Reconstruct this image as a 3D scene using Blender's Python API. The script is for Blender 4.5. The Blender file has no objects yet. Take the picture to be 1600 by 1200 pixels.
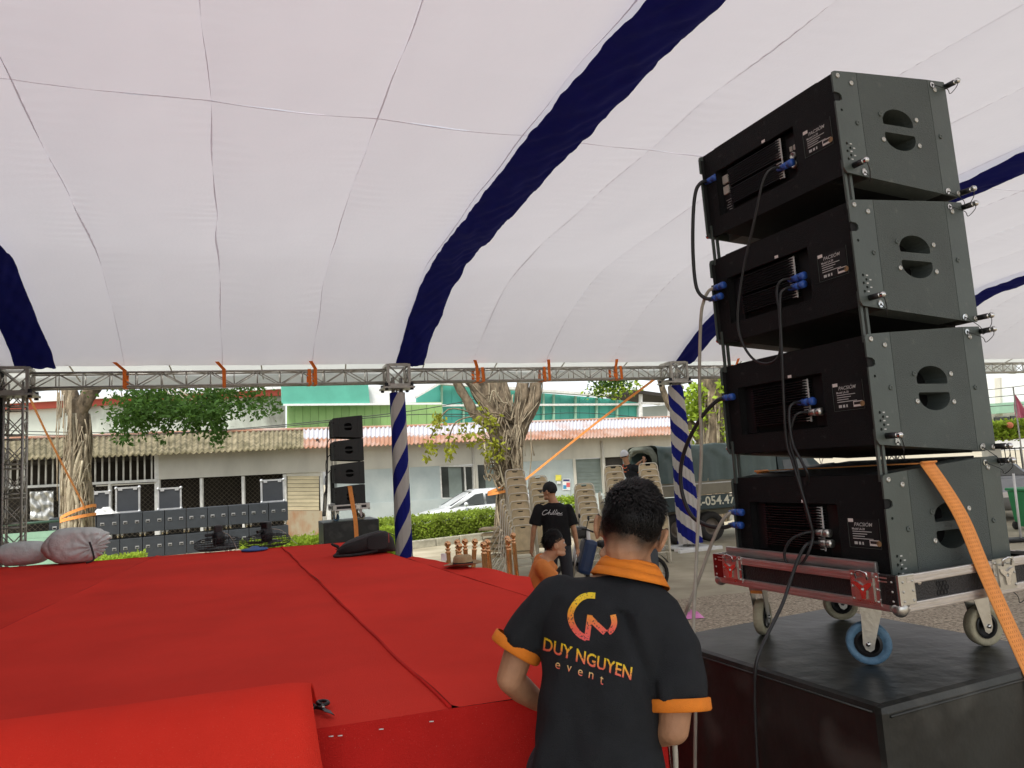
import bpy, bmesh, math, random
from mathutils import Vector, Matrix, noise
from mathutils.bvhtree import BVHTree
R = math.radians
rnd = random.Random(7)
SC = bpy.context.scene
COL = SC.collection

# ------------------------------------------------------------------ camera
PITCH, ROLL, CAM_H, FPX = R(6.6), R(3.6), 1.70, 1150.0
c_f = Vector((0, math.cos(PITCH), math.sin(PITCH)))
u0 = Vector((0, -math.sin(PITCH), math.cos(PITCH)))
c_r = Vector((1, 0, 0)) * math.cos(ROLL) - u0 * math.sin(ROLL)
c_u = u0 * math.cos(ROLL) + Vector((1, 0, 0)) * math.sin(ROLL)
c_p = Vector((0, 0, CAM_H))
cd = bpy.data.cameras.new('camera'); cam = bpy.data.objects.new('camera', cd); COL.objects.link(cam)
cam.matrix_world = Matrix(((c_r.x, c_u.x, -c_f.x, c_p.x), (c_r.y, c_u.y, -c_f.y, c_p.y), (c_r.z, c_u.z, -c_f.z, c_p.z), (0, 0, 0, 1)))
cd.sensor_fit = 'HORIZONTAL'; cd.sensor_width = 36.0; cd.lens = 36.0 * FPX / 1600.0
cd.clip_start = 0.05; cd.clip_end = 900
SC.camera = cam

# ------------------------------------------------------------------ sky, sun, exposure
SUN_EL, SUN_AZ = R(58), R(205)       # azimuth from +Y clockwise: behind the camera, a little left
w = bpy.data.worlds.new('World'); SC.world = w; w.use_nodes = True
nt = w.node_tree; nt.nodes.clear()
sky = nt.nodes.new('ShaderNodeTexSky'); sky.sky_type = 'NISHITA'; sky.sun_disc = False
sky.sun_elevation = SUN_EL; sky.sun_rotation = SUN_AZ; sky.dust_density = 2.0; sky.air_density = 1.0; sky.ozone_density = 1.0
hs = nt.nodes.new('ShaderNodeHueSaturation'); hs.inputs['Saturation'].default_value = 0.25
bg = nt.nodes.new('ShaderNodeBackground'); bg.inputs['Strength'].default_value = 0.15
wo = nt.nodes.new('ShaderNodeOutputWorld')
nt.links.new(sky.outputs[0], hs.inputs['Color']); nt.links.new(hs.outputs[0], bg.inputs['Color']); nt.links.new(bg.outputs[0], wo.inputs['Surface'])
sd = bpy.data.lights.new('sun', 'SUN'); sd.energy = 2.2; sd.angle = R(14); sd.color = (1.0, 0.96, 0.9)
so = bpy.data.objects.new('sun', sd); COL.objects.link(so); so.location = (-6, -8, 20)
sdir = Vector((math.sin(SUN_AZ) * math.cos(SUN_EL), math.cos(SUN_AZ) * math.cos(SUN_EL), math.sin(SUN_EL)))
so.rotation_euler = sdir.to_track_quat('Z', 'Y').to_euler()
SC.view_settings.view_transform = 'Standard'; SC.view_settings.look = 'None'
SC.view_settings.exposure = 0.8; SC.view_settings.gamma = 1.0; SC.view_settings.use_curve_mapping = False
SC.render.engine = 'CYCLES'
SC.cycles.use_denoising = True
SC.cycles.max_bounces = 7; SC.cycles.diffuse_bounces = 4; SC.cycles.transmission_bounces = 6
SC.cycles.sample_clamp_indirect = 6.0

# ------------------------------------------------------------------ helpers
def ray(x, y): return c_f + c_r * ((x - 800) / FPX) + c_u * ((600 - y) / FPX)
def at(x, y, Y):                      # the point seen at photo pixel x, y that stands Y metres ahead
    d = ray(x, y); return c_p + d * (Y / d.y)
def atz(x, y, z):                     # the point seen there on the level z
    d = ray(x, y); return c_p + d * ((z - CAM_H) / d.z)
def onpl(x, y, p, n):
    d = ray(x, y); return c_p + d * ((Vector(p) - c_p).dot(n) / d.dot(n))
def gz(y):                            # the yard falls away gently from the tent
    return -0.30 * min(1.0, max(0.0, (y - 3.0) / 9.0)) - 0.05 * min(1.0, max(0.0, (y - 12.0) / 8.0))
def V(*a): return Vector(a)

class MB:
    def __init__(s): s.v = []; s.f = []; s.sm = []
    def add(s, vs, fs, smooth=False):
        o = len(s.v); s.v += [tuple(p) for p in vs]
        for f in fs: s.f.append(tuple(i + o for i in f)); s.sm.append(smooth)
        return s
    def box(s, c, d, rot=None, taper=1.0):
        c = Vector(c); hx, hy, hz = d[0] / 2, d[1] / 2, d[2] / 2
        vs = []
        for z in (-1, 1):
            k = taper if z > 0 else 1.0
            for x, y in ((-1, -1), (1, -1), (1, 1), (-1, 1)):
                p = Vector((x * hx * k, y * hy * k, z * hz)); vs.append(c + (rot @ p if rot else p))
        return s.add(vs, [(3, 2, 1, 0), (4, 5, 6, 7), (0, 1, 5, 4), (1, 2, 6, 5), (2, 3, 7, 6), (3, 0, 4, 7)])
    def bbox(s, a, b):
        return s.box([(a[i] + b[i]) / 2 for i in range(3)], [abs(b[i] - a[i]) for i in range(3)])
    def bev(s, c, d, b=0.01, rot=None):          # box with chamfered edges
        c = Vector(c); bm = bmesh.new(); bmesh.ops.create_cube(bm, size=1)
        for q in bm.verts: q.co = Vector((q.co.x * d[0], q.co.y * d[1], q.co.z * d[2]))
        bmesh.ops.bevel(bm, geom=bm.edges[:], offset=b, segments=2, profile=0.6, affect='EDGES')
        for i, q in enumerate(bm.verts): q.index = i
        vs = [c + (rot @ q.co if rot else q.co) for q in bm.verts]; fs = [[q.index for q in f.verts] for f in bm.faces]; bm.free()
        return s.add(vs, fs)
    def tube(s, pts, r, n=8, caps=True, smooth=True, closed=False):
        pts = [Vector(p) for p in pts]; m = len(pts)
        rr = r if isinstance(r, (list, tuple)) else [r] * m
        vs, fs = [], []; up = None
        for i, p in enumerate(pts):
            if closed: t = pts[(i + 1) % m] - pts[i - 1]
            else: t = pts[min(i + 1, m - 1)] - pts[max(i - 1, 0)]
            t = t.normalized() if t.length > 1e-9 else Vector((0, 0, 1))
            if up is None: up = t.orthogonal().normalized()
            up = up - t * up.dot(t); up = up.normalized() if up.length > 1e-6 else t.orthogonal().normalized()
            b = t.cross(up)
            q = rr[i]; rx, ry = q if isinstance(q, (list, tuple)) else (q, q)
            for k in range(n):
                a = 2 * math.pi * k / n; vs.append(p + up * (math.cos(a) * rx) + b * (math.sin(a) * ry))
        seg = m if closed else m - 1
        for i in range(seg):
            j = (i + 1) % m
            for k in range(n): fs.append((i * n + k, i * n + (k + 1) % n, j * n + (k + 1) % n, j * n + k))
        if caps and not closed: fs.append(tuple(range(n - 1, -1, -1))); fs.append(tuple((m - 1) * n + k for k in range(n)))
        return s.add(vs, fs, smooth)
    def cyl(s, a, b, r, r2=None, n=12, smooth=True):
        return s.tube([a, b], [r, r if r2 is None else r2], n, True, smooth)
    def ring(s, pts_rx, smooth=True, cap=True):  # loft of explicit rings: list of lists of points
        n = len(pts_rx[0]); vs = [p for r_ in pts_rx for p in r_]; fs = []
        for i in range(len(pts_rx) - 1):
            for k in range(n): fs.append((i * n + k, i * n + (k + 1) % n, (i + 1) * n + (k + 1) % n, (i + 1) * n + k))
        if cap: fs.append(tuple(range(n - 1, -1, -1))); fs.append(tuple((len(pts_rx) - 1) * n + k for k in range(n)))
        return s.add(vs, fs, smooth)
    def lathe(s, prof, o=(0, 0, 0), n=16, mat=None, smooth=True, loop=False):  # prof: (r, z)
        o = Vector(o); vs, fs = [], []
        for r_, z in prof:
            for k in range(n):
                a = 2 * math.pi * k / n; p = Vector((r_ * math.cos(a), r_ * math.sin(a), z)); vs.append(o + (mat @ p if mat else p))
        for i in range(len(prof) - 1):
            for k in range(n): fs.append((i * n + k, i * n + (k + 1) % n, (i + 1) * n + (k + 1) % n, (i + 1) * n + k))
        if loop:
            e = (len(prof) - 1) * n
            for k in range(n): fs.append((e + k, e + (k + 1) % n, (k + 1) % n, k))
        else:
            if prof[0][0] > 1e-6: fs.append(tuple(range(n - 1, -1, -1)))
            if prof[-1][0] > 1e-6: fs.append(tuple((len(prof) - 1) * n + k for k in range(n)))
        return s.add(vs, fs, smooth)
    def ball(s, c, r, n=12, m=8, sc=(1, 1, 1), rot=None):
        c = Vector(c); vs, fs = [], []
        for i in range(m + 1):
            th = math.pi * i / m
            for k in range(n):
                a = 2 * math.pi * k / n; p = Vector((r * math.sin(th) * math.cos(a) * sc[0], r * math.sin(th) * math.sin(a) * sc[1], r * math.cos(th) * sc[2]))
                vs.append(c + (rot @ p if rot else p))
        for i in range(m):
            for k in range(n): fs.append((i * n + k, (i + 1) * n + k, (i + 1) * n + (k + 1) % n, i * n + (k + 1) % n))
        return s.add(vs, fs, True)
    def grid(s, fn, nu, nv, smooth=True):
        vs = [fn(i / nu, j / nv) for j in range(nv + 1) for i in range(nu + 1)]
        fs = [(j * (nu + 1) + i, j * (nu + 1) + i + 1, (j + 1) * (nu + 1) + i + 1, (j + 1) * (nu + 1) + i) for j in range(nv) for i in range(nu)]
        return s.add(vs, fs, smooth)
    def slab(s, quad, t):             # quad of 4 points given thickness along its normal
        q = [Vector(p) for p in quad]; n = (q[1] - q[0]).cross(q[3] - q[0]).normalized() * t
        return s.add(q + [p + n for p in q], [(3, 2, 1, 0), (4, 5, 6, 7), (0, 1, 5, 4), (1, 2, 6, 5), (2, 3, 7, 6), (3, 0, 4, 7)])
    def plate(s, outer, holes, t, m):            # flat 2D outline with holes, thickness t along local z, matrix m
        bm = bmesh.new(); loops = []
        for lp in [outer] + list(holes):
            vs = [bm.verts.new((p[0], p[1], 0)) for p in lp]; loops.append(vs)
            for i in range(len(vs)): bm.edges.new((vs[i], vs[(i + 1) % len(vs)]))
        bmesh.ops.triangle_fill(bm, use_beauty=True, edges=bm.edges[:], normal=(0, 0, 1))
        bm.verts.index_update(); n = len(bm.verts)
        fs = [[q.index for q in f.verts] for f in bm.faces]; lo = [[q.index for q in l] for l in loops]
        vs = [m @ q.co for q in bm.verts] + [m @ (q.co + Vector((0, 0, t))) for q in bm.verts]; bm.free()
        al = [tuple(reversed(f)) for f in fs] + [tuple(i + n for i in f) for f in fs]
        for l in lo:
            for i in range(len(l)): a, b = l[i], l[(i + 1) % len(l)]; al.append((a, b, b + n, a + n))
        return s.add(vs, al)
    def mesh(s, name, recalc=True):
        me = bpy.data.meshes.new(name); me.from_pydata(s.v, [], s.f); me.update()
        me.polygons.foreach_set('use_smooth', s.sm)
        if recalc:
            bm = bmesh.new(); bm.from_mesh(me); bmesh.ops.recalc_face_normals(bm, faces=bm.faces[:]); bm.to_mesh(me); bm.free()
        return me
    def build(s, name, mat, parent=None, recalc=True):
        return obj(name, s.mesh(name, recalc), mat, parent)

def obj(name, me, mat, parent=None):
    o = bpy.data.objects.new(name, me); COL.objects.link(o)
    if mat and not me.materials:
        for m in (mat if isinstance(mat, (list, tuple)) else [mat]): me.materials.append(m)
    if parent: o.parent = parent
    return o
def tag(o, label=None, cat=None, group=None, kind=None):
    if label: o['label'] = label
    if cat: o['category'] = cat
    if group: o['group'] = group
    if kind: o['kind'] = kind
    return o
def thing(name, label, cat, loc=(0, 0, 0), rz=0, group=None):
    o = bpy.data.objects.new(name, None); COL.objects.link(o); o.empty_display_size = 0.1
    o.location = loc; o.rotation_euler = (0, 0, rz); return tag(o, label, cat, group)
def struct(name, mb, mat): return tag(mb.build(name, mat), kind='structure')
def copy_tree(o, parent=None):
    c = o.copy(); COL.objects.link(c); c.parent = parent
    for ch in o.children: copy_tree(ch, c)
    return c
def dup(o, loc, rz=0, label=None):
    kids = list(o.children); c = o.copy(); COL.objects.link(c); c.location = loc; c.rotation_euler = (0, 0, rz)
    if label: c['label'] = label
    for k in kids:
        gk = list(k.children); d = k.copy(); COL.objects.link(d); d.parent = c
        for g in gk: e = g.copy(); COL.objects.link(e); e.parent = d
    return c
def inst(name, me, parent, loc=(0, 0, 0), rot=(0, 0, 0), scale=(1, 1, 1)):   # one more piece sharing a mesh
    o = bpy.data.objects.new(name, me); COL.objects.link(o); o.parent = parent; o.location = loc; o.rotation_euler = rot; o.scale = scale; return o

def text_mesh(txt, size, shear=0.0, bold=0.0, spacing=1.0):
    cu = bpy.data.curves.new('lettering', 'FONT'); cu.body = txt; cu.size = size; cu.shear = shear; cu.align_x = 'CENTER'; cu.align_y = 'CENTER'
    cu.offset = bold; cu.space_character = spacing; cu.resolution_u = 3
    o = bpy.data.objects.new('lettering', cu); COL.objects.link(o)
    dg = bpy.context.evaluated_depsgraph_get(); me = bpy.data.meshes.new_from_object(o.evaluated_get(dg))
    bpy.data.objects.remove(o); bpy.data.curves.remove(cu); return me
def text_obj(name, txt, size, mat, parent, m, **k):
    me = text_mesh(txt, size, **k); me.transform(m); me.materials.clear(); return obj(name, me, mat, parent)
def frame(o, x, z):                  # matrix with local x along x, y along z(up), z out
    x = Vector(x).normalized(); n = x.cross(Vector(z)).normalized(); y = n.cross(x)
    return Matrix(((x.x, y.x, n.x, o[0]), (x.y, y.y, n.y, o[1]), (x.z, y.z, n.z, o[2]), (0, 0, 0, 1)))
def smooth_path(pts, k=6):           # Catmull-Rom
    pts = [Vector(p) for p in pts]; out = []
    for i in range(len(pts) - 1):
        a, b, c, d = pts[max(i - 1, 0)], pts[i], pts[i + 1], pts[min(i + 2, len(pts) - 1)]
        for j in range(k):
            t = j / k; out.append(0.5 * ((2 * b) + (c - a) * t + (2 * a - 5 * b + 4 * c - d) * t * t + (3 * b - a - 3 * c + d) * t ** 3))
    out.append(pts[-1]); return out

# ------------------------------------------------------------------ materials
def M(name, col, rough=0.6, metal=0.0, var=0.12, scale=6.0, bump=0.0, bscale=60.0, col2=None, thr=None, spec=0.5, stretch=None, coat=0.0):
    m = bpy.data.materials.new(name); m.use_nodes = True; n = m.node_tree.nodes; l = m.node_tree.links
    b = n['Principled BSDF']; b.inputs['Roughness'].default_value = rough; b.inputs['Metallic'].default_value = metal
    b.inputs['Specular IOR Level'].default_value = spec; b.inputs['Coat Weight'].default_value = coat
    tc = n.new('ShaderNodeTexCoord'); oi = n.new('ShaderNodeObjectInfo'); mp = n.new('ShaderNodeMapping')
    ml = n.new('ShaderNodeMath'); ml.operation = 'MULTIPLY'; ml.inputs[1].default_value = 37.0
    l.new(oi.outputs['Random'], ml.inputs[0]); l.new(ml.outputs[0], mp.inputs['Location']); l.new(tc.outputs['Object'], mp.inputs['Vector'])
    if stretch: mp.inputs['Scale'].default_value = stretch
    t = n.new('ShaderNodeTexNoise'); t.inputs['Scale'].default_value = scale; t.inputs['Detail'].default_value = 6.0; t.inputs['Roughness'].default_value = 0.6
    l.new(mp.outputs[0], t.inputs['Vector'])
    r = n.new('ShaderNodeValToRGB'); e = r.color_ramp.elements
    c = col; c2 = col2 or tuple(min(1, v * (1 + var)) for v in c)
    c1 = c if col2 else tuple(v * (1 - var) for v in c)
    lo, hi = thr or (0.32, 0.68)
    e[0].position = lo; e[1].position = hi; e[0].color = (*c1, 1); e[1].color = (*c2, 1)
    l.new(t.outputs['Fac'], r.inputs['Fac']); l.new(r.outputs['Color'], b.inputs['Base Color'])
    rr = n.new('ShaderNodeMapRange'); rr.inputs['To Min'].default_value = max(0.02, rough - 0.08); rr.inputs['To Max'].default_value = min(1, rough + 0.08)
    l.new(t.outputs['Fac'], rr.inputs['Value']); l.new(rr.outputs[0], b.inputs['Roughness'])
    if bump:
        t2 = n.new('ShaderNodeTexNoise'); t2.inputs['Scale'].default_value = bscale; t2.inputs['Detail'].default_value = 3.0; l.new(mp.outputs[0], t2.inputs['Vector'])
        bp = n.new('ShaderNodeBump'); bp.inputs['Strength'].default_value = bump; bp.inputs['Distance'].default_value = 0.02
        l.new(t2.outputs['Fac'], bp.inputs['Height']); l.new(bp.outputs[0], b.inputs['Normal'])
    return m
def cloth(name, col, trans, var=0.05, scale=3.0, bump=0.15, bscale=30.0, tcol=None, stretch=None):   # thin cloth that lets light through
    m = M(name, col, 0.85, 0, var, scale, bump, bscale, spec=0.15, stretch=stretch); n = m.node_tree.nodes; l = m.node_tree.links
    b = n['Principled BSDF']; o = n['Material Output']; tr = n.new('ShaderNodeBsdfTranslucent'); mx = n.new('ShaderNodeMixShader')
    tr.inputs['Color'].default_value = (*(tcol or col), 1); mx.inputs[0].default_value = trans
    l.new(b.outputs[0], mx.inputs[1]); l.new(tr.outputs[0], mx.inputs[2]); l.new(mx.outputs[0], o.inputs['Surface']); return m
def ramp_z(m, stops, axis='Z', rng=(0, 1), noise_amt=0.0):        # colour by object height: a printed or grown gradient
    n = m.node_tree.nodes; l = m.node_tree.links; b = n['Principled BSDF']
    tc = n.new('ShaderNodeTexCoord'); sx = n.new('ShaderNodeSeparateXYZ'); l.new(tc.outputs['Object'], sx.inputs[0])
    mr = n.new('ShaderNodeMapRange'); mr.inputs['From Min'].default_value = rng[0]; mr.inputs['From Max'].default_value = rng[1]; l.new(sx.outputs[axis], mr.inputs['Value'])
    src = mr.outputs[0]
    if noise_amt:
        t = n.new('ShaderNodeTexNoise'); t.inputs['Scale'].default_value = 40; l.new(tc.outputs['Object'], t.inputs['Vector'])
        ad = n.new('ShaderNodeMath'); ad.operation = 'MULTIPLY_ADD'; ad.inputs[1].default_value = noise_amt; l.new(t.outputs['Fac'], ad.inputs[0]); l.new(src, ad.inputs[2]); src = ad.outputs[0]
    r = n.new('ShaderNodeValToRGB'); e = r.color_ramp.elements
    while len(e) < len(stops): e.new(0.5)
    for q, (p, c) in zip(e, stops): q.position = p; q.color = (*c, 1)
    l.new(src, r.inputs['Fac']); l.new(r.outputs[0], b.inputs['Base Color']); return m
def specks(m, col, scale, lo, hi, amt):      # lint, dust or scuffs lying on a surface
    n = m.node_tree.nodes; l = m.node_tree.links; b = n['Principled BSDF']; src = b.inputs['Base Color'].links[0].from_socket
    tc = n.new('ShaderNodeTexCoord'); t = n.new('ShaderNodeTexNoise'); t.inputs['Scale'].default_value = scale; t.inputs['Detail'].default_value = 2.0; l.new(tc.outputs['Object'], t.inputs['Vector'])
    r = n.new('ShaderNodeMapRange'); r.inputs['From Min'].default_value = lo; r.inputs['From Max'].default_value = hi; r.inputs['To Max'].default_value = amt; l.new(t.outputs['Fac'], r.inputs['Value'])
    mx = n.new('ShaderNodeMix'); mx.data_type = 'RGBA'; l.new(r.outputs[0], mx.inputs['Factor']); l.new(src, mx.inputs['A']); mx.inputs['B'].default_value = (*col, 1); l.new(mx.outputs['Result'], b.inputs['Base Color']); return m
def glass(name, col=(0.02, 0.025, 0.03), rough=0.05): return M(name, col, rough, 0, 0.05, spec=0.8)

K = dict(
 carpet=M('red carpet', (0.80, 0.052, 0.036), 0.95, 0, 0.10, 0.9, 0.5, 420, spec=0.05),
 carpet_new=M('bright red carpet', (0.84, 0.045, 0.028), 0.95, 0, 0.06, 2.0, 0.4, 420, spec=0.05),
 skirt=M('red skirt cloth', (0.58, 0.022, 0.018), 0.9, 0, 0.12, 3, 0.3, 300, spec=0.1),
 alu=M('dull truss metal', (0.44, 0.42, 0.38), 0.5, 0.5, 0.2, 9),
 liner=cloth('white tent liner', (0.735, 0.725, 0.755), 0.30, 0.03, 0.8, 0.14, 22, tcol=(0.75, 0.735, 0.775)),
 seam=cloth('liner seam', (0.74, 0.69, 0.73), 0.6, 0.05),
 tarp=cloth('outer white tarpaulin', (0.72, 0.74, 0.70), 0.45, 0.06, 2.0, 0.1),
 navy=cloth('navy cloth', (0.010, 0.012, 0.13), 0.10, 0.15, 3.0, 0.25, 14, tcol=(0.02, 0.03, 0.30)),
 blackcloth=M('black curtain', (0.012, 0.012, 0.013), 0.95, 0, 0.2, 4, 0.3, 20),
 orange=M('orange webbing', (0.90, 0.20, 0.02), 0.75, 0, 0.1, 20, 0.5, 260),
 orange2=M('pale orange webbing', (0.95, 0.34, 0.08), 0.75, 0, 0.1, 20, 0.4, 200),
 cabinet=M('black textured cabinet', (0.007, 0.007, 0.0075), 0.7, 0, 0.15, 18, 0.35, 380, spec=0.22),
 sidepanel=M('grey textured side', (0.072, 0.088, 0.081), 0.50, 0, 0.14, 5, 0.45, 330, spec=0.45),
 steel=M('grey painted steel', (0.078, 0.095, 0.085), 0.42, 0.1, 0.10, 10, 0.06, 200, spec=0.5),
 dark=M('black plastic', (0.010, 0.010, 0.011), 0.45, 0, 0.1, 20),
 hole=M('black hollow', (0.004, 0.004, 0.004), 0.8, 0, 0.1),
 rubber=M('black rubber cable', (0.018, 0.018, 0.019), 0.5, 0, 0.15, 30),
 greycable=M('dirty white cable', (0.40, 0.37, 0.30), 0.6, 0, 0.15, 14),
 bluep=M('blue connector plastic', (0.03, 0.10, 0.42), 0.4, 0, 0.1, 20),
 beigep=M('light connector plastic', (0.50, 0.48, 0.42), 0.45, 0, 0.1, 20),
 zinc=M('zinc plated steel', (0.55, 0.54, 0.50), 0.30, 0.9, 0.12, 14, 0.05, 80),
 chrome=M('chrome', (0.65, 0.65, 0.64), 0.14, 1.0, 0.05, 10),
 extr=M('aluminium edge', (0.62, 0.58, 0.55), 0.35, 0.85, 0.15, 12, 0.1, 40, stretch=(1, 1, 12)),
 ply=M('black laminate', (0.014, 0.012, 0.012), 0.45, 0, 0.2, 30, 0.3, 180),
 zincmat=M('satin zinc', (0.5, 0.49, 0.47), 0.28, 0.9, 0.12, 14),
 steelreflect=M('steel with red reflection', (0.20, 0.02, 0.02), 0.3, 0.5, 0.15, 14),  # red reflection of the carpet put into the steel's base colour
 redsteel=M('steel in red light', (0.28, 0.02, 0.02), 0.35, 0.4, 0.15, 14),
 white=M('white paint', (0.78, 0.78, 0.76), 0.5, 0, 0.06, 8),
 paper=M('white paper label', (0.80, 0.74, 0.70), 0.7, 0, 0.05, 30),
 print=M('pale print', (0.55, 0.55, 0.53), 0.6, 0, 0.05, 30),
 tan=M('tan sticker', (0.33, 0.20, 0.09), 0.6, 0, 0.1, 30),
 wheelblue=M('blue wheel tread', (0.10, 0.20, 0.30), 0.6, 0, 0.2, 40, 0.2, 90),
 wheelcream=M('dirty cream wheel', (0.42, 0.38, 0.26), 0.7, 0, 0.2, 20, 0.2, 90),
 plinth=M('worn black plinth vinyl', (0.018, 0.020, 0.018), 0.40, 0, 0.4, 4, 0.22, 11, spec=0.5),
)
for k_ in ('carpet', 'carpet_new', 'skirt'): specks(K[k_], (0.80, 0.26, 0.20), 330, 0.67, 0.75, 0.40); specks(K[k_], (0.42, 0.02, 0.014), 1.6, 0.50, 0.80, 0.22)
for k_ in ('sidepanel', 'steel'): specks(K[k_], (0.20, 0.20, 0.18), 26, 0.64, 0.74, 0.30)
specks(K['plinth'], (0.13, 0.13, 0.115), 5, 0.55, 0.72, 0.35)
specks(K['cabinet'], (0.05, 0.048, 0.045), 40, 0.66, 0.76, 0.4)
# ------------------------------------------------------------------ ground
K.update(
 concrete=M('dusty concrete yard', (0.30, 0.26, 0.18), 0.9, 0, 0.25, 0.9, 0.3, 30, col2=(0.50, 0.45, 0.33)),
 gravel=M('brown gravelly asphalt', (0.10, 0.078, 0.052), 0.95, 0, 0.3, 30, 0.9, 60, col2=(0.50, 0.42, 0.31), thr=(0.34, 0.60)),
 kerbm=M('weathered kerb', (0.40, 0.38, 0.30), 0.9, 0, 0.3, 4, 0.5, 20),
 soil=M('planting soil', (0.09, 0.07, 0.04), 0.95, 0, 0.3, 8, 0.5, 20),
)
ys = [-40, -10, 3, 4, 5, 6, 7, 8, 9, 10, 11, 12, 14, 16, 18, 20, 30, 60, 120, 400]
g = MB()
for i in range(len(ys) - 1):
    g.add([(-250, ys[i], gz(ys[i])), (250, ys[i], gz(ys[i])), (250, ys[i + 1], gz(ys[i + 1])), (-250, ys[i + 1], gz(ys[i + 1]))], [(0, 1, 2, 3)])
struct('ground', g, K['concrete'])
g = MB(); n = 60
def edge_y(x): return 10.6 + 0.08 * x + 0.5 * noise.noise((x * 0.7, 3.1, 0)) + 0.18 * noise.noise((x * 3.1, 1.1, 0))
yy = [-12, 0, 3, 4.5, 6, 7.5, 9]
for i in range(n):
    xa, xb = -14 + i * 36 / n, -14 + (i + 1) * 36 / n
    for j in range(len(yy)):
        a0 = yy[j]; a1 = yy[j + 1] if j + 1 < len(yy) else None
        ya1, yb1 = (a1, a1) if a1 is not None else (edge_y(xa), edge_y(xb))
        g.add([(xa, a0, gz(a0) + .004), (xb, a0, gz(a0) + .004), (xb, yb1, gz(yb1) + .004), (xa, ya1, gz(ya1) + .004)], [(0, 1, 2, 3)])
struct('gravel_apron', g, K['gravel'])

# ------------------------------------------------------------------ tent
TA = R(21); TU = V(math.cos(TA), math.sin(TA), 0); TW = V(math.sin(TA), -math.cos(TA), 0); C2 = V(-2.284, 14.517, 0)
BAY = 6.45; SPAN = 16.6
def T(k, t, z): p = C2 + TU * k + TW * t; return V(p.x, p.y, z)
_prof = [(0, 3.93), (0.8, 4.40), (1.6, 4.77), (2.6, 5.09), (3.4, 5.21), (5.0, 5.29), (7.2, 5.37), (10.5, 5.45)]
_prof = [(p.x, p.y) for p in smooth_path([V(a, b, 0) for a, b in _prof + [(12.0, 5.45)]], 14)][:-14]
def zl(t):
    t = min(t, SPAN - t) if t > SPAN / 2 else t
    for (a, za), (b, zb) in zip(_prof, _prof[1:]):
        if t <= b: f = (t - a) / (b - a); return za + (zb - za) * f
    return _prof[-1][1]
tent = thing('event_tent', 'white fabric ceiling of the large event tent with pale sewn seams', 'tent', T(0, 10.5, 0))
tl = tent.location.copy()
PW = BAY / 4
KS = [-BAY - 2 * PW + i * PW for i in range(4 * 4 + 2 + 1)]
TS = [0.0, 7.2, 13.2, SPAN]
for i in range(len(KS) - 1):
    for j in range(3):
        def fn(u, v, k0=KS[i], t0=TS[j], t1=TS[j + 1], sd=i * 3.7 + j):
            t = t0 + (t1 - t0) * v; k = k0 + PW * u
            e = math.sin(math.pi * u) ** 0.7; ee = min(1, 4 * min(u, 1 - u))
            z = zl(t) - 0.022 * e * min(1, 6 * v if j == 0 else 1)
            z += 0.016 * noise.noise((k * 1.3, t * 0.8, sd)) * e + 0.006 * noise.noise((k * 4, t * 2.2, sd)) * e + 0.0075 * (1 - min(1, 2.2 * min(u, 1 - u))) * max(0, .3 + noise.noise((t * .8, sd, 4))) * math.sin(t * 34 + 5 * noise.noise((t * 1.5, k * 2, 0)))
            kk = k + (0.035 * noise.noise((t * 0.9, sd * 0.31 + round(k / PW), 1.7)) if False else 0.035 * noise.noise((t * 0.9, round(k / PW, 2) if u in (0, 1) else 0, 1.7)) * (1 if u in (0, 1) else 0))
            return T(kk, t, z) - tl
        nv = int((TS[j + 1] - TS[j]) * (24 if j < 2 else 6))
        MB().grid(fn, 14, nv).build('liner_panel', K['liner'], tent, recalc=False)
for i, k0 in enumerate(KS):
    def fs(u, v, k0=k0):
        t = SPAN * v; kk = k0 + 0.035 * noise.noise((t * 0.9, round(k0 / PW, 2), 1.7)) + 0.012 * math.sin(t * 2.1 + i) * u + (0.03 * noise.noise((t * 0.5, i * 2.0, 5))) * u
        return T(kk, t, zl(t) + 0.004 - u * ((0.012 if i < 7 else 0.004) + (0.016 if i < 7 else .003) * (0.5 + noise.noise((t * 0.6, i * 1.7, 9))))) - tl
    MB().grid(fs, 2, 160).build('seam_fold', K['seam'], tent, recalc=False)
for tt in (7.2, 13.2):
    def fs(u, v, tt=tt):
        k = KS[0] + (KS[-1] - KS[0]) * v; f = ((k - KS[0]) / PW) % 1.0
        return T(k, tt + .012 * math.sin(k * 3), zl(tt) - 0.022 * math.sin(math.pi * f) ** 0.7 + 0.003 - u * 0.010) - tl
    MB().grid(fs, 1, 240).build('seam_fold', K['seam'], tent, recalc=False)
# outer tarpaulin eave with its hanging valance
for c in range(4):
    def fo(u, v, c=c):
        k = -BAY - 2 * PW + (4 * BAY + 2 * PW) * (c + u) / 4
        pr = [(0.06, 4.20), (-0.2, 4.12), (-0.7, 3.98), (-1.0, 3.86), (-1.04, 3.62)]
        q = v * 4; i = min(3, int(q)); f = q - i
        t = pr[i][0] + (pr[i + 1][0] - pr[i][0]) * f; z = pr[i][1] + (pr[i + 1][1] - pr[i][1]) * f
        sc = 0.10 * abs(math.sin(math.pi * k / 3.2)) * max(0, v - .5) * 2
        return T(k, t, z + sc + 0.015 * noise.noise((k * 2, v * 4, 2))) - tl
    MB().grid(fo, 60, 16).build('eave_tarp', K['tarp'], tent, recalc=False)
    m = MB()
for i in range(18):
    k = -BAY - 2 * PW + 0.7 + i * 1.6
    MB().tube([T(k, 0.1, 4.12) - tl, T(k + .1, -1.0, 3.80) - tl], 0.014, 6).build('purlin', K['alu'], tent)
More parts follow.
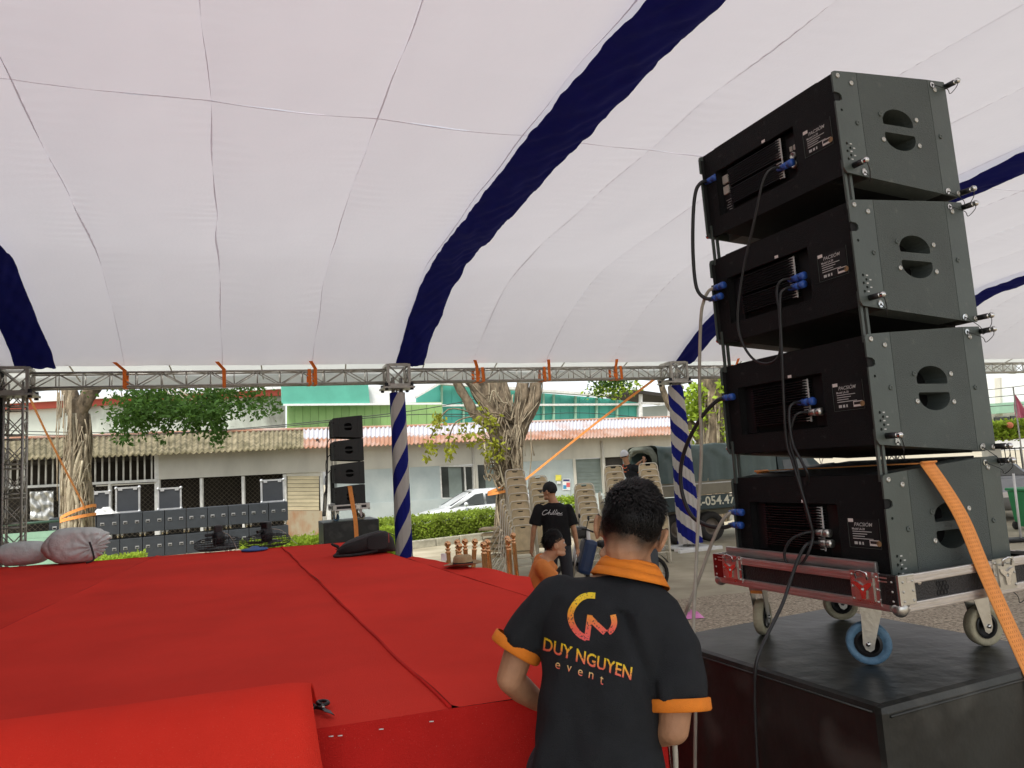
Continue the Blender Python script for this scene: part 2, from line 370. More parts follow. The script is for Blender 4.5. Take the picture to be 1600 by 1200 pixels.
BANDS = ((-BAY, 'leftmost navy blue cloth band on the tent ceiling above the bare truss column'), (0, 'widest navy blue cloth band sweeping across the middle of the tent ceiling'),
         (BAY, 'navy blue ceiling band rising behind the near speaker stack from the second striped column'), (2 * BAY, 'navy blue ceiling band farthest to the right, mostly hidden by the speaker stack'))
for k0, lab in BANDS:
    def fb(u, v, k0=k0):
        t = -0.05 + (SPAN + 0.05) * v; wv = 0.045 * noise.noise((t * 1.1, k0, u * 0.8 + 3)) + 0.02 * noise.noise((t * 3.3, k0, 7))
        ruck = 0.5 + 0.5 * noise.noise((t * 0.7, k0, 2))
        k = k0 - 0.01 + 0.58 * u + wv * (1 if u > .5 else .6)
        sag = 0.10 + 0.05 * math.sin(math.pi * u) + 0.10 * u * ruck * min(1, t / 3)
        z = zl(max(t, 0)) - sag * min(1, 0.25 + t / 2) + 0.040 * noise.noise((t * 1.6 + u * 2.2, k0, u * 2.0)) + 0.026 * noise.noise((t * 4.2 - u * 5, k0, u * 2.4)) + 0.010 * noise.noise((t * 11 + u * 9, k0, u * 3))
        return T(k, t, z - (0.03 * noise.noise((u * 6, k0, 0)) if v == 0 else 0)) - T(k0, 0, 0)
    b = MB().grid(fb, 20, 300).build('ceiling_band', K['navy'], None, recalc=False); b.location = T(k0, 0, 0)
    tag(b, lab, 'cloth band', 'navy bands on the tent ceiling')
# black curtain closing the tent on the left
def fc(u, v):
    t = -0.1 + 16.2 * u; return T(-BAY - 0.235 - 0.025 * math.sin(t * 16) - 0.03 * math.sin(t * 5.3), t, -0.05 + (zl(max(0.3, t)) - 0.02) * v + (gz(12) if v == 0 else 0))
cu = MB().grid(lambda u, v: fc(u, v) - T(-BAY, 8, 0), 400, 4).build('curtain', K['blackcloth'], None, recalc=False); cu.location = T(-BAY, 8, 0)
tag(cu, 'black curtain hanging along the left side of the tent beside the bare truss column', 'curtain')

# ------------------------------------------------------------------ trusses
def truss(t, L, s, cell, axis='X', tr=0.019, br=0.010):
    """box truss along local X, section s, with chords and lacing as parts"""
    def P(a, b, c): return (a, b, c) if axis == 'X' else (b, c, a)
    for b in (-s / 2, s / 2):
        for c in (-s / 2, s / 2): MB().cyl(P(0, b, c), P(L, b, c), tr, n=8).build('chord', K['alu'], t)
    nc = max(1, round(L / cell)); cl = L / nc; h = s / 2
    vb = MB().cyl((0, 0, -h), (0, 0, h), br, n=6).mesh('batten'); vb.materials.append(K['alu'])
    hb = MB().cyl((0, -h, 0), (0, h, 0), br, n=6).mesh('batten'); hb.materials.append(K['alu'])
    def dg(x0, x1, y0, y1, z0, z1): m = MB().cyl((x0, y0, z0), (x1, y1, z1), br, n=6).mesh('brace'); m.materials.append(K['alu']); return m
    d1, d2 = dg(0, cl, 0, 0, -h, h), dg(0, cl, 0, 0, h, -h)
    e1, e2 = dg(0, cl, -h, h, 0, 0), dg(0, cl, h, -h, 0, 0)
    rot = (0, 0, 0) if axis == 'X' else (0, -math.pi / 2, 0)
    def put(nm, me, a, b, c):
        if axis == 'X': inst(nm, me, t, (a, b, c))
        else: inst(nm, me, t, (-c, b, a), rot)
    for i in range(nc + 1):
        for b in (-h, h): put('batten', vb, i * cl, b, 0)
        for c in (-h, h): put('batten', hb, i * cl, 0, c)
    for i in range(nc):
        for b in (-h, h): put('brace', (d1, d2)[i % 2], i * cl, b, 0)
        for c in (-h, h): put('brace', (e1, e2)[i % 2], i * cl, 0, c)
BEAML = ('aluminium truss beam between the bare left column and the first striped column', 'aluminium truss beam between the two striped columns',
         'aluminium truss beam running right from the second striped column behind the speaker stack', 'aluminium truss beam at the far right edge of the tent')
for i in range(4):
    k = -BAY + i * BAY; p = T(k + 0.2, 0, 3.675)
    b = thing('truss_beam', BEAML[i], 'truss', p, TA, 'eave truss beams'); truss(b, BAY - 0.4, 0.25, 0.40)
def sleeve(t, z):
    s = 0.21
    for x in (-s, s):
        for y in (-s, s): MB().box((x, y, z), (0.05, 0.05, 0.42)).build('sleeve_post', K['alu'], t)
    for zz in (z - 0.2, z + 0.2):
        for q in (-1, 1):
            MB().box((0, q * s, zz), (0.37, 0.05, 0.05)).build('sleeve_rail', K['alu'], t); MB().box((q * s, 0, zz), (0.05, 0.37, 0.05)).build('sleeve_rail', K['alu'], t)
    for q in (-1, 1):
        for a in ((-1, 1), (1, -1)):
            MB().cyl((a[0] * s * .9, q * s, z - .18), (a[1] * s * .9, q * s, z + .18), 0.014, n=6).build('brace', K['alu'], t)
            MB().cyl((q * s, a[0] * s * .9, z - .18), (q * s, a[1] * s * .9, z + .18), 0.014, n=6).build('brace', K['alu'], t)
    MB().box((0, 0, z - .245), (0.62, 0.52, 0.035)).build('base_ring', K['alu'], t)
    for q in (-1, 1):
        for r_ in (-1, 1): MB().cyl((q * .25, r_ * .22, z - .3), (q * .25, r_ * .22, z - .16), 0.035, n=10).build('guide_roller', K['dark'], t)
COLL = ('bare aluminium truss column at the far left of the stage', 'truss column wrapped in blue and white striped cloth behind the stage',
        'truss column under the second striped cloth standing in front of the truck', 'truss column hidden behind the near speaker stack')
for i in range(4):
    p = T(-BAY + i * BAY, 0, 0); gzz = gz(p.y)
    c = thing('truss_column', COLL[i], 'truss', V(p.x, p.y, gzz), TA, 'tent truss columns')
    MB().bev((0, 0, 0.06), (0.8, 0.8, 0.05), 0.01).build('base_plate', K['white'] if i else K['alu'], c)
    for q in (-1, 1): MB().bev((0, q * 0.42, 0.035), (1.1, 0.09, 0.07), 0.008).build('outrigger', K['white'] if i else K['alu'], c)
    s = 0.27 if i in (0, 3) else 0.16; h = s / 2; L = 3.66 - gzz
    hold = c
    nc = 8; cl = (L - .1) / nc
    for b in (-h, h):
        for q in (-h, h): MB().cyl((b, q, 0.08), (b, q, L), 0.021, n=8).build('chord', K['alu'], c)
    vb = MB().cyl((-h, 0, 0), (h, 0, 0), 0.012, n=6).mesh('batten'); vb.materials.append(K['alu'])
    d1 = MB().cyl((-h, 0, 0.14), (h, 0, cl - .02), 0.010, n=6).mesh('brace'); d1.materials.append(K['alu'])
    for j in range(nc):
        for q in (-h, h):
            for zz in (0.1, 0.24): inst('batten', vb, c, (0, q, zz * .5 + .06 + j * cl)); inst('batten', vb, c, (q, 0, zz * .5 + .06 + j * cl), (0, 0, math.pi / 2))
            inst('brace', d1, c, (0, q, .02 + j * cl)); inst('brace', d1, c, (0, q, .02 + j * cl), (0, 0, math.pi))
            inst('brace', d1, c, (q, 0, .02 + j * cl), (0, 0, math.pi / 2)); inst('brace', d1, c, (q, 0, .02 + j * cl), (0, 0, -math.pi / 2))
    sleeve(c, 3.68 - gzz)
# striped cloth round two of the columns: the stripes are sewn into the cloth
def stripemat(name, twist, period, hand, off=0.0):
    m = cloth(name, (0.7, 0.7, 0.7), 0.15, 0.05); n = m.node_tree.nodes; l = m.node_tree.links; b = n['Principled BSDF']
    at_ = n.new('ShaderNodeUVMap'); sx = n.new('ShaderNodeSeparateXYZ'); l.new(at_.outputs[0], sx.inputs[0])
    mu = n.new('ShaderNodeMath'); mu.operation = 'MULTIPLY_ADD'; mu.inputs[1].default_value = twist * hand; l.new(sx.outputs['X'], mu.inputs[0]); l.new(sx.outputs['Y'], mu.inputs[2])
    dv = n.new('ShaderNodeMath'); dv.operation = 'DIVIDE'; dv.inputs[1].default_value = period; l.new(mu.outputs[0], dv.inputs[0])
    ad = n.new('ShaderNodeMath'); ad.operation = 'ADD'; ad.inputs[1].default_value = off; l.new(dv.outputs[0], ad.inputs[0])
    fr = n.new('ShaderNodeMath'); fr.operation = 'FRACT'; l.new(ad.outputs[0], fr.inputs[0])
    r = n.new('ShaderNodeValToRGB'); r.color_ramp.interpolation = 'CONSTANT'; e = r.color_ramp.elements; e[0].color = (0.015, 0.02, 0.22, 1); e[1].position = 0.5; e[1].color = (0.62, 0.58, 0.54, 1)
    l.new(fr.outputs[0], r.inputs['Fac']); l.new(r.outputs[0], b.inputs['Base Color'])
    for q in n:
        if q.type == 'BSDF_TRANSLUCENT': l.new(r.outputs[0], q.inputs['Color'])
    return m
def wrap(name, k, z0, z1, r0, r1, mat, label, folds, drift=(0, 0)):
    p = T(k, 0, 0); nu, nv = 96, 60; m = MB(); uv = []
    for j in range(nv + 1):
        v = j / nv; z = z0 + (z1 - z0) * v; r_ = r0 + (r1 - r0) * v
        for i in range(nu):
            a = 2 * math.pi * i / nu
            f = 1 + folds * (1.15 - v) * math.sin(a * 13 + 1.5 * noise.noise((v * 2, 0, 3))) + 0.05 * noise.noise((math.cos(a) * 2, math.sin(a) * 2, z * 1.2)) + folds * .5 * math.sin(a * 29)
            sq = 1.0 + 0.10 * abs(math.sin(2 * a)) * v
            hem = 0.05 * noise.noise((math.cos(a) * 1.5, math.sin(a) * 1.5, 5)) if j == 0 else 0
            m.v.append((math.cos(a) * r_ * f * sq + drift[0] * (1 - v), math.sin(a) * r_ * f * sq + drift[1] * (1 - v), z + hem)); uv.append((i / nu, z))
    for j in range(nv):
        for i in range(nu): m.f.append((j * nu + i, j * nu + (i + 1) % nu, (j + 1) * nu + (i + 1) % nu, (j + 1) * nu + i)); m.sm.append(True)
    o = m.build(name, mat, None, recalc=False); o.location = (p.x, p.y, gz(p.y)); o.rotation_euler = (0, 0, TA)
    ul = o.data.uv_layers.new(name='UVMap')
    for pl in o.data.polygons:
        us = [uv[o.data.loops[li].vertex_index][0] for li in pl.loop_indices]
        for li in pl.loop_indices:
            u, z = uv[o.data.loops[li].vertex_index]
            if max(us) > 0.9 and u < 0.1: u += 1.0
            ul.data[li].uv = (u, z)
    return tag(o, label, 'cloth', 'striped column cloths')
wrap('striped_cloth', 0, 0.1, 3.66, 0.165, 0.145, stripemat('blue and white stripes', 1.70, 0.85, -1, 0.15), 'blue and white striped cloth wrapped tightly round the column just behind the stage', 0.012)
wrap('striped_cloth', BAY, 0.16, 3.70, 0.265, 0.150, stripemat('blue and white pleats', 1.12, 0.56, 1, 0.3), 'pleated blue and white striped cloth hanging loose round the column in front of the truck', 0.05, (0.0, -.05))
# orange lashing straps holding the liner to the beams
for bi, k in enumerate([-BAY + PW * i for i in (1, 2, 3, 5, 6, 7, 9)]):
    L = ('first', 'second', 'third', 'fourth', 'fifth', 'sixth', 'seventh')[bi]
    p = T(k + .03, 0, 3.675); t = thing('lashing_strap', L + ' orange lashing strap from the left on the truss beams under the tent edge', 'strap', p, TA, 'orange lashing straps on the truss beams')
    h = 0.148; w_ = 0.062
    def loop(x0, sl):
        pr = [(-h, -h), (h, -h), (h, h), (-h, h), (-h, -h)]
        m = MB()
        for (a, b), (c, d) in zip(pr, pr[1:]):
            m.add([(x0 - w_ / 2, a, b), (x0 + w_ / 2, a, b), (x0 + w_ / 2 + sl, c, d), (x0 - w_ / 2 + sl, c, d)], [(0, 1, 2, 3)])
        return m
    loop(0, 0.0).build('loop', K['orange'], t, recalc=False)
    if bi >= 2: loop(0.12 if bi % 2 else -.11, 0.01).build('loop', K['orange'], t, recalc=False)
    MB().add([(-.03, -h, h), (.04, -h, h), (-.02 + .08 * (bi - 3) * .4, -h - .06, .29), (-.09 + .08 * (bi - 3) * .4, -h - .06, .29)], [(0, 1, 2, 3)]).build('tail', K['orange'], t, recalc=False)

# ------------------------------------------------------------------ stage
SZ = 1.05
fA, fB = atz(500, 1140, SZ), atz(830, 1090, SZ); rA_, rC_ = atz(600, 862, SZ), atz(830, 935, SZ); qA, qB = atz(0, 888, SZ), atz(540, 848, SZ)
def isect(a, b, c, d):
    r_, s_ = b - a, d - c; t = ((c - a).x * s_.y - (c - a).y * s_.x) / (r_.x * s_.y - r_.y * s_.x); return a + r_ * t
RC = atz(824, 933, SZ); FR = isect(fA, fB, V(0, 0, 0), V(ray(1035, 1080).x, ray(1035, 1080).y, 0)); FR.z = SZ; BR = isect(qA, qB, rA_, rC_); FL = fA + (fA - fB).normalized() * 6.2; BL = qA + (qA - qB).normalized() * 1.6
stage = thing('stage', 'low red carpeted stage filling the lower left of the tent', 'stage', (FL.x, FL.y, 0)); sl = V(FL.x, FL.y, 0)
MB().add([q - sl + V(0, 0, dz) for dz in (-.10, -.006) for q in (FL + V(.02, .02, 0), FR + V(-.02, .02, 0), RC + V(-.02, 0, 0), BR - V(.02, .02, 0), BL - V(-.02, .02, 0))],
         [(4, 3, 2, 1, 0), (5, 6, 7, 8, 9), (0, 1, 6, 5), (1, 2, 7, 6), (2, 3, 8, 7), (3, 4, 9, 8), (4, 0, 5, 9)]).build('deck', K['ply'], stage)
fr_at = lambda p: (p - FL).dot((FR - FL).normalized()) / (FR - FL).length
def front(f): return FL.lerp(FR, f)
def back(f): return BL.lerp(BR, f)
# the seam through the pixels (440,855)-(705,1110) and the fainter one on the left split the carpet into strips
sF = fr_at(isect(FL, FR, atz(440, 855, SZ), atz(705, 1110, SZ))); sB = (isect(BL, BR, atz(440, 855, SZ), atz(705, 1110, SZ)) - BL).length / (BR - BL).length
wst = 1.0 - sF
st = [(sF, sB), (1.0, 1.0)]; st = [(0.0, 0.0), (sF * .42, sB * .38), (sF * .71, sB * .715), (sF, sB), (1.0, 1.0)]
for i in range(len(st) - 1):
    (f0, b0), (f1, b1) = st[i], st[i + 1]
    def fn(u, v, f0=f0, f1=f1, b0=b0, b1=b1, i=i):
        p = front(f0 + (f1 - f0) * u).lerp(back(b0 + (b1 - b0) * u), v)
        if i == 3:
            vr = (RC - FR).length / ((RC - FR).length + (BR - RC).length); q = FR.lerp(RC, v / vr) if v < vr else RC.lerp(BR, (v - vr) / (1 - vr))
            p = front(f0).lerp(back(b0), v).lerp(q, u)
        z = 0.0035 + 0.004 * noise.noise((p.x * 1.3, p.y * 1.3, i)) + (0.010 * max(0, noise.noise((p.y * 1.1, i, 4))) * (u in (0,) and 1 or 0))
        if u == 0: z += 0.007; p = p + V(0.012 * noise.noise((p.y * 2, i, 0)), 0, 0)
        return V(p.x, p.y, SZ + z) - sl
    m = MB().grid(fn, 24, 60)
    if i < 3 and False: pass
    m.build('carpet_strip', K['carpet'], stage, recalc=False)
    # rolled edge where two strips meet: a real overlap lip
    if i > 0:
        pts = []
        for j in range(61):
            v = j / 60; p = front(f0).lerp(back(b0), v); pts.append(V(p.x + 0.012 * noise.noise((p.y * 2, i, 0)) - .004, p.y, SZ + 0.007 + 0.002 * noise.noise((v * 20, i, 2))) - sl)
        MB().tube(pts, [(0.004 if i < 3 else .006, 0.006)] * 61, 6).build('carpet_lip', K['skirt'], stage)
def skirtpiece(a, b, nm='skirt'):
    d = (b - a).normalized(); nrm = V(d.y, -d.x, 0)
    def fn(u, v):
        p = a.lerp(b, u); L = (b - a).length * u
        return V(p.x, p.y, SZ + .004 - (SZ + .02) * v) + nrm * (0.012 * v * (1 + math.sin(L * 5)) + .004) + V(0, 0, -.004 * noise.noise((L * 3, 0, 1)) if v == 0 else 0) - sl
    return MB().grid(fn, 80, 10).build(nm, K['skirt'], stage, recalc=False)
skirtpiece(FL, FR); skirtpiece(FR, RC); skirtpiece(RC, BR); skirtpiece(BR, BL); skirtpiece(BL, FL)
for px in ((531, 1147), (595, 1137), (673, 1125), (517, 1148)):
    q = onpl(*px, fA, V(fB.y - fA.y, -(fB.x - fA.x), 0).normalized()); d = (fB - fA).normalized()
    MB().tube([q + V(d.y, -d.x, 0) * .012 - d * .006 - sl, q + V(d.y, -d.x, 0) * .014 + d * .006 - sl], 0.0016, 6).build('staple', K['white'], stage)
# lower carpeted step on the far right side of the stage
ZS = 0.86
sA, sB_, = atz(640, 869, ZS), atz(823, 903, ZS)
sC = RC.lerp(BR, -0.05); sD = RC.lerp(BR, 0.80)
stp = thing('stage_step', 'lower red carpeted step along the right side of the stage', 'step', (sB_.x, sB_.y, 0)); o0 = V(sB_.x, sB_.y, 0)
def fn(u, v):
    a = V(sD.x, sD.y, ZS).lerp(V(sC.x, sC.y, ZS), u); b = V(sA.x, sA.y, ZS).lerp(V(sB_.x, sB_.y, ZS), u); p = a.lerp(b, v)
    return p + V(.025, 0, .012 * noise.noise((p.x * 3, p.y * 3, 0)) + .018 * math.exp(-((u - .75) * 9) ** 2)) - o0
MB().grid(fn, 40, 12).build('tread', K['carpet'], stp, recalc=False)
def fn(u, v):
    b = V(sA.x, sA.y, ZS).lerp(V(sB_.x, sB_.y, ZS), u); return V(b.x + .027, b.y, gz(b.y) + .01 + (ZS - gz(b.y) - .012) * v) + V(.02 * math.sin(u * 40) * (1 - v), 0, 0) - o0
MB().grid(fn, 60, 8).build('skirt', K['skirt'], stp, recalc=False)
def fn(u, v):
    b = V(sC.x, sC.y, ZS).lerp(V(sB_.x, sB_.y, ZS), u); return V(b.x + .027, b.y - .002, gz(b.y) + .01 + (ZS - gz(b.y) - .012) * v) - o0
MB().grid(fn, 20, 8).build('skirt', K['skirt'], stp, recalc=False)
# loose carpet bulging over the front edge on the left
e0 = fA - (fB - fA).normalized() * 3.2; e1 = fA - (fB - fA).normalized() * 0.02; ed = (e1 - e0).normalized(); en = V(ed.y, -ed.x, 0)
prof = [(-.26, .004), (-.22, .05), (-.16, .085), (-.08, .108), (0.0, .105), (.07, .075), (.12, .02), (.145, -.06), (.155, -.18), (.155, -.4), (.15, -.7), (.15, -1.04)]
prof = [(p.x, p.y) for p in smooth_path([V(a, b, 0) for a, b in prof], 4)]
ls = e1 + V(0, 0, -SZ)
m = MB(); nu = 50; rows = []
for i in range(nu + 1):
    u = i / nu; L = (e1 - e0).length * u; rw = []
    for (a, b) in prof:
        k = 1 + .10 * noise.noise((L * .9, 0, 2)) - .06 * (u > .985) + 0.03 * noise.noise((L * 3, b * 3, 1))
        p = e0 + ed * (L + 0.14 * (.11 - b) * max(0, (u - .8) * 5) * (1 if b > -.5 else .6)) + en * a * k; rw.append(V(p.x, p.y, SZ + (b * k if b > 0 else b)) - ls)
    rows.append(rw)
npf = len(prof); m.v = [tuple(p) for r_ in rows for p in r_]
for i in range(nu):
    for j in range(npf - 1): m.f.append((i * npf + j, (i + 1) * npf + j, (i + 1) * npf + j + 1, i * npf + j + 1)); m.sm.append(True)
o = m.build('loose_carpet', K['carpet_new'], None, recalc=False); o.location = ls
md = o.modifiers.new('thickness', 'SOLIDIFY'); md.thickness = 0.010; md.offset = 0
tag(o, 'bright red loose carpet bulging over the front edge of the stage', 'carpet')
K['farsteel'] = M('matt black side', (0.022, 0.024, 0.023), 0.6, 0, 0.15, 10)
# ------------------------------------------------------------------ line array speakers
SA = R(24); S0 = V(1.12, 2.30, 0); SX = V(math.cos(SA), math.sin(SA), 0); SN = V(-math.sin(SA), math.cos(SA), 0)
def SP(s, n, z): p = S0 + SX * s + SN * n; return V(p.x, p.y, z)
BD, BW, BH = 0.56, 0.70, 0.35
def lerp(a, b, f): return a + (b - a) * f
def zt(s): return BH + 0.043 * s / BD
def zb(s): return -0.043 * s / BD
def arc(c, rx, ry, a0, a1, n): return [(c[0] + rx * math.cos(R(lerp(a0, a1, i / n))), c[1] + ry * math.sin(R(lerp(a0, a1, i / n)))) for i in range(n + 1)]
def circ(c, r, n=10): return [(c[0] + r * math.cos(2 * math.pi * i / n), c[1] + r * math.sin(2 * math.pi * i / n)) for i in range(n)]
dome1 = [(.216, .190), (.354, .190), (.359, .195), (.359, .212)] + arc((.286, .208), .072, .042, 12, 168, 12) + [(.212, .212), (.212, .195)]
dome2 = [(.218, .162), (.213, .157), (.213, .142)] + arc((.288, .146), .074, .044, 192, 348, 12) + [(.362, .142), (.362, .157), (.357, .162)]
def rows_of_dots(): return [(0.027, .100), (0.040, .086), (.026, .074), (.040, .061), (.026, .047)]
FXY = Matrix(((1, 0, 0, 0), (0, 0, 1, 0), (0, 1, 0, 0), (0, 0, 0, 1)))     # plate x -> s, plate y -> z, plate z -> n
def array_box(name, label, full=True, group='line array speakers in the near stack'):
    Ks = K if full else {**K, 'steel': K['farsteel'], 'sidepanel': K['farsteel']}
    t = thing(name, label, 'speaker', group=group)
    # carcass between the side plates
    m = MB(); a, b = 0.018, BD - 0.004
    n0, n1 = 0.012, BW - 0.012
    def pr(n): return [(a, n, zb(a)), (b, n, zb(b)), (b, n, zt(b)), (a, n, zt(a))]
    # rear wall with an opening for the amplifier, other walls closed
    m.add(pr(n0 + .07) + pr(n1 - .07), [(0, 1, 5, 4), (1, 2, 6, 5), (2, 3, 7, 6)] + [(0, 3, 2, 1), (4, 5, 6, 7)])
    m.build('carcass', K['cabinet'], t)
    m = MB()
    rm = Matrix(((0, 0, 1, a), (1, 0, 0, 0), (0, 1, 0, 0), (0, 0, 0, 1)))   # x -> n, y -> z, extrude +s
    if full:
        m.plate([(n0 + .001, zb(a) + .002), (n1 - .001, zb(a) + .002), (n1 - .001, zt(a) - .002), (n0 + .001, zt(a) - .002)], [[(.205, .072), (.625, .072), (.625, .256), (.205, .256)]], 0.014, rm)
    else:
        m.bbox((a, n0 + .001, .002), (a + .014, n1 - .001, BH - .002))
    m.build('rear_panel', K['cabinet'], t)
    g = MB().bbox((BD - .004, .02, -.036), (BD + .008, BW - .02, .386)); g.build('front_grille', K['dark'], t)
    for sd in (0, 1):
        mm = FXY if sd == 0 else Matrix.Translation((0, BW, 0)) @ Matrix.Diagonal((1, -1, 1, 1)) @ FXY
        P_ = []
        # rear flange plate with the notch
        s1 = 0.112
        rear = [(0.012, zb(0) + .0), (.004, .004 + .006), (0, .016), (0, .244), (.022, .246), (.032, .253), (.032, .266), (.022, .274), (0, .276), (0, .335), (.004, .346), (.014, zt(0)), (s1, zt(s1)), (s1, zb(s1))]
        m = MB().plate(rear, [circ(p, .0052, 8) for p in rows_of_dots()] + [circ((.024, .215), .005, 8)], .006, mm); rp = m.build('rear_plate', Ks['steel'], t)
        MB().plate([(.005, .02), (.1, .02), (.1, .33), (.005, .33)], [], .002, Matrix.Translation((0, (.0065 if sd == 0 else -.0085), 0)) @ mm).build('backing', K['hole'], rp)
        MB().bbox((0.019, .008 if sd == 0 else BW - .02, .0), (.04, .02 if sd == 0 else BW - .008, BH)).build('flange', K['dark'], rp)
        s2 = 0.466
        mid = [(s1 + .002, zb(s1)), (s2, zb(s2)), (s2, zt(s2)), (s1 + .002, zt(s1))]
        sp = MB().plate(mid, [dome1, dome2] if full or sd == 0 else [], .082, mm).build('side_panel', Ks['sidepanel'], t)
        fr = [(s2 + .002, zb(s2)), (BD - .006, zb(BD) + .003), (BD, zb(BD) + .012), (BD, zt(BD) - .012), (BD - .006, zt(BD) - .003), (s2 + .002, zt(s2))]
        fp = MB().plate(fr, [], .006, mm).build('front_plate', Ks['steel'], t)
        MB().plate([(s2 + .004, zb(s2) + .004), (BD - .004, zb(BD) + .006), (BD - .004, zt(BD) - .006), (s2 + .004, zt(s2) - .004)], [], .07, Matrix.Translation((0, .007 if sd == 0 else -.007, 0)) @ mm).build('front_cheek', K['cabinet'], t)
        if not full: continue
        yo = -.0005 if sd == 0 else BW + .0005; dr = -1 if sd == 0 else 1
        for (s_, z_) in ((.024, .334), (.083, .316), (.088, .178), (.088, .012), (.495, .177), (.50, .352), (.495, -.022), (.202, .223), (.379, .223), (.202, .133), (.377, .129), (.545, -.028)):
            bolt = MB().lathe([(.0088, 0), (.0088, .0018), (.0065, .0032), (.0040, .0030), (.0035, .0012), (0, .0012)], (s_, yo, z_), 12, Matrix(((1, 0, 0), (0, 0, dr), (0, 1, 0))))
            bolt.build('bolt', K['zinc'] if rnd.random() < .5 else Ks['steel'], t)
        for i, (s_, z_) in enumerate(rows_of_dots()): MB().bbox((s_ + .012, yo, z_ - .002), (s_ + .021, yo + dr * .0006, z_ + .002)).build('angle_mark', K['print'], rp)
        for (s_, z_, rs, rz_) in ((.045, .026, .088, .006), (.56, -.026, .487, -.026), (.56, .372, .487, .368)):
            pin = MB(); pin.cyl((s_, yo + dr * .0, z_), (s_ + .002, yo + dr * .042, z_), .0075, n=10); pin.ball((s_ + .002, yo + dr * .045, z_), .0105, 12, 8)
            pin = pin.build('locking_pin', K['chrome'], t)
            sl_ = MB().cyl((s_, yo, z_), (s_ + .0016, yo + dr * .034, z_), .0098, n=10).build('sleeve', K['dark'], pin)
            tab = MB().plate(circ((rs, rz_), .0105, 14), [circ((rs, rz_), .005, 8)], .002, Matrix.Translation((0, yo - (.003 if sd == 0 else -.001), 0)) @ FXY)
            tab.build('ring_tab', K['chrome'], pin)
            ph = rnd.uniform(0, 1); mid_ = V((rs + s_) / 2 + rnd.uniform(-.02, .02), yo + dr * rnd.uniform(.02, .05), min(rz_, z_) - rnd.uniform(.035, .065))
            if rs < .2 and rnd.random() < .4: mid_.z = rz_ + .075; mid_.x += .03
            pts = smooth_path([V(rs, yo + dr * .004, rz_), V(lerp(rs, mid_.x, .7), mid_.y, lerp(rz_, mid_.z, .6)), mid_, V(lerp(s_, mid_.x, .5), mid_.y + dr * .02, lerp(z_, mid_.z, .55)), V(s_ + .002, yo + dr * .045, z_)], 8)
            MB().tube(pts, .0013, 5).build('lanyard', K['rubber'], pin)
    # link arms standing in the gap above the rear edge
    for n_ in (.016, BW - .016):
        for ds in (.012, .034): MB().bbox((ds, n_ - .004, -.115), (ds + .011, n_ + .004, .05)).build('link_arm', Ks['steel'], t)
    if full:
        # amplifier in the recess
        am = MB().bbox((.060, .200, .068), (.075, .630, .260)).build('amplifier', K['hole'], t)
        for (zA, zB) in ((.102, .160), (.176, .240)):
            k = 8
            for i in range(k):
                z = lerp(zA, zB, i / (k - 1)); MB().bbox((.026, .292, z - .0012), (.061, .565, z + .0012)).build('fin', K['dark'], am)
        MB().bbox((.028, .280, .095), (.032, .284, .245)).build('fin_edge', K['print'], am)
        for i in range(16):
            z = lerp(.100, .242, i / 15)
            if abs(z - .168) > .006: MB().bbox((.0275, .284, z - .0016), (.031, .312 - .010 * abs(i - 7.5) / 7.5, z + .0012)).build('fin_tip', K['print'], am)
        pn = MB().bbox((.050, .212, .078), (.059, .276, .250)).build('input_panel', K['dark'], am)
        for i in range(2): MB().bbox((.046, .228 + i * .018, .184), (.052, .240 + i * .018, .202)).build('data_socket', K['beigep'], pn)
        for z in (.165, .132): MB().lathe([(.014, 0), (.014, .006), (.010, .008), (.010, .003), (0, .003)], (.050, .246, z), 14, Matrix(((0, 0, -1), (0, 1, 0), (1, 0, 0)))).build('audio_socket', K['zinc'], pn)
        for z in (.178, .15, .118): MB().ball((.049, .224, z), .0032, 6, 4).build('panel_screw', K['zinc'], pn)
        pp = MB().bbox((.045, .572, .078), (.059, .622, .250)).build('power_panel', K['dark'], am)
        for z in (.216, .172): MB().bev((.042, .597, z), (.010, .032, .034), .003).build('power_socket', K['beigep'], pp)
        for i in range(5): MB().bbox((.044, .580, .090 + i * .010), (.0452, .612 - rnd.uniform(0, .015), .0915 + i * .010)).build('print_line', K['print'], pp)
        # rating label
        lx = a - .0012
        lb = MB().bbox((lx, .048, .122), (lx + .001, .160, .208)).build('rating_label', K['hole'], t)
        def on(n_, z_, w_, h_, mt, nm, up=.0008): return MB().bbox((lx - up, n_ - w_ / 2, z_ - h_ / 2), (lx - up + .0005, n_ + w_ / 2, z_ + h_ / 2)).build(nm, K[mt], lb)
        fm = frame((lx - .0006, .106, .192), (0, -1, 0), (0, 0, 1))
        text_obj('lettering', 'PACSIÓM', .0165, K['print'], lb, fm, shear=.25, bold=.0001)
        text_obj('lettering', 'Model LA-20', .0095, K['print'], lb, frame((lx - .0006, .125, .178), (0, -1, 0), (0, 0, 1)), bold=.0002)
        for i, w_ in enumerate((.074, .056, .046, .078)): on(.149 - w_ / 2, .170 - i * .0075, w_, .0022, 'print', 'print_line')
        for n_, w_ in ((.139, .012), (.124, .008), (.112, .005)): on(n_, .133, w_, .009, 'print', 'approval_mark')
        on(.068, .136, .036, .018, 'paper', 'serial_sticker'); on(.068, .138, .030, .009, 'dark', 'barcode', .0014)
        MB().plate(circ((0, 0), .009, 16), [], .0005, frame((lx - .0009, .051, .135), (0, -1, 0), (0, 0, 1))).build('seal', K['tan'], lb)
        on(.152, .205, .020, .011, 'paper', 'inspection_sticker', .0012); MB().bbox((a - .001, .341, .258), (a - .0004, .358, .268)).build('inspection_sticker', K['paper'], t)
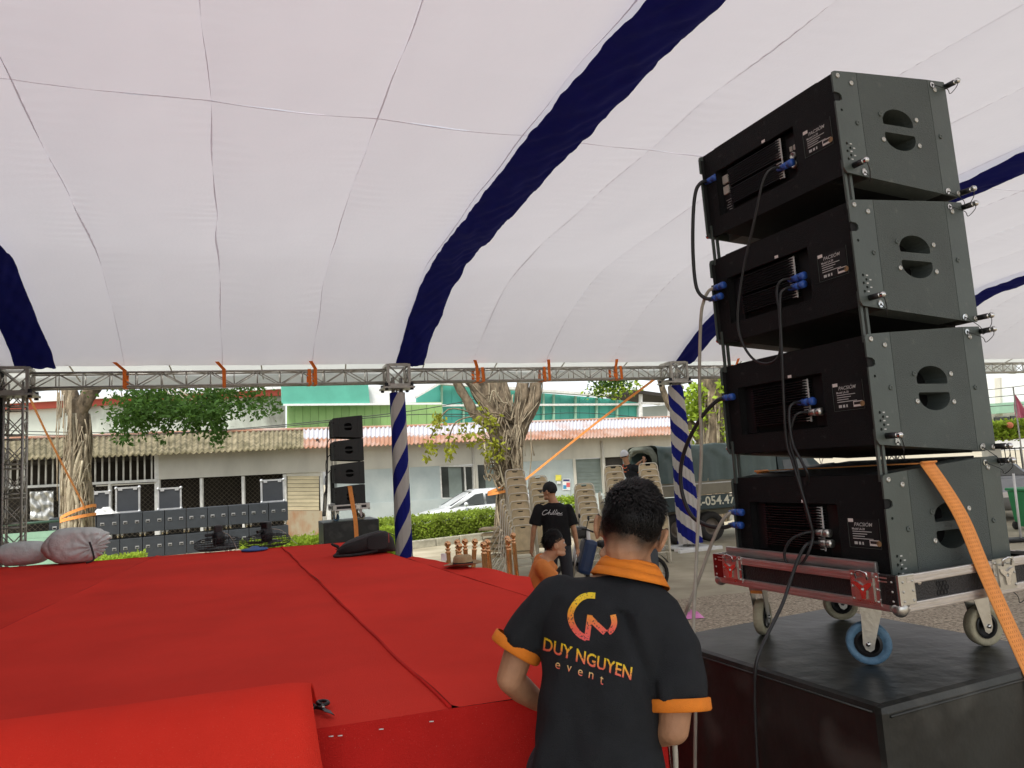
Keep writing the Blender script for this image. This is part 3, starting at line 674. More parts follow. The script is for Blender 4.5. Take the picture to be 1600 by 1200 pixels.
        for s_, e_ in (((.165, .118), (.0435, .1185)), ((.165, .118), (.1645, .21)), ((.0435, .118), (.044, .212))):
            MB().bbox((lx - .0002, min(s_[0], e_[0]), min(s_[1], e_[1])), (lx + .0004, max(s_[0], e_[0]) + .0008, max(s_[1], e_[1]) + .0008)).build('label_border', Ks['steel'], lb)
    return t
BOXL = ('topmost black line array speaker of the near stack', 'second black line array speaker from the top of the near stack', 'third black line array speaker from the top of the near stack', 'lowest black line array speaker of the near stack, resting in the flight case dolly')
BZ = (2.589, 2.147, 1.705, 1.262); TILT = (0.9, 0.0, -0.4, -0.8)
proto = array_box('line_array_speaker', BOXL[0]); NEAR = []
for i in range(4):
    b = proto if i == 0 else dup(proto, (0, 0, 0), 0, BOXL[i])
    b.rotation_mode = 'XYZ'
    m = Matrix.Translation(SP(0, 0, BZ[i])) @ Matrix.Rotation(SA, 4, 'Z') @ Matrix.Rotation(-R(TILT[i]), 4, 'Y')
    b.location = m.to_translation(); b.rotation_euler = m.to_euler('XYZ'); NEAR.append(b)
    if i == 3:
        for c in list(b.children):
            if c.name.startswith('link_arm'): bpy.data.objects.remove(c)

# ------------------------------------------------------------------ flight case dolly under the near stack
def dolly(label, full=True, group='flight case dollies'):
    t = thing('flight_case_dolly', label, 'dolly', group=group)
    s0, s1, n0, n1, z0, z1 = -.05, .63, -.055, .775, .195, .305
    w_ = .012
    def face(a, b, nm):
        return MB().bbox(a, b).build(nm, K['ply'], t)
    face((s0 + .004, n0 + .02, z0 + .01), (s0 + .012, n1 - .02, z1 - .01), 'rear_board'); face((s1 - .012, n0 + .02, z0 + .01), (s1 - .004, n1 - .02, z1 - .01), 'front_board')
    pb = face((s0 + .02, n0 + .004, z0 + .01), (s1 - .02, n0 + .012, z1 - .01), 'side_board'); face((s0 + .02, n1 - .012, z0 + .01), (s1 - .02, n1 - .004, z1 - .01), 'side_board')
    face((s0 + .012, n0 + .012, z0 + .012), (s1 - .012, n1 - .012, z0 + .03), 'base_board')
    # black hexagon pattern stickers on the side board
    hx = [(math.cos(math.pi / 3 * i) * .0085, math.sin(math.pi / 3 * i) * .0085) for i in range(6)]
    for q in range(3):
        for r_ in range(3): MB().plate(hx, [[(x * .8, y * .8) for x, y in hx]], .001, frame((.125 + q * .0155 + (r_ % 2) * .0077, n0 + .0034, z0 + .040 + r_ * .0135), (1, 0, 0), (0, 0, 1))).build('hexagon', K['hole'], pb)
    # aluminium edges: ribbed extrusions, upper and lower, on all four sides
    for z in (z0 + .016, z1 - .014):
        for q, (a, b) in enumerate((((s0, n0 + .03), (s0, n1 - .03)), ((s1, n0 + .03), (s1, n1 - .03)), ((s0 + .03, n0), (s1 - .03, n0)), ((s0 + .03, n1), (s1 - .03, n1)))):
            m = MB(); ax = q < 2; mid = ((a[0] + b[0]) / 2, (a[1] + b[1]) / 2)
            L = abs(b[1] - a[1]) if ax else abs(b[0] - a[0])
            m.bev((mid[0], mid[1], z), (w_ if ax else L, L if ax else w_, .028), .003)
            for rz_ in (-.006, .005): m.box((mid[0], mid[1], z + rz_), (w_ + .004 if ax else L, L if ax else w_ + .004, .004))
            m.build('edge_extrusion', K['extr'], t)
    # inner lip that locates the speaker
    MB().bev((s0 + .045, (n0 + n1) / 2 + .04, z1 + .010), (.014, .70, .034), .004).build('upper_lip', K['extr'], t)
    # corners
    for (cs, cn) in ((s0, n0), (s0, n1), (s1, n0), (s1, n1)):
        ss, sn = (1 if cs == s0 else -1), (1 if cn == n0 else -1)
        red = K['zinc']; blk = K['steelreflect'] if cs == s0 and cn == n1 else K['ply'] if cs == s0 else K['zinc']
        cn_ = MB(); cn_.bev((cs + ss * .030, cn - sn * .001, (z0 + z1) / 2 + .012), (.068, .012, z1 - z0 - .02), .003); cn_ = cn_.build('corner_plate', K['zinc'], t)
        MB().bev((cs - ss * .001, cn + sn * .040, (z0 + z1) / 2 + .012), (.012, .080, z1 - z0 - .02), .003).build('corner_wrap', blk, cn_)
        MB().ball((cs + ss * .012, cn + sn * .012, z0 + .012), .024, 14, 10).build('ball_corner', red, cn_)
        for j in range(3):
            for f in (0, 1):
                for q in range(2): MB().ball((cs - ss * .007 if f else cs + ss * (.012 + .04 * q), cn + sn * (.015 + .045 * q) if f else cn - sn * .007, z0 + .035 + j * .028), .004, 8, 5).build('rivet', K['zinc'], cn_)
    # butterfly latches
    for (ls_, ln, ax, mt) in ((s0, .055, 1, 'zincmat'), (s0, .665, 1, 'zincmat'), (.42, n0, 0, 'zinc'), (s1, .1, 1, 'zinc')):
        nn = -1 if ls_ == s0 or ax == 0 else 1
        def q(u, o, z): return (ls_ + nn * o, ln + u, z) if ax else (ls_ + u, ln + nn * o, z)
        lt = MB(); lt.box(q(0, .006, z0 + .065), (.008, .105, .098) if ax else (.105, .008, .098)); lt = lt.build('latch', K[mt], t)
        d = MB(); d.box(q(0, .0125, z0 + .062), (.004, .070, .070) if ax else (.070, .004, .070)); d.build('latch_dish', K['zinc'], lt)
        bt = MB(); mm = frame(q(0, .0135, z0 + .062), (0, -1, 0) if ax and nn < 0 else (0, 1, 0) if ax else (1, 0, 0), (0, 0, 1))
        bt.plate([(-.012, -.004), (-.032, .012), (-.034, .022), (-.020, .020), (0, .010), (.020, .020), (.034, .022), (.032, .012), (.012, -.004), (.008, -.03), (-.008, -.03)], [circ((0, 0), .006, 10)], .006, mm); bt.build('butterfly', K['chrome'], lt)
        hk = MB(); hk.tube([mm @ V(-.02, .03, .006), mm @ V(-.022, .05, .010), mm @ V(0, .056, .014), mm @ V(.022, .05, .010), mm @ V(.02, .03, .006)], .0035, 6); hk.build('hook', K['chrome'], lt)
        for u in (-.045, .045):
            for z in (z0 + .028, z0 + .065, z0 + .102): MB().ball(q(u, .011, z), .0042, 8, 5).build('rivet', K['zinc'], lt)
    # casters
    for (cs, cn, rz, tread, swivel) in ((.04, .125, 128, 'wheelblue', 1), (.035, .64, 32, 'wheelcream', 0), (.47, .085, -12, 'wheelcream', 1), (.48, .64, 150, 'wheelcream', 1)):
        c = MB().bev((cs, cn, z0 - .004), (.085, .085, .008), .002).build('caster', K['zinc'], t)
        rm = Matrix.Rotation(R(rz), 3, 'Z'); wc = V(cs, cn, .068) + rm @ V(.022, 0, 0)
        MB().lathe([(.018, .012), (.030, .012), (.047, .014), (.050, .017), (.062, .018), (.066, .014), (.068, 0), (.066, -.014), (.062, -.018), (.050, -.017), (.047, -.014), (.030, -.012), (.018, -.012)], wc, 28, rm @ Matrix(((1, 0, 0), (0, 0, 1), (0, 1, 0))), loop=True).build('wheel', K[tread], c)
        MB().lathe([(0, .016), (.020, .016), (.022, .013), (.040, .0185), (.042, .0165)], wc, 20, rm @ Matrix(((1, 0, 0), (0, 0, 1), (0, 1, 0)))).build('hub', K['dark'], c)
        MB().lathe([(0, -.016), (.020, -.016), (.022, -.013), (.040, -.0185), (.042, -.0165)], wc, 20, rm @ Matrix(((1, 0, 0), (0, 0, 1), (0, 1, 0)))).build('hub', K['dark'], c)
        for sd in (-1, 1):
            fk = MB(); pts = [(-.032, z0 - .012), (.034, z0 - .012), (.034, .150), (.037, .066), (.030, .050), (.018, .044), (.006, .052), (.002, .07), (-.018, .14)]
            mm = Matrix.Translation((cs, cn, 0)) @ Matrix.Rotation(R(rz), 4, 'Z') @ Matrix.Translation((0, sd * .023 - .0015, 0)) @ FXY
            fk.plate(pts, [], .003, mm); fk.build('fork', K['zinc'], c)
        fk = MB(); fk.box(V(cs, cn, z0 - .016) + rm @ V(0.001, 0, 0), (.066, .05, .010), rm); fk.build('fork_crown', K['zinc'], c)
        ax = MB(); ax.cyl(wc + rm @ V(0, -.029, 0), wc + rm @ V(0, .029, 0), .0075, n=6); ax.build('axle_bolt', K['chrome'], c)
        if tread == 'wheelcream': MB().box(V(cs, cn, z0 - .027) + rm @ V(-.002, 0, 0), (.052, .044, .012), rm).build('dust_collar', K['orange2'] if cn > .6 and cs < .1 else K['dark'], c)
    return t
PZ = 1.012
dol = dolly('flight case dolly with casters carrying the near speaker stack'); dol.location = SP(0, 0, PZ); dol.rotation_euler = (0, 0, SA)

# ------------------------------------------------------------------ black plinth
def plinth(label, s0, s1, n0, n1, h, group):
    t = thing('speaker_plinth', label, 'plinth', group=group)
    m = MB(); r_ = .022
    def fn(u, v): return V(0, 0, 0)
    m.bev(((s0 + s1) / 2, (n0 + n1) / 2, h / 2), (s1 - s0, n1 - n0, h), r_)
    bd = m.build('body', K['plinth'], t)
    for z in (.0,): pass
    # overlapping vinyl skin edges at the rear: a raised lip along the top edges
    MB().tube([(s0 - .001, n0 + .03, h - .02), (s0 - .001, n1 - .03, h - .022)], .003, 6).build('vinyl_seam', K['plinth'], t)
    MB().tube([(s0 + .03, n0 - .001, h - .03), (s1 - .03, n0 - .001, h - .028)], .004, 6).build('vinyl_seam', K['plinth'], t)
    rc = MB().bbox((s0 - .004, .20, h - .62), (s0 - .0015, .34, h - .36)).build('connector_dish', K['dark'], t)
    MB().bev((s0 - .006, .27, h - .42), (.008, .05, .06), .002).build('connector_plate', K['zinc'], rc)
    return t
pl = plinth('large worn black box carrying the near speaker stack', -.28, .62, -.15, .87, PZ, 'black speaker plinths'); pl.location = SP(0, 0, 0); pl.rotation_euler = (0, 0, SA)

# ------------------------------------------------------------------ cables and straps on the near stack
def rp(x, y, s): return onpl(x, y, S0 + SX * s, SX)
def sp_(x, y, n): return onpl(x, y, S0 + SN * n, SN)
def plug(parent, p, d, mt, body=.030, r=.013):
    d = Vector(d).normalized(); m = MB(); m.cyl(p, p + d * body, r * .95, r, n=12); m.cyl(p + d * body, p + d * (body + .022), r * 1.05, n=12); q = m.build('plug', K[mt], parent)
    MB().cyl(p - d * .022, p, r * .55, r * .8, n=10).build('strain_relief', K['dark'] if mt != 'bluep' else K['bluep'], q); return q
def cable(name, pts, r, mat, label, plugs=(), sm=8, group=None):
    base = Vector(pts[-1]); t = thing(name, label, 'cable', base, 0, group)
    path = smooth_path([Vector(p) - base for p in pts], sm)
    MB().tube(path, r, 8).build('cord', K[mat], t)
    for (i, mt, d) in plugs: plug(t, Vector(pts[i]) - base, Vector(d), mt)
    return t
ND = -SN
s_ = -.012
cable('power_cable', [rp(1106, 284, .015), rp(1096, 285, -.02), rp(1087, 300, -.04), rp(1083, 340, -.05), rp(1083, 400, -.05), rp(1088, 448, -.05), rp(1100, 465, -.04), rp(1114, 467, -.01)], .0075, 'rubber', 'black power cable looping between the top two speakers of the near stack', ((0, 'bluep', ND), (-1, 'bluep', ND)))
cable('power_cable', [rp(1132, 622, 0), rp(1118, 628, -.02), rp(1096, 652, -.05), rp(1075, 690, -.07), rp(1064, 730, -.08), rp(1066, 770, -.08), rp(1080, 805, -.07), rp(1105, 821, -.05), rp(1130, 824, -.02), rp(1145, 820, 0)], .0085, 'rubber', 'thick black power cable looping between the lower two speakers of the near stack', ((0, 'bluep', ND), (-1, 'bluep', ND)))
cable('power_cable', [rp(1118, 450, -.005), rp(1108, 454, -.02), rp(1100, 470, -.03), rp(1095, 500, -.04), rp(1093, 600, -.05), rp(1096, 700, -.06), rp(1092, 790, -.09), rp(1087, 900, -.20), rp(1084, 960, -.27), rp(1084, 1010, -.30), rp(1087, 1080, -.30), rp(1086, 1205, -.31), rp(1087, 1420, -.32)], .0068, 'greycable', 'dirty white cable hanging straight down from the second speaker of the near stack', ((0, 'bluep', ND),))
cable('power_cable', [rp(1146, 800, 0), rp(1135, 806, -.02), rp(1122, 826, -.04), rp(1108, 860, -.06), rp(1092, 905, -.10), rp(1078, 940, -.14), rp(1066, 975, -.2), at(1056, 1030, 2.16), at(1054, 1140, 1.98), at(1056, 1210, 1.93), at(1058, 1400, 1.9)], .0068, 'greycable', 'dirty white cable slanting from the lowest speaker towards the man in the orange collar', ((0, 'bluep', ND),))
cable('audio_cable', [rp(1222, 262, .02), rp(1205, 264, -.02), rp(1192, 285, -.04), rp(1180, 340, -.045), rp(1162, 420, -.045), rp(1153, 490, -.05), rp(1158, 530, -.05), rp(1176, 560, -.05), rp(1200, 568, -.045), rp(1218, 552, -.04), rp(1219, 500, -.035), rp(1214, 455, -.03), rp(1222, 438, -.02), rp(1240, 436, .02)], .0048, 'rubber', 'thin black audio cable sagging between the top two speakers of the near stack', ((0, 'bluep', ND), (-1, 'bluep', ND)))
cable('audio_cable', [rp(1240, 449, .02), rp(1226, 452, -.02), rp(1219, 470, -.035), rp(1222, 560, -.045), rp(1228, 680, -.045), rp(1238, 720, -.045), rp(1255, 775, -.04), rp(1266, 815, -.035), rp(1270, 840, -.03), rp(1262, 866, -.05), rp(1248, 884, -.05), rp(1230, 880, -.05), rp(1226, 862, -.05), rp(1238, 842, -.04), rp(1262, 832, -.01), rp(1278, 832, .02)], .0048, 'rubber', 'black audio cable down the near stack with a loop at its lowest speaker', ((0, 'bluep', ND), (-1, 'zinc', ND)))
cable('audio_cable', [rp(1254, 629, .02), rp(1240, 630, -.02), rp(1233, 645, -.04), rp(1238, 690, -.05), rp(1252, 720, -.05), rp(1262, 740, -.045), rp(1262, 755, -.01)], .0048, 'rubber', 'black audio cable hanging from the upper socket of the third speaker in the near stack', ((0, 'bluep', ND),))
cable('audio_cable', [rp(1266, 645, .02), rp(1250, 645, -.02), rp(1240, 655, -.035), rp(1234, 690, -.04), rp(1244, 725, -.04), rp(1258, 790, -.03), rp(1264, 815, -.02)], .0045, 'rubber', 'black audio cable hanging from the lower socket of the third speaker in the near stack', ((0, 'zinc', ND),))
cable('audio_cable', [rp(1282, 848, .02), rp(1262, 850, -.03), rp(1248, 872, -.06), rp(1236, 905, -.09), rp(1222, 945, -.14), rp(1200, 990, -.22), rp(1182, 1035, -.289), rp(1179, 1090, -.295), rp(1182, 1170, -.295), rp(1184, 1205, -.295), rp(1186, 1260, -.29)], .0062, 'rubber', 'black audio cable hanging from the lowest speaker over the near black plinth', ((0, 'zinc', ND),))
# webbing with its woven rows of darker stitches
wm_ = K['webbing'] = M('woven orange webbing', (0.95, 0.36, 0.09), 0.75, 0, 0.08, 20, 0.3, 300); n_ = wm_.node_tree.nodes; l_ = wm_.node_tree.links
u_ = n_.new('ShaderNodeUVMap'); s2_ = n_.new('ShaderNodeSeparateXYZ'); l_.new(u_.outputs[0], s2_.inputs[0])
def mth(op, a, b=None, c=None):
    q = n_.new('ShaderNodeMath'); q.operation = op
    for i, v in enumerate((a, b, c)):
        if v is None: continue
        if isinstance(v, (int, float)): q.inputs[i].default_value = v
        else: l_.new(v, q.inputs[i])
    return q.outputs[0]
fx_ = mth('FRACT', mth('MULTIPLY', s2_.outputs['X'], 7.0)); fy_ = mth('FRACT', mth('MULTIPLY', s2_.outputs['Y'], 75.0))
msk = mth('MULTIPLY', mth('COMPARE', fx_, .5, .16), mth('COMPARE', fy_, .5, .28)); edge_ = mth('COMPARE', s2_.outputs['X'], .5, .40); msk = mth('MULTIPLY', msk, edge_)
mx_ = n_.new('ShaderNodeMix'); mx_.data_type = 'RGBA'; bs_ = n_['Principled BSDF']; l_.new(bs_.inputs['Base Color'].links[0].from_socket, mx_.inputs['A']); mx_.inputs['B'].default_value = (.55, .12, .02, 1); l_.new(mth('MULTIPLY', msk, .75), mx_.inputs['Factor']); l_.new(mx_.outputs['Result'], bs_.inputs['Base Color'])
# orange strap over the lowest speaker
nn = -.062
sp = [SP(.18, .74, 1.30), SP(.185, .712, 1.60), SP(.186, .70, 1.628), SP(.187, .35, 1.634), SP(.187, 0.0, 1.637), SP(.190, -.022, 1.628)]
for px, n_ in (((1500, 803), -.042), ((1535, 885), -.068), ((1565, 952), -.098), ((1597, 1022), -.132), ((1614, 1062), -.156), ((1620, 1100), -.160), ((1624, 1250), -.160), ((1628, 1400), -.162)): sp.append(sp_(*px, n_))
m = MB(); pts = smooth_path(sp, 8); b0 = V(sp[0].x, sp[0].y, 1.0); vs = []
for i, p in enumerate(pts):
    for o_ in (-.033, .033): vs.append(p + SX * o_ - b0)
m.v = [tuple(v) for v in vs]; m.f = [(2 * i, 2 * i + 1, 2 * i + 3, 2 * i + 2) for i in range(len(pts) - 1)]; m.sm = [True] * len(m.f)
st_ = m.build('ratchet_strap', K['webbing'], None, recalc=False); st_.location = b0
ul = st_.data.uv_layers.new(name='UVMap'); acc = [0.0]
for a, b in zip(pts, pts[1:]): acc.append(acc[-1] + (b - a).length)
for lp_ in st_.data.loops: ul.data[lp_.index].uv = (lp_.vertex_index % 2, acc[lp_.vertex_index // 2])
md = st_.modifiers.new('thickness', 'SOLIDIFY'); md.thickness = .003; md.offset = 0
tag(st_, 'wide orange ratchet strap over the lowest speaker of the near stack', 'strap')

# ------------------------------------------------------------------ the far stack across the stage
FA = SA; F0 = at(520, 816, 14.0); FS = 1.0
flab = ('topmost black line array speaker of the far stack beyond the stage', 'second black line array speaker from the top of the far stack', 'third black line array speaker from the top of the far stack', 'lowest black line array speaker of the far stack, crossed by an orange strap')
p2 = array_box('line_array_speaker', flab[0], full=False, group='line array speakers in the far stack')
FB = at(525, 815, 14.0); fr_ = R(20)
def FPt(s, n, z): c, sn = math.cos(fr_), math.sin(fr_); return V(FB.x + c * s - sn * n, FB.y + sn * s + c * n, z)
fz = FB.z
for i in range(4):
    b = p2 if i == 0 else dup(p2, (0, 0, 0), 0, flab[i])
    b.location = FPt(0, 0, fz + .27 + (3 - i) * .442); b.rotation_euler = (0, 0, fr_)
fd = dolly('flight case dolly with casters under the far speaker stack'); fd.location = FPt(0, 0, fz); fd.rotation_euler = (0, 0, fr_)
fp = plinth('large black box carrying the far speaker stack', -.25, .78, -.15, .87, fz - gz(14), 'black speaker plinths'); fp.location = FPt(0, 0, gz(14)); fp.rotation_euler = (0, 0, fr_)
m = MB(); pts = smooth_path([FPt(.26, .3, fz + .64) - FB, FPt(.27, -.01, fz + .645) - FB, FPt(.28, -.03, fz + .6) - FB, FPt(.31, -.07, fz + .3) - FB, FPt(.34, -.16, fz - .02) - FB, FPt(.35, -.165, fz - .6) - FB], 5)
dd = V(math.cos(fr_), math.sin(fr_), 0)
m.v = [tuple(p + dd * o_) for p in pts for o_ in (-.04, .04)]; m.f = [(2 * i, 2 * i + 1, 2 * i + 3, 2 * i + 2) for i in range(len(pts) - 1)]; m.sm = [True] * len(m.f)
o = m.build('ratchet_strap', K['orange2'], None, recalc=False); o.location = FB; tag(o, 'orange ratchet strap hanging down over the lowest speaker of the far stack', 'strap')
for i in range(4):
    ox = -.02 - .018 * i
    cable('audio_cable', [FPt(.0, .3, fz + 1.9 - .3 * i), FPt(ox - .05, .3 + .04 * i, fz + 1.75 - .3 * i), FPt(ox - .06, .35, fz + 1.2 - .2 * i), FPt(ox - .1, .3, fz + .5), FPt(-.14 + ox, .3, fz + .1)], .009, 'rubber', ('uppermost', 'second', 'third', 'lowest')[i] + ' black cable hanging down behind the far speaker stack', (), 5, 'cables behind the far speaker stack')
# ------------------------------------------------------------------ long low building across the yard
K.update(
 cream=M('stained cream wall', (0.52, 0.50, 0.43), 0.85, 0, 0.18, 0.7, 0.15, 8, stretch=(1, 1, .35)),
 bluewall=M('weathered blue grey wall', (0.36, 0.42, 0.42), 0.85, 0, 0.22, 0.8, 0.15, 9, col2=(0.50, 0.55, 0.53)),
 mossroof=M('mossy fibre cement roof', (0.11, 0.095, 0.045), 0.95, 0, 0.4, 3.0, 0.4, 14, col2=(0.30, 0.255, 0.16), thr=(0.38, 0.66)),
 rustroof=M('rusty painted roof', (0.36, 0.18, 0.11), 0.85, 0, 0.3, 0.8, 0.3, 10, col2=(0.50, 0.42, 0.38), thr=(0.45, 0.75)), whiteroof=M('faded white roof', (0.46, 0.46, 0.49), 0.85, 0, 0.3, 0.7, 0.3, 10, col2=(0.44, 0.27, 0.20), thr=(0.56, 0.74)),
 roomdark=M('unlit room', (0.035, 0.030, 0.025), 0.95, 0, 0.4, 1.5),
 barwhite=M('white painted bars', (0.62, 0.62, 0.58), 0.6, 0, 0.15, 6),
 wire=M('rusty wire mesh', (0.13, 0.11, 0.08), 0.7, 0.3, 0.3, 10),
 shutter=M('yellowed roller shutter', (0.60, 0.52, 0.34), 0.6, 0.1, 0.2, 1.2, 0, 10, stretch=(1, 1, 3)),
 greyshut=M('grey roller door', (0.20, 0.24, 0.22), 0.6, 0.1, 0.12, 3),
 winglass=M('dusty window glass', (0.05, 0.055, 0.05), 0.12, 0, 0.4, 0.8, spec=0.6),
 silver=M('crumpled silver sheet', (0.50, 0.50, 0.47), 0.35, 0.6, 0.35, 2.5, 0.9, 5),
 greensheet=M('pale green metal sheet', (0.25, 0.42, 0.30), 0.6, 0.1, 0.15, 2),
 whitewash=M('mould stained whitewash', (0.20, 0.20, 0.17), 0.9, 0, 0.3, 0.5, 0.1, 6, col2=(0.62, 0.66, 0.58), thr=(0.33, 0.55), stretch=(1, 1, .4)),
 redband=M('red fascia', (0.45, 0.08, 0.05), 0.7, 0, 0.15, 1), tealtarp=M('teal tarpaulin', (0.10, 0.40, 0.29), 0.6, 0, 0.1, 1, 0.4, 3),
 lime=M('lime green sheeting', (0.26, 0.43, 0.15), 0.7, 0, 0.15, 0.5), teal=M('teal green sheeting', (0.07, 0.36, 0.29), 0.65, 0, 0.12, 0.5),
 rust=M('rusted plinth wall', (0.42, 0.36, 0.25), 0.9, 0, 0.3, 1.5, 0.3, 8, col2=(0.38, 0.20, 0.10), thr=(0.45, 0.62), stretch=(1, 1, .5)),
)
FAa = R(24); FU = V(math.cos(FAa), math.sin(FAa), 0); FN = V(math.sin(FAa), -math.cos(FAa), 0); FP0 = V(-3.6, 27.5, 0); FG = -0.36
def fc(x, y, off=0.0): return onpl(x, y, FP0 + FN * off, FN)
def itp(tab, x):
    if x <= tab[0][0]: a, b = tab[0], tab[1]
    elif x >= tab[-1][0]: a, b = tab[-2], tab[-1]
    else: a, b = next((p, q) for p, q in zip(tab, tab[1:]) if p[0] <= x <= q[0])
    return a[1] + (b[1] - a[1]) * (x - a[0]) / (b[0] - a[0])
EAVE = [(-60, 721), (0, 718), (152, 713), (320, 707), (460, 700), (610, 695), (760, 688), (920, 684), (1060, 678)]
RIDGE = [(-60, 689), (0, 687), (300, 676), (600, 668), (860, 659), (1060, 652)]
BANDY = [(-60, 765), (0, 762), (94, 757), (242, 749.5), (300, 748), (508, 737), (600, 731), (684, 728), (820, 719), (894, 717), (1060, 709)]
bld = thing('storage_building', 'long low building with corrugated roof and barred openings across the yard', 'building', FP0 + V(0, 0, FG)); bo = FP0 + V(0, 0, FG)
def drop(p, z): return V(p.x, p.y, z)
def fslab(nm, x0, x1, top, bot, off, t, mat, parent=None, x0b=None):
    """wall piece between photo columns x0..x1, from line `top` to line `bot` (a table, a number of pixels, or 'ground')"""
    f = lambda c, x: itp(c, x) if isinstance(c, list) else c
    a, b = fc(x0, f(top, x0), off), fc(x1, f(top, x1), off)
    if bot == 'ground': c, d = drop(b, FG), drop(a, FG)
    else:
        c, d = fc(x1, f(bot, x1), off), fc(x0, f(bot, x0), off); c = V(b.x, b.y, c.z); d = V(a.x, a.y, d.z)
    return MB().slab([q - bo for q in (d, c, b, a)], t).build(nm, K[mat], parent or bld)
up = [(x, y - 3) for x, y in EAVE]
fslab('upper_wall', 248, 500, up, BANDY, 0, .15, 'cream'); fslab('upper_wall', 500, 1078, up, BANDY, 0, .15, 'cream')
fslab('bar_rail', -70, 246, [(x, y - 1) for x, y in BANDY], [(x, y + 3) for x, y in BANDY], .02, .10, 'barwhite')
fslab('bar_rail', 150, 246, [(x, y + 4) for x, y in BANDY], [(x, y + 6) for x, y in BANDY], .02, .06, 'cream')
x = -60
while x < 244:
    a = fc(x, itp(EAVE, x) - 2, .06); b = fc(x, itp(BANDY, x), .06)
    MB().cyl(a - bo, V(a.x, a.y, b.z) - bo, .028, n=6).build('bar', K['barwhite'], bld); x += 11.0
for x, y0, w_ in ((246, 708, .16), (315, 747, .09), (380, 744, .09), (445, 741, .11), (96, 758, .10), (172, 756, .08), (502, 738, .10), (512, 737, .14)):
    a = fc(x, y0, .05); MB().bbox((a.x - w_ / 2 - bo.x, a.y - .05 - bo.y, 0), (a.x + w_ / 2 - bo.x, a.y + .05 - bo.y, a.z - bo.z)).build('post', K['barwhite'], bld)
# chain link in the lower openings
m = MB()
for x0, x1 in ((-60, 244), (249, 444)):
    a = fc(x0, itp(BANDY, x0) + 2, -.02); b = fc(x1, itp(BANDY, x1) + 2, -.02); L = (V(b.x, b.y, 0) - V(a.x, a.y, 0)).length; H = a.z - FG
    d = (V(b.x, b.y, 0) - V(a.x, a.y, 0)).normalized(); k = -H
    while k < L:
        for sg in (1, -1):
            p = [(k, 0), (k + H, H)] if sg > 0 else [(k + H, 0), (k, H)]
            (u0_, z0_), (u1_, z1_) = p
            def cl(u): return max(0, min(L, u))
            f0, f1 = (cl(u0_) - u0_) / (u1_ - u0_), (cl(u1_) - u0_) / (u1_ - u0_)
            if f1 != f0: m.tube([V(a.x, a.y, 0) + d * cl(u0_) + V(0, 0, FG + z0_ + (z1_ - z0_) * f0) - bo, V(a.x, a.y, 0) + d * cl(u1_) + V(0, 0, FG + z0_ + (z1_ - z0_) * f1) - bo], .007, 3, False, False)
        k += .15
tag(m.build('wire_mesh', K['wire'], bld, recalc=False), kind='stuff')
# dark room behind the openings
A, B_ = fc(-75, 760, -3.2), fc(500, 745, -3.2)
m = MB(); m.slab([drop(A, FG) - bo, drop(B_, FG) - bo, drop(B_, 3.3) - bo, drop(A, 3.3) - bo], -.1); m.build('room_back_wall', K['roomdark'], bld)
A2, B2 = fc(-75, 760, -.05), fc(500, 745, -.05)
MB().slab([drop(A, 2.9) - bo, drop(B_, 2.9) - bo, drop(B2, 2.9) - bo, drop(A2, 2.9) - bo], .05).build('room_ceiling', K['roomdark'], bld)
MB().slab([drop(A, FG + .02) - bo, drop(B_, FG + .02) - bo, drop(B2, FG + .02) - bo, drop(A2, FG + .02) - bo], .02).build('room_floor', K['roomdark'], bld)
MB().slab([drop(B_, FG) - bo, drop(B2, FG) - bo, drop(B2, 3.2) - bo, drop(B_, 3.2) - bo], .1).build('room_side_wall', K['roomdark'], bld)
# roller shutter with slats, the plinth wall under it
for i in range(9):
    fslab('shutter_slat', 449, 498, 744 + i * 6.0, 744 + i * 6.0 + 5.4, .03, .05, 'shutter')
fslab('shutter_head', 447, 500, BANDY, 744, .02, .08, 'cream'); fslab('plinth_wall', 447, 502, 798, 'ground', .02, .14, 'rust')
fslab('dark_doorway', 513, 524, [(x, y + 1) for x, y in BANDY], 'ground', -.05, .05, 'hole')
# right hand wall with windows and doors
LB = [(x, y) for x, y in BANDY]
WB = [(520, 790), (684, 781), (740, 778), (900, 766), (1060, 755)]
for x0, x1, tp, bt in ((522, 685, LB, 'ground'), (685, 740, 780, 'ground'), (740, 790, 776, 'ground'), (790, 894, LB, 'ground'), (894, 972, 771, 'ground'), (972, 1078, LB, 'ground')):
    fslab('lower_wall', x0, x1, tp, bt, .0, .13, 'bluewall')
fslab('dado', 522, 890, WB, 'ground', .13, .035, 'bluewall')
for x0, x1, y0, y1 in ((686, 738, 728, 779), (743, 788, 725, 775)):
    wd = fslab('window', x0, x1, y0, y1, -.02, .03, 'winglass')
    for xa, xb, ya, yb in ((x0 - 1, x0 + 1.5, y0 - 1, y1 + 1), (x1 - 1.5, x1 + 1, y0 - 1, y1 + 1), (x0, x1, y0 - 1, y0 + 1.5), (x0, x1, y1 - 1.5, y1 + 1), ((x0 + x1) / 2 + 12, (x0 + x1) / 2 + 13.5, y0, y1)):
        fslab('frame', xa, xb, ya, yb, .02, .10, 'barwhite', wd)
    fslab('curtain', x0 + 14, x0 + 34, y0 + 2, y1 - 2, .012, .006, 'greyshut', wd)
fslab('pier', 738.5, 742.5, LB, 776, .0, .18, 'cream')
dr = fslab('roller_door', 896, 938, [(896, 718), (940, 716)], 771, -.03, .05, 'greyshut'); fslab('door_frame', 892, 896, LB, 771, .0, .16, 'cream', dr); fslab('door_frame', 937, 942, LB, 771, .0, .16, 'cream', dr)
for i in range(9): fslab('slat', 897, 937, 720 + i * 5.6, 720 + i * 5.6 + 1.1, .02, .02, 'greyshut', dr)
d2 = fslab('door', 944, 972, LB, 771, -.03, .05, 'roomdark')
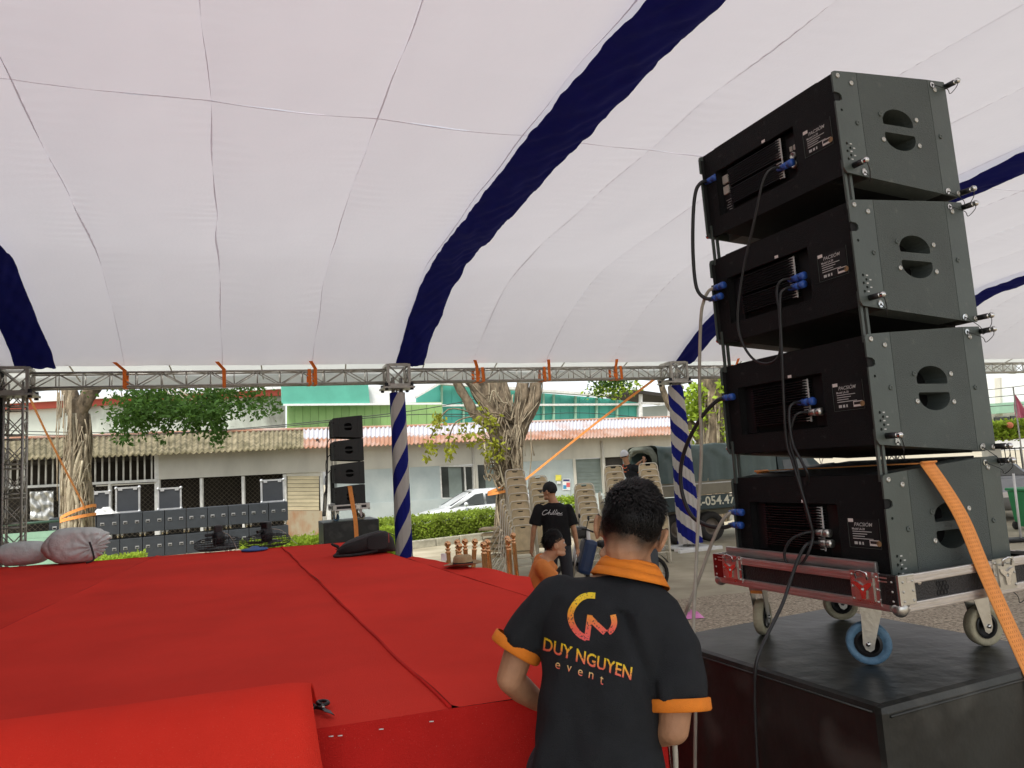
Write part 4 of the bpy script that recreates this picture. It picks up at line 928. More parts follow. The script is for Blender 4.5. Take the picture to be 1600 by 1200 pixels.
a = fc(940, 690, .2); MB().cyl(a - bo, V(a.x, a.y, FG) - bo, .05, n=8).build('downpipe', K['cream'], bld)
a = fc(738, 690, .19); MB().cyl(a - bo, V(a.x, a.y, FG) - bo, .035, n=8).build('downpipe', K['cream'], bld)
# corrugated roof sheets
def sheet(x0, x1, mat, i):
    e0, e1 = fc(x0, itp(EAVE, x0), .75), fc(x1, itp(EAVE, x1), .75); r0, r1 = fc(x0, itp(RIDGE, x0), -2.2), fc(x1, itp(RIDGE, x1), -2.2); W = (e1 - e0).length; k = max(2, round(W / .16))
    lo_, hi_ = (0, 1) if len(mat) == 1 else (0, .46)
    for ci, mt_ in enumerate(mat):
      a_, b_ = ((0, 1),) if False else ((0, 1) if len(mat) == 1 else ((0, .50), (.44, 1))[ci])
      def fn(u, v, a_=a_, b_=b_, ci=ci):
        v = a_ + (b_ - a_) * v; p = e0.lerp(e1, u).lerp(r0.lerp(r1, u), v) + V(0, 0, .02 * ci); return p + V(0, 0, .035 * math.cos(2 * math.pi * u * k) + .012 * noise.noise((u * 3 + i, v * 3, 1))) - bo
      o = MB().grid(fn, k * 6, 6, smooth=True).build('roof_sheet', K[mt_], bld, recalc=False); md = o.modifiers.new('t', 'SOLIDIFY'); md.thickness = .02
x = -72; i = 0
while x < 1075:
    x1 = x + 38 - (x + 72) * .006; sheet(x, x1 + .25, ('mossroof',) if x < 452 else ('rustroof', 'whiteroof'), i); x = x1; i += 1
A, B_ = fc(-75, itp(RIDGE, -75), -2.2), fc(1078, itp(RIDGE, 1078), -2.2); pts = [fc(x, itp(RIDGE, x) - .5, -2.2) - bo for x in range(-72, 1080, 60)]
MB().tube(pts, .07, 8).build('ridge_cap', K['rustroof'], bld)
# posters on the wall
pc = (M('yellow poster', (0.75, 0.68, 0.10), .7), M('white poster', (0.75, 0.76, 0.74), .7), M('poster blue print', (0.05, 0.28, 0.50), .7), M('poster red print', (0.62, 0.12, 0.12), .7), M('poster navy print', (0.04, 0.05, 0.16), .7))
def fposter(nm, x0, x1, y0, y1, lab):
    p = fc(x0, y0, .171); o = thing(nm, lab, 'poster', p, FAa); return o, p
def fpart(o, p, nm, x0, x1, y0, y1, mt, off):
    q = [fc(x, y, off) - p for x, y in ((x0, y1), (x1, y1), (x1, y0), (x0, y0))]; r_ = Matrix.Rotation(-FAa, 3, 'Z'); MB().slab([r_ @ v for v in q], .004).build(nm, mt, o)
o, p = fposter('poster', 868, 877, 742, 751, 'small yellow poster on the blue grey wall behind the standing man'); fpart(o, p, 'sheet', 868, 877, 742, 751, pc[0], .171); fpart(o, p, 'caption', 870, 876, 752, 756, pc[1], .171)
o, p = fposter('poster', 879, 891, 748, 766, 'white poster with blue and red print on the wall behind the standing man'); fpart(o, p, 'sheet', 879, 891, 748, 766, pc[1], .171)
fpart(o, p, 'heading', 880, 890, 749, 752, pc[4], .176); fpart(o, p, 'blue_print', 880, 885, 758, 764, pc[2], .176); fpart(o, p, 'red_print', 885, 890.5, 754, 761, pc[3], .176)
# silver sheet and green metal panel by the left opening
q = [fc(47, 768, .3), fc(84, 767, .3), fc(84, 814, .3), fc(47, 812, .3)]
o = MB().grid(lambda u, v: q[0].lerp(q[1], u).lerp(q[3].lerp(q[2], u), v) + FN * .14 * noise.noise((u * 5, v * 5, 3)) - q[3], 16, 16).build('reflective_sheet', K['silver'], None, recalc=False); o.location = q[3]; o.modifiers.new('t', 'SOLIDIFY').thickness = .01
tag(o, 'crumpled silver sheet hanging in the opening behind the left truss column', 'sheet')
gA, gB = at(-40, 826, 19.0), at(112, 818, 19.6); gt = thing('metal_fence', 'low pale green sheet metal fence behind the left truss column', 'fence', V(gA.x, gA.y, gz(19)))
for i in range(7):
    z0_, z1_ = gz(19) + .02 + i * .17, gz(19) + .185 + i * .17
    if z1_ > gA.z: z1_ = gA.z
    d = V(gB.x - gA.x, gB.y - gA.y, 0); MB().slab([V(0, 0, z0_ - gz(19)), d + V(0, 0, z0_ - gz(19)), d + V(0, 0, z1_ - gz(19)), V(0, 0, z1_ - gz(19))], .02 + .006 * (i % 2)).build('board', K['greensheet'], gt)
MB().tube([V(0, 0, gA.z - gz(19) + .03), V(gB.x - gA.x, gB.y - gA.y, gA.z - gz(19) + .05)], .035, 6).build('top_rail', M('dark green rail', (0.04, .09, .06), .6), gt)

# ------------------------------------------------------------------ buildings behind
def far(name, label, cat, off, polys):
    """polys: (part name, 4+ photo points, material, proud of the wall, thickness)"""
    pl_ = FP0 + FN * off; base = onpl(polys[0][1][0][0], polys[0][1][0][1], pl_, FN); t = thing(name, label, cat, V(base.x, base.y, FG)); o = V(base.x, base.y, FG)
    for (nm, pts, mt, pr, th) in polys:
        q = [onpl(x, y, pl_ + FN * pr, FN) - o for x, y in pts]; n = len(q); m = MB(); nn = FN * -th
        m.add(q + [p + nn for p in q], [tuple(range(n)), tuple(range(2 * n - 1, n - 1, -1))] + [(i, (i + 1) % n, (i + 1) % n + n, i + n) for i in range(n)]); m.build(nm, K[mt], t)
    return t
far('rendered_wall_building', 'mould stained whitewashed building with a red roof fascia behind the left tree', 'building', -12, [
    ('wall', [(-70, 645), (446, 616), (446, 720), (-70, 740)], 'whitewash', 0, 3), ('fascia', [(-75, 634), (448, 606), (448, 617), (-75, 646)], 'redband', .25, 3.5), ('roof', [(-75, 629), (448, 601), (448, 607), (-75, 635)], 'white', .45, 4)])
rib = [('sheet', [(449 + i * 12.1, 632 - i * .2), (449 + (i + 1) * 12.1 - .35, 632 - i * .2), (449 + (i + 1) * 12.1 - .35, 700), (449 + i * 12.1, 700)], 'lime', .02 + .03 * (i % 2), .2) for i in range(20)]
far('green_sheet_shed', 'lime green sheet shed with a teal tarpaulin roof beyond the far speaker stack', 'building', -10, rib + [
    ('tarp_roof', [(440, 603), (575, 598), (578, 631), (441, 633)], 'tealtarp', .6, .3), ('eave_board', [(443, 631), (690, 629), (690, 632), (443, 634)], 'white', .7, .1), ('white_wall', [(577, 604), (612, 603), (612, 631), (578, 631)], 'white', .3, .5)])
tw = [('sheet', [(691 + i * 15.35, 601 + i * 1.3), (691 + (i + 1) * 15.35 - .4, 601 + (i + 1) * 1.3), (691 + (i + 1) * 15.35 - .4, 665), (691 + i * 15.35, 665)], 'teal', .02 + .04 * (i % 2), .3) for i in range(20)]
tw += [('frame_post', [(x - 1.1, 601 + (x - 691) * .085), (x + 1.1, 601 + (x - 691) * .085), (x + 1.1, 662), (x - 1.1, 662)], 'greensheet', .35, .2) for x in (691, 725, 797, 850, 866, 900, 933, 965, 998)]
tw += [('rail', [(691, 632), (999, 630), (999, 633), (691, 635)], 'barwhite', .5, .2), ('gable_sheet', [(652, 619), (689, 599), (691, 636), (652, 636)], 'teal', .1, .3), ('roof_edge', [(688, 596), (1010, 620), (1010, 624), (688, 600)], 'barwhite', .7, .5), ('gable_edge', [(650, 619), (688, 596), (689, 600), (651, 622)], 'barwhite', .75, .3)]
far('teal_warehouse', 'teal sheet warehouse with pale frames behind the big pollarded tree', 'building', -16, tw)
far('open_shed', 'open roofed shed beside the teal warehouse near the second striped column', 'building', -9, [('roof', [(990, 608), (1075, 620), (1075, 625), (990, 613)], 'roomdark', .5, 3), ('back_wall', [(1000, 636), (1080, 630), (1080, 660), (1000, 660)], 'bluewall', -1, .3),
    ('post', [(1001, 612), (1004, 612), (1004, 655), (1001, 655)], 'barwhite', .3, .2), ('beam', [(1000, 628), (1075, 630), (1075, 633), (1000, 631)], 'barwhite', .3, .2), ('post', [(1046, 616), (1049, 616), (1049, 655), (1046, 655)], 'barwhite', .3, .2)])
# overhead wires
for i, (pp, Y) in enumerate((([(-20, 672), (150, 676), (330, 673), (620, 645), (760, 620)], 25), ([(-20, 678), (200, 680), (420, 668), (640, 648), (800, 650)], 24.5), ([(690, 650), (780, 652), (900, 645), (1010, 653)], 30), ([(1535, 622), (1580, 618), (1640, 612)], 30), ([(1535, 610), (1580, 605), (1640, 598)], 30), ([(1535, 636), (1580, 633), (1640, 628)], 31))):
    pts = smooth_path([at(x, y, Y) for x, y in pp], 8); b0 = pts[0]
    o = MB().tube([p - b0 for p in pts], .014, 5).build('overhead_wire', K['rubber'], None); o.location = b0
    tag(o, ('upper thin dark wire in front of the long low building', 'lower thin dark wire in front of the long low building', 'thin dark wire in front of the teal warehouse', 'middle wire of three over the street at the right edge', 'upper wire of three over the street at the right edge', 'lower wire of three over the street at the right edge')[i], 'wire', 'overhead wires')

# ------------------------------------------------------------------ trees, hedges
K.update(
 bark=M('pale ficus bark', (0.20, 0.165, 0.105), 0.95, 0, 0.35, 5, 0.6, 14, col2=(0.50, 0.44, 0.31), thr=(0.35, 0.62), stretch=(1, 1, .5)),
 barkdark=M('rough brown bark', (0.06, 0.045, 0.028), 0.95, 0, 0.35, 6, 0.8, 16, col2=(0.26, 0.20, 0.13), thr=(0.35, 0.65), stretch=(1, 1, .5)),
 root=M('aerial roots', (0.14, 0.11, 0.07), 0.95, 0, 0.35, 5, .4, 20, col2=(0.42, 0.35, 0.24)),
 leafd=cloth('dark leaf', (0.045, 0.095, 0.022), 0.35, 0.5, 3.0, 0, tcol=(0.10, 0.20, 0.03)),
 leafy=cloth('yellow green leaf', (0.26, 0.28, 0.035), 0.35, 0.4, 3.0, 0, tcol=(0.42, 0.42, 0.05)),
 leafh=cloth('hedge leaf', (0.27, 0.36, 0.055), 0.35, 0.55, 2.5, 0, tcol=(0.42, 0.52, 0.08)),
 leafp=cloth('pale leaf', (0.30, 0.42, 0.05), 0.35, 0.4, 4.0, 0, tcol=(0.48, 0.58, 0.07)),
)
def leaf(m, p, s, rg, droop=0.0):
    d = V(rg.gauss(0, 1), rg.gauss(0, 1), rg.gauss(0, .7) - droop).normalized(); sd = d.cross(V(rg.gauss(0, 1), rg.gauss(0, 1), rg.gauss(0, 1))).normalized()
    L = s * rg.uniform(.7, 1.3); w_ = L * .26
    m.add([p, p + d * L * .45 + sd * w_, p + d * L, p + d * L * .45 - sd * w_], [(0, 1, 2, 3)])
def clump(m, c, rad, n, s, rg, droop=0.3):
    for _ in range(n):
        q = V(rg.gauss(0, .5), rg.gauss(0, .5), rg.gauss(0, .5)); leaf(m, c + V(q.x * rad[0], q.y * rad[1], q.z * rad[2]), s, rg, droop)
def strands(t, path, rad, n, rg, name='root', mat='root', wind=1.5, out=1.03, rs=(.02, .05)):
    """woody strands winding round a trunk path"""
    P_ = smooth_path(path, 5); m_ = len(P_)
    for _ in range(n):
        a0 = rg.uniform(0, 6.28); wd = rg.uniform(-wind, wind); i0 = int(rg.uniform(0, .45) * m_); i1 = int(rg.uniform(.55, 1) * m_); pts = []; ph = rg.uniform(0, 9)
        for i in range(i0, i1):
            f = i / m_; r_ = itp([(k / (len(rad) - 1), v) for k, v in enumerate(rad)], f) * out; a = a0 + wd * f + .35 * noise.noise((f * 4, ph, 0))
            pts.append(P_[i] + V(math.cos(a) * r_, math.sin(a) * r_, 0))
        if len(pts) > 3:
            q = rg.uniform(*rs); MB().tube(pts, [q * (1 - .4 * i / len(pts)) for i in range(len(pts))], 6).build(name, K[mat], t)
def trunk(t, paths, mat, b):
    m = MB()
    for pts, rad in paths:
        sp = smooth_path(pts, 7); k = len(sp); rr = []
        for i in range(k): f = i / (k - 1) * (len(rad) - 1); j = min(len(rad) - 2, int(f)); rr.append(rad[j] + (rad[j + 1] - rad[j]) * (f - j))
        n = 20; vs, fs = [], []
        for i, p in enumerate(sp):
            tg = (sp[min(i + 1, k - 1)] - sp[max(i - 1, 0)]).normalized(); ux = tg.orthogonal().normalized() if i == 0 else (ux - tg * ux.dot(tg)).normalized(); uy = tg.cross(ux)
            for q in range(n):
                a = 6.2832 * q / n; r_ = rr[i] * (1 + .16 * math.sin(a * 5 + i * .15) * .6 + .12 * noise.noise((math.cos(a) * 4 + b, math.sin(a) * 4, i * .6)) + .22 * noise.noise((math.cos(a) * 1.6 + b, math.sin(a) * 1.6, i * .25)))
                vs.append(p + ux * math.cos(a) * r_ + uy * math.sin(a) * r_)
        for i in range(k - 1):
            for q in range(n): fs.append((i * n + q, i * n + (q + 1) % n, (i + 1) * n + (q + 1) % n, (i + 1) * n + q))
        fs.append(tuple((k - 1) * n + q for q in range(n))); m.add(vs, fs, True)
    return m.build('trunk', K[mat], t)
# left ficus
Y1 = 17.0; b1 = at(122, 860, Y1); b1.z = gz(Y1); t1 = thing('ficus_tree', 'pale ficus tree with aerial roots left of the speaker cabinets', 'tree', b1)
def A1(x, y, dy=0): return at(x, y, Y1 + dy) - b1
trunk(t1, [([V(0, 0, -.1), A1(121, 800), A1(119, 740), A1(124, 690), A1(122, 650), A1(118, 625)], [.32, .28, .25, .225, .20, .18]),
           ([A1(121, 650), A1(112, 618), A1(98, 585), A1(84, 550), A1(70, 500), A1(60, 440)], [.17, .16, .14, .12, .10, .07]),
           ([A1(122, 648), A1(138, 618), A1(155, 592), A1(172, 565), A1(200, 520), A1(235, 470)], [.17, .17, .15, .13, .11, .08])], 'barkdark', 1)
rg = random.Random(11)
strands(t1, [V(0, 0, 0), A1(121, 800), A1(119, 740), A1(124, 690), A1(122, 640)], [.35, .30, .265, .235, .20], 46, rg, wind=5.0, rs=(.008, .022), mat='root', out=1.10)
for i in range(16):
    a0 = rg.uniform(3.6, 5.8); z0 = rg.uniform(.3, 2.6); r0 = .33 - .04 * z0
    MB().tube(smooth_path([V(math.cos(a0 + q * .35) * r0 * 1.08, math.sin(a0 + q * .35) * r0 * 1.08, z0 + q * rg.uniform(-.15, .25)) for q in range(-3, 4)], 4), rg.uniform(.012, .03), 5).build('root', K['bark'], t1)
strands(t1, [V(0, 0, 0), A1(121, 800), A1(119, 740), A1(124, 690), A1(122, 640)], [.34, .285, .25, .22, .18], 44, rg, wind=2.2, rs=(.018, .06), mat='bark')
for i in range(26):      # hanging curtain of fine roots at the left of the fork
    x = rg.uniform(88, 112); y0 = rg.uniform(590, 620); y1 = rg.uniform(640, 700) if i < 20 else rg.uniform(740, 800)
    MB().tube(smooth_path([A1(x, y0, -.3), A1(x + rg.uniform(-2, 2), (y0 + y1) / 2, -.32), A1(x + rg.uniform(-3, 3), y1, -.3)], 4), rg.uniform(.006, .014), 4).build('aerial_root', K['root'], t1)
m = MB()
for i in range(60):
    x, y = rg.uniform(175, 425), 0; y = rg.uniform(600, 650) + (25 * rg.random() ** 2 if 200 < x < 340 else 0); clump(m, A1(x, y - 4, rg.uniform(-.8, 1.5)), (.45, .6, .25), 70, .12, rg)
for i in range(26):
    x = rg.uniform(180, 380); y = rg.uniform(640, 690); 
    for j in range(5): clump(m, A1(x + rg.uniform(-3, 3), y - j * 9, rg.uniform(-.4, .8)), (.14, .2, .12), 14, .12, rg, .8)
for i in range(70): clump(m, A1(rg.uniform(-140, 480), rg.uniform(330, 590), rg.uniform(0, 5)), (.7, .9, .5), 70, .15, rg)
m.build('crown', K['leafd'], t1, recalc=False)
for i in range(9):
    x = rg.uniform(190, 410); MB().tube(smooth_path([A1(172, 565), A1((172 + x) / 2, 590 + rg.uniform(-15, 5), .3), A1(x, rg.uniform(600, 640), .4)], 5), [.05] + [.03] * 5 + [.012] * 5, 5).build('limb', K['bark'], t1)
# big pollarded tree
Y2 = 19.8; b2 = at(793, 880, Y2); b2.z = gz(Y2); t2 = thing('pollarded_tree', 'big pollarded tree with stubby limbs and tangled roots beside the white car', 'tree', b2)
def A2(x, y, dy=0): return at(x, y, Y2 + dy) - b2
limbs = [([A2(788, 690), A2(770, 665), A2(745, 650), A2(728, 622), A2(713, 595), A2(705, 565), A2(690, 500)], [.30, .2, .13, .12, .11, .09, .06]),
         ([A2(785, 690), A2(772, 650), A2(755, 625), A2(740, 602), A2(728, 580), A2(715, 520)], [.32, .24, .18, .14, .12, .08]),
         ([A2(788, 690), A2(779, 650), A2(768, 625), A2(753, 600), A2(746, 575), A2(742, 500)], [.32, .22, .16, .11, .10, .08]),
         ([A2(790, 690), A2(786, 655), A2(775, 625), A2(767, 595), A2(763, 565), A2(760, 500)], [.34, .30, .24, .16, .13, .1]),
         ([A2(792, 690), A2(789, 655), A2(786, 625), A2(783, 595), A2(784, 560), A2(788, 500)], [.34, .30, .22, .15, .13, .1]),
         ([A2(798, 690), A2(806, 660), A2(814, 630), A2(817, 600), A2(820, 570), A2(824, 500)], [.32, .22, .18, .17, .14, .1]),
         ([A2(800, 690), A2(815, 662), A2(830, 635), A2(837, 605), A2(838, 575), A2(850, 510)], [.30, .22, .19, .17, .15, .1])]
trunk(t2, [([V(0, 0, -.1), A2(794, 830), A2(796, 770), A2(795, 720), A2(792, 680), A2(790, 655)], [.42, .31, .28, .31, .35, .26])] + limbs, 'barkdark', 5)
rg = random.Random(5)
strands(t2, [V(0, 0, 0), A2(794, 830), A2(796, 770), A2(795, 720), A2(791, 665)], [.44, .32, .29, .32, .36], 52, rg, wind=1.8, rs=(.018, .055), mat='root')
strands(t2, [V(0, 0, 0), A2(794, 830), A2(796, 770), A2(795, 720), A2(791, 665), A2(790, 640)], [.45, .34, .31, .34, .38, .30], 60, rg, wind=5.5, rs=(.008, .026), mat='root', out=1.10)
for i in range(26):
    a0 = rg.uniform(3.4, 6.0); z0 = rg.uniform(1.6, 3.9); r0 = .40
    MB().tube(smooth_path([V(math.cos(a0 + q * .3) * r0 * rg.uniform(1.0, 1.25), math.sin(a0 + q * .3) * r0 * rg.uniform(1.0, 1.25), z0 - q * rg.uniform(-.1, .22)) for q in range(-3, 4)], 4), rg.uniform(.012, .03), 5).build('root', K[rg.choice(('bark', 'root', 'barkdark'))], t2)
for lp, lr in limbs: strands(t2, lp[:5], [v * 1.02 for v in lr[:5]], 12, rg, wind=3.5, rs=(.008, .024), mat='root', out=1.06)
for i in range(16):
    x = rg.uniform(770, 830); y = rg.uniform(660, 700); MB().tube(smooth_path([A2(x, y, -.5), A2(x + rg.uniform(-4, 4), y + 20, -.58), A2(x + rg.uniform(-7, 7), y + rg.uniform(40, 75), -.5)], 4), rg.uniform(.008, .022), 4).build('aerial_root', K['root'], t2)
m = MB()
for c in ((775, 690), (765, 700), (748, 660), (740, 680), (755, 640), (725, 665), (705, 690), (700, 700), (672, 690), (668, 703), (760, 695), (770, 655), (685, 655), (683, 650), (780, 700)):
    for j in range(5): clump(m, A2(c[0] + rg.uniform(-5, 5), c[1] - 6 + j * 5, -.5 - rg.random() * .3), (.14, .2, .12), 6, .15, rg, .9)
m.build('leaf_sprigs', K['leafy'], t2, recalc=False)
m = MB()
for i in range(60): clump(m, A2(rg.uniform(560, 980), rg.uniform(330, 545), rg.uniform(-2, 3)), (.7, .9, .5), 60, .15, rg)
for i in range(10): clump(m, A2(rg.uniform(930, 1000), rg.uniform(588, 615), 1), (.35, .4, .2), 60, .11, rg)
m.build('crown', K['leafd'], t2, recalc=False)
for pp in (((740, 650), (712, 660), (700, 690)), ((745, 648), (700, 640), (672, 685)), ((770, 690), (760, 660), (750, 640))): MB().tube(smooth_path([A2(x, y, -.4) for x, y in pp], 5), .02, 5).build('twig', K['barkdark'], t2)
# tree behind the second striped column
Y3 = 24.0; b3 = at(1112, 850, Y3); b3.z = gz(Y3); t3 = thing('ficus_tree', 'ficus tree with hanging roots behind the second striped column and the truck', 'tree', b3)
def A3(x, y, dy=0): return at(x, y, Y3 + dy) - b3
trunk(t3, [([V(0, 0, -.1), A3(1112, 760), A3(1110, 690), A3(1112, 640), A3(1110, 590), A3(1105, 540)], [.6, .5, .42, .36, .34, .3]), ([A3(1106, 700), A3(1080, 665), A3(1055, 645), A3(1040, 620), A3(1030, 590), A3(1018, 545)], [.25, .16, .12, .10, .09, .07])], 'barkdark', 9)
rg = random.Random(3); strands(t3, [V(0, 0, 0), A3(1112, 760), A3(1110, 690), A3(1112, 600)], [.6, .5, .42, .36], 30, rg, wind=1.0, rs=(.02, .05))
m = MB()
for i in range(34): clump(m, A3(rg.choice((rg.uniform(1076, 1098), rg.uniform(1118, 1150))), rg.uniform(595, 705), -.6 + rg.random()), (.3, .3, .3), 40, .2, rg)
for i in range(30): clump(m, A3(rg.uniform(930, 1250), rg.uniform(400, 575), rg.uniform(-1, 3)), (.8, .9, .5), 60, .16, rg)
for i in range(8): clump(m, A3(rg.uniform(935, 995), rg.uniform(590, 612), 0), (.4, .4, .25), 55, .14, rg)
m.build('crown', K['leafp'], t3, recalc=False)
# hedges
def hedge(name, label, a, b, depth, h, mat, n, s, seed, kerb=True, cat='hedge'):
    rg = random.Random(seed); d = (b - a); d.z = 0; L = d.length; d.normalize(); nb = V(-d.y, d.x, 0); t = thing(name, label, cat, V(a.x, a.y, gz(a.y)))
    m = MB()
    for _ in range(n):
        u = rg.random() * L; f = rg.random(); hh = h * (1 + .10 * noise.noise((u * 1.1, seed, 0)) + .05 * noise.noise((u * 4, seed, 0)))
        if f < .45: v, z = rg.gauss(0, .04), rg.random() ** .8 * hh           # front face
        elif f < .85: v, z = rg.random() * depth, hh + rg.gauss(0, .04)      # top
        else: v, z = rg.random() * depth, rg.random() * hh
        leaf(m, d * u + nb * v + V(0, 0, z + (b.z - a.z) * 0), s, rg, -.3)
    m.build('foliage', K[mat], t, recalc=False)
    m = MB()
    for _ in range(int(L * 14)):
        u = rg.random() * L; v = rg.uniform(.1, depth - .05); p = d * u + nb * v; m.tube([p, p + V(rg.gauss(0, .12), rg.gauss(0, .1), h * rg.uniform(.6, .95))], .012, 4)
    m.build('stems', K['barkdark'], t)
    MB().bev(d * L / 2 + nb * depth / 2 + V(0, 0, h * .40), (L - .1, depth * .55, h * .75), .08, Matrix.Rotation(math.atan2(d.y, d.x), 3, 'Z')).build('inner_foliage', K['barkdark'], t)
    return t, d, nb, L
kA, kB = atz(560, 868, gz(20)), atz(786, 840, gz(22)); kA.z = kB.z = 0
hA, hB = kA + V(-.1, .22, 0), kB + V(-.05, .22, 0)
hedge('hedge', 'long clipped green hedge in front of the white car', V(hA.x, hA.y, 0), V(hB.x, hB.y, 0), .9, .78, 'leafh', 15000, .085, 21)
kd = (kB - kA); Lk = kd.length; kd.normalize(); kt = thing('planter_kerb', 'low weathered concrete kerb below the long hedge', 'kerb', V(kA.x, kA.y, gz(21)), math.atan2(kd.y, kd.x))
for i in range(6):
    l0 = Lk * i / 6; MB().bev((l0 + Lk / 12, 0, .10), (Lk / 6 - .02, .18, .24), .03).build('kerb_stone', K['kerbm'], kt)
h2a, h2b = at(380, 835, 17.6), at(520, 830, 18.6)
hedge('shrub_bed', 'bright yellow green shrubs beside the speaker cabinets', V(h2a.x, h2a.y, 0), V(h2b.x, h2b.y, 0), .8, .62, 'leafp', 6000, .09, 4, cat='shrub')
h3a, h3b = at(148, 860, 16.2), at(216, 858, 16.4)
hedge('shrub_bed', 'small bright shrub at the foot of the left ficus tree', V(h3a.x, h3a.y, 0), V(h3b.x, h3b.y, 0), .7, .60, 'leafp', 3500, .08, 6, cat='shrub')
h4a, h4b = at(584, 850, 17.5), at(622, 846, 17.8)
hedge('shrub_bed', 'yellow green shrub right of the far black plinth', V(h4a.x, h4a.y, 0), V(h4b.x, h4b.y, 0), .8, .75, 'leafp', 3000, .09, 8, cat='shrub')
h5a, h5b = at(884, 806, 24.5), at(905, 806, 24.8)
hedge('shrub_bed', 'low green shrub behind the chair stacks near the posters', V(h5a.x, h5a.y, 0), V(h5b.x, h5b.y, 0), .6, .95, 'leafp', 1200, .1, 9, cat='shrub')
# orange guy straps from the trees
def guy(label, pts, w_, loopc=None, lr=.4):
    b = Vector(pts[0]); t = thing('guy_strap', label, 'strap', b); q = [Vector(p) - b for p in pts]; m = MB()
    sd = V(0, 0, 1).cross((q[-1] - q[0]).normalized()).normalized(); up_ = (q[-1] - q[0]).normalized().cross(sd)
    m.v = [tuple(p + up_ * o_) for p in q for o_ in (-w_ / 2, w_ / 2)]; m.f = [(2 * i, 2 * i + 1, 2 * i + 3, 2 * i + 2) for i in range(len(q) - 1)]; m.sm = [False] * len(m.f)
    m.build('webbing', K['orange2'], t, recalc=False).modifiers.new('t', 'SOLIDIFY').thickness = .006
    if loopc is not None:
        for dz, tl_ in ((0, .06), (.12, .14)):
            m = MB(); vs = []
            for i in range(25):
                a = 6.2832 * i / 24; p = Vector(loopc) - b + V(math.cos(a) * lr, math.sin(a) * lr, dz + tl_ * math.cos(a)); vs += [tuple(p), tuple(p + V(0, 0, .07))]
            m.v = vs; m.f = [(2 * i, 2 * i + 1, 2 * i + 3, 2 * i + 2) for i in range(24)]; m.sm = [True] * 24; m.build('loop', K['orange2'], t, recalc=False)
    return t
lc = at(122, 806, Y1); guy('orange guy strap tied round the left ficus tree', [at(134, 796, Y1 - .42), at(118, 764, Y1 - .9), at(96, 722, Y1 - 1.9), at(72, 675, Y1 - 2.9), at(46, 620, 12.4)], .075, V(b1.x, b1.y, lc.z - .08), .36)
lc = at(790, 767, Y2); guy('long orange guy strap from the pollarded tree up to the second striped column', [at(808, 760, Y2 - .55), at(860, 718, 18.9), at(930, 662, 18.0), at(1026, 590, 16.9)], .055, V(b2.x, b2.y, lc.z - .04), .42)
# ------------------------------------------------------------------ two rows of speaker cabinets
K.update(
 subgrey=M('charcoal cabinet paint', (0.040, 0.047, 0.055), 0.55, 0, 0.12, 6, 0.2, 150), casefill=M('grey case board', (0.045, 0.05, 0.058), 0.5, 0, 0.1, 5),
 handle=M('pressed steel handle', (0.55, 0.56, 0.56), 0.3, 0.7, 0.1, 20), brass=M('brassy caster', (0.50, 0.42, 0.26), 0.4, 0.6, 0.15, 20), casealu=M('case aluminium', (0.62, 0.63, 0.63), 0.4, 0.6, 0.12, 8),
 sack=M('grey white sack cloth', (0.60, 0.64, 0.62), 0.85, 0, 0.12, 4, 0.5, 22), gold=M('polished rose gold', (0.86, 0.47, 0.24), 0.10, 1.0, 0.1, 10),
 chairfab=M('tan vinyl', (0.68, 0.56, 0.35), 0.6, 0, 0.15, 8, 0.15, 60), chairmet=M('cream chair frame', (0.82, 0.77, 0.64), 0.45, 0.0, 0.12, 10),
 carwhite=M('white car paint', (0.72, 0.74, 0.75), 0.25, 0, 0.03, 3, coat=0.6), tyre=M('tyre rubber', (0.022, 0.020, 0.018), 0.85, 0, 0.25, 12), rim=M('dusty rim', (0.17, 0.14, 0.11), 0.6, 0.4, 0.2, 8),
 tgreen=M('truck tarpaulin', (0.075, 0.115, 0.11), 0.40, 0, 0.15, 2, 0.5, 3, spec=0.6), tgrey=M('faded canvas', (0.12, 0.13, 0.10), 0.75, 0, 0.2, 3, 0.5, 5), tbed=M('dusty truck side', (0.26, 0.24, 0.18), 0.8, 0, 0.2, 2, 0.1, 20), tdark=M('dark green truck chassis', (0.035, 0.060, 0.062), 0.5, 0, 0.2, 4),
 straw=M('straw hat', (0.42, 0.30, 0.16), 0.85, 0, 0.15, 30, 0.5, 160), bluepad=M('blue plastic', (0.03, 0.10, 0.32), 0.5), nylon=M('black nylon', (0.014, 0.013, 0.013), 0.75, 0, 0.2, 12, 0.3, 120),
 silverpaint=M('silver grey car paint', (0.30, 0.31, 0.32), 0.3, 0.5, 0.05, 3), green=M('green plastic', (0.02, 0.30, 0.10), 0.5), pink=M('pink flag', (0.75, 0.25, 0.35), 0.8), tail=M('tail lamp', (0.35, 0.02, 0.02), 0.3),
 blackpaint=M('black glossy paint', (0.012, 0.012, 0.013), 0.25, 0, 0.1, 4, coat=.4), greyplastic=M('dark grey plastic', (0.05, 0.055, 0.06), 0.5), bikeblue=M('blue fairing', (0.010, 0.03, 0.09), 0.35),
)
CA = R(24); CU = V(math.cos(CA), math.sin(CA), 0); CN = V(math.sin(CA), -math.cos(CA), 0); cp0 = at(151, 805, 20.0)
def cpp(x, y, off=0): return onpl(x, y, cp0 + CN * off, CN)
cw = (cpp(450, 786) - cp0).dot(CU) / 9; ch = cp0.z - cpp(152, 838).z - .01; gap = .14
sub = thing('speaker_cabinet', '', 'speaker', cp0, CA, 'charcoal speaker cabinets in two rows')
MB().bev((cw / 2, .35, -ch / 2), (cw - .014, .7, ch), .012).build('body', K['subgrey'], sub)
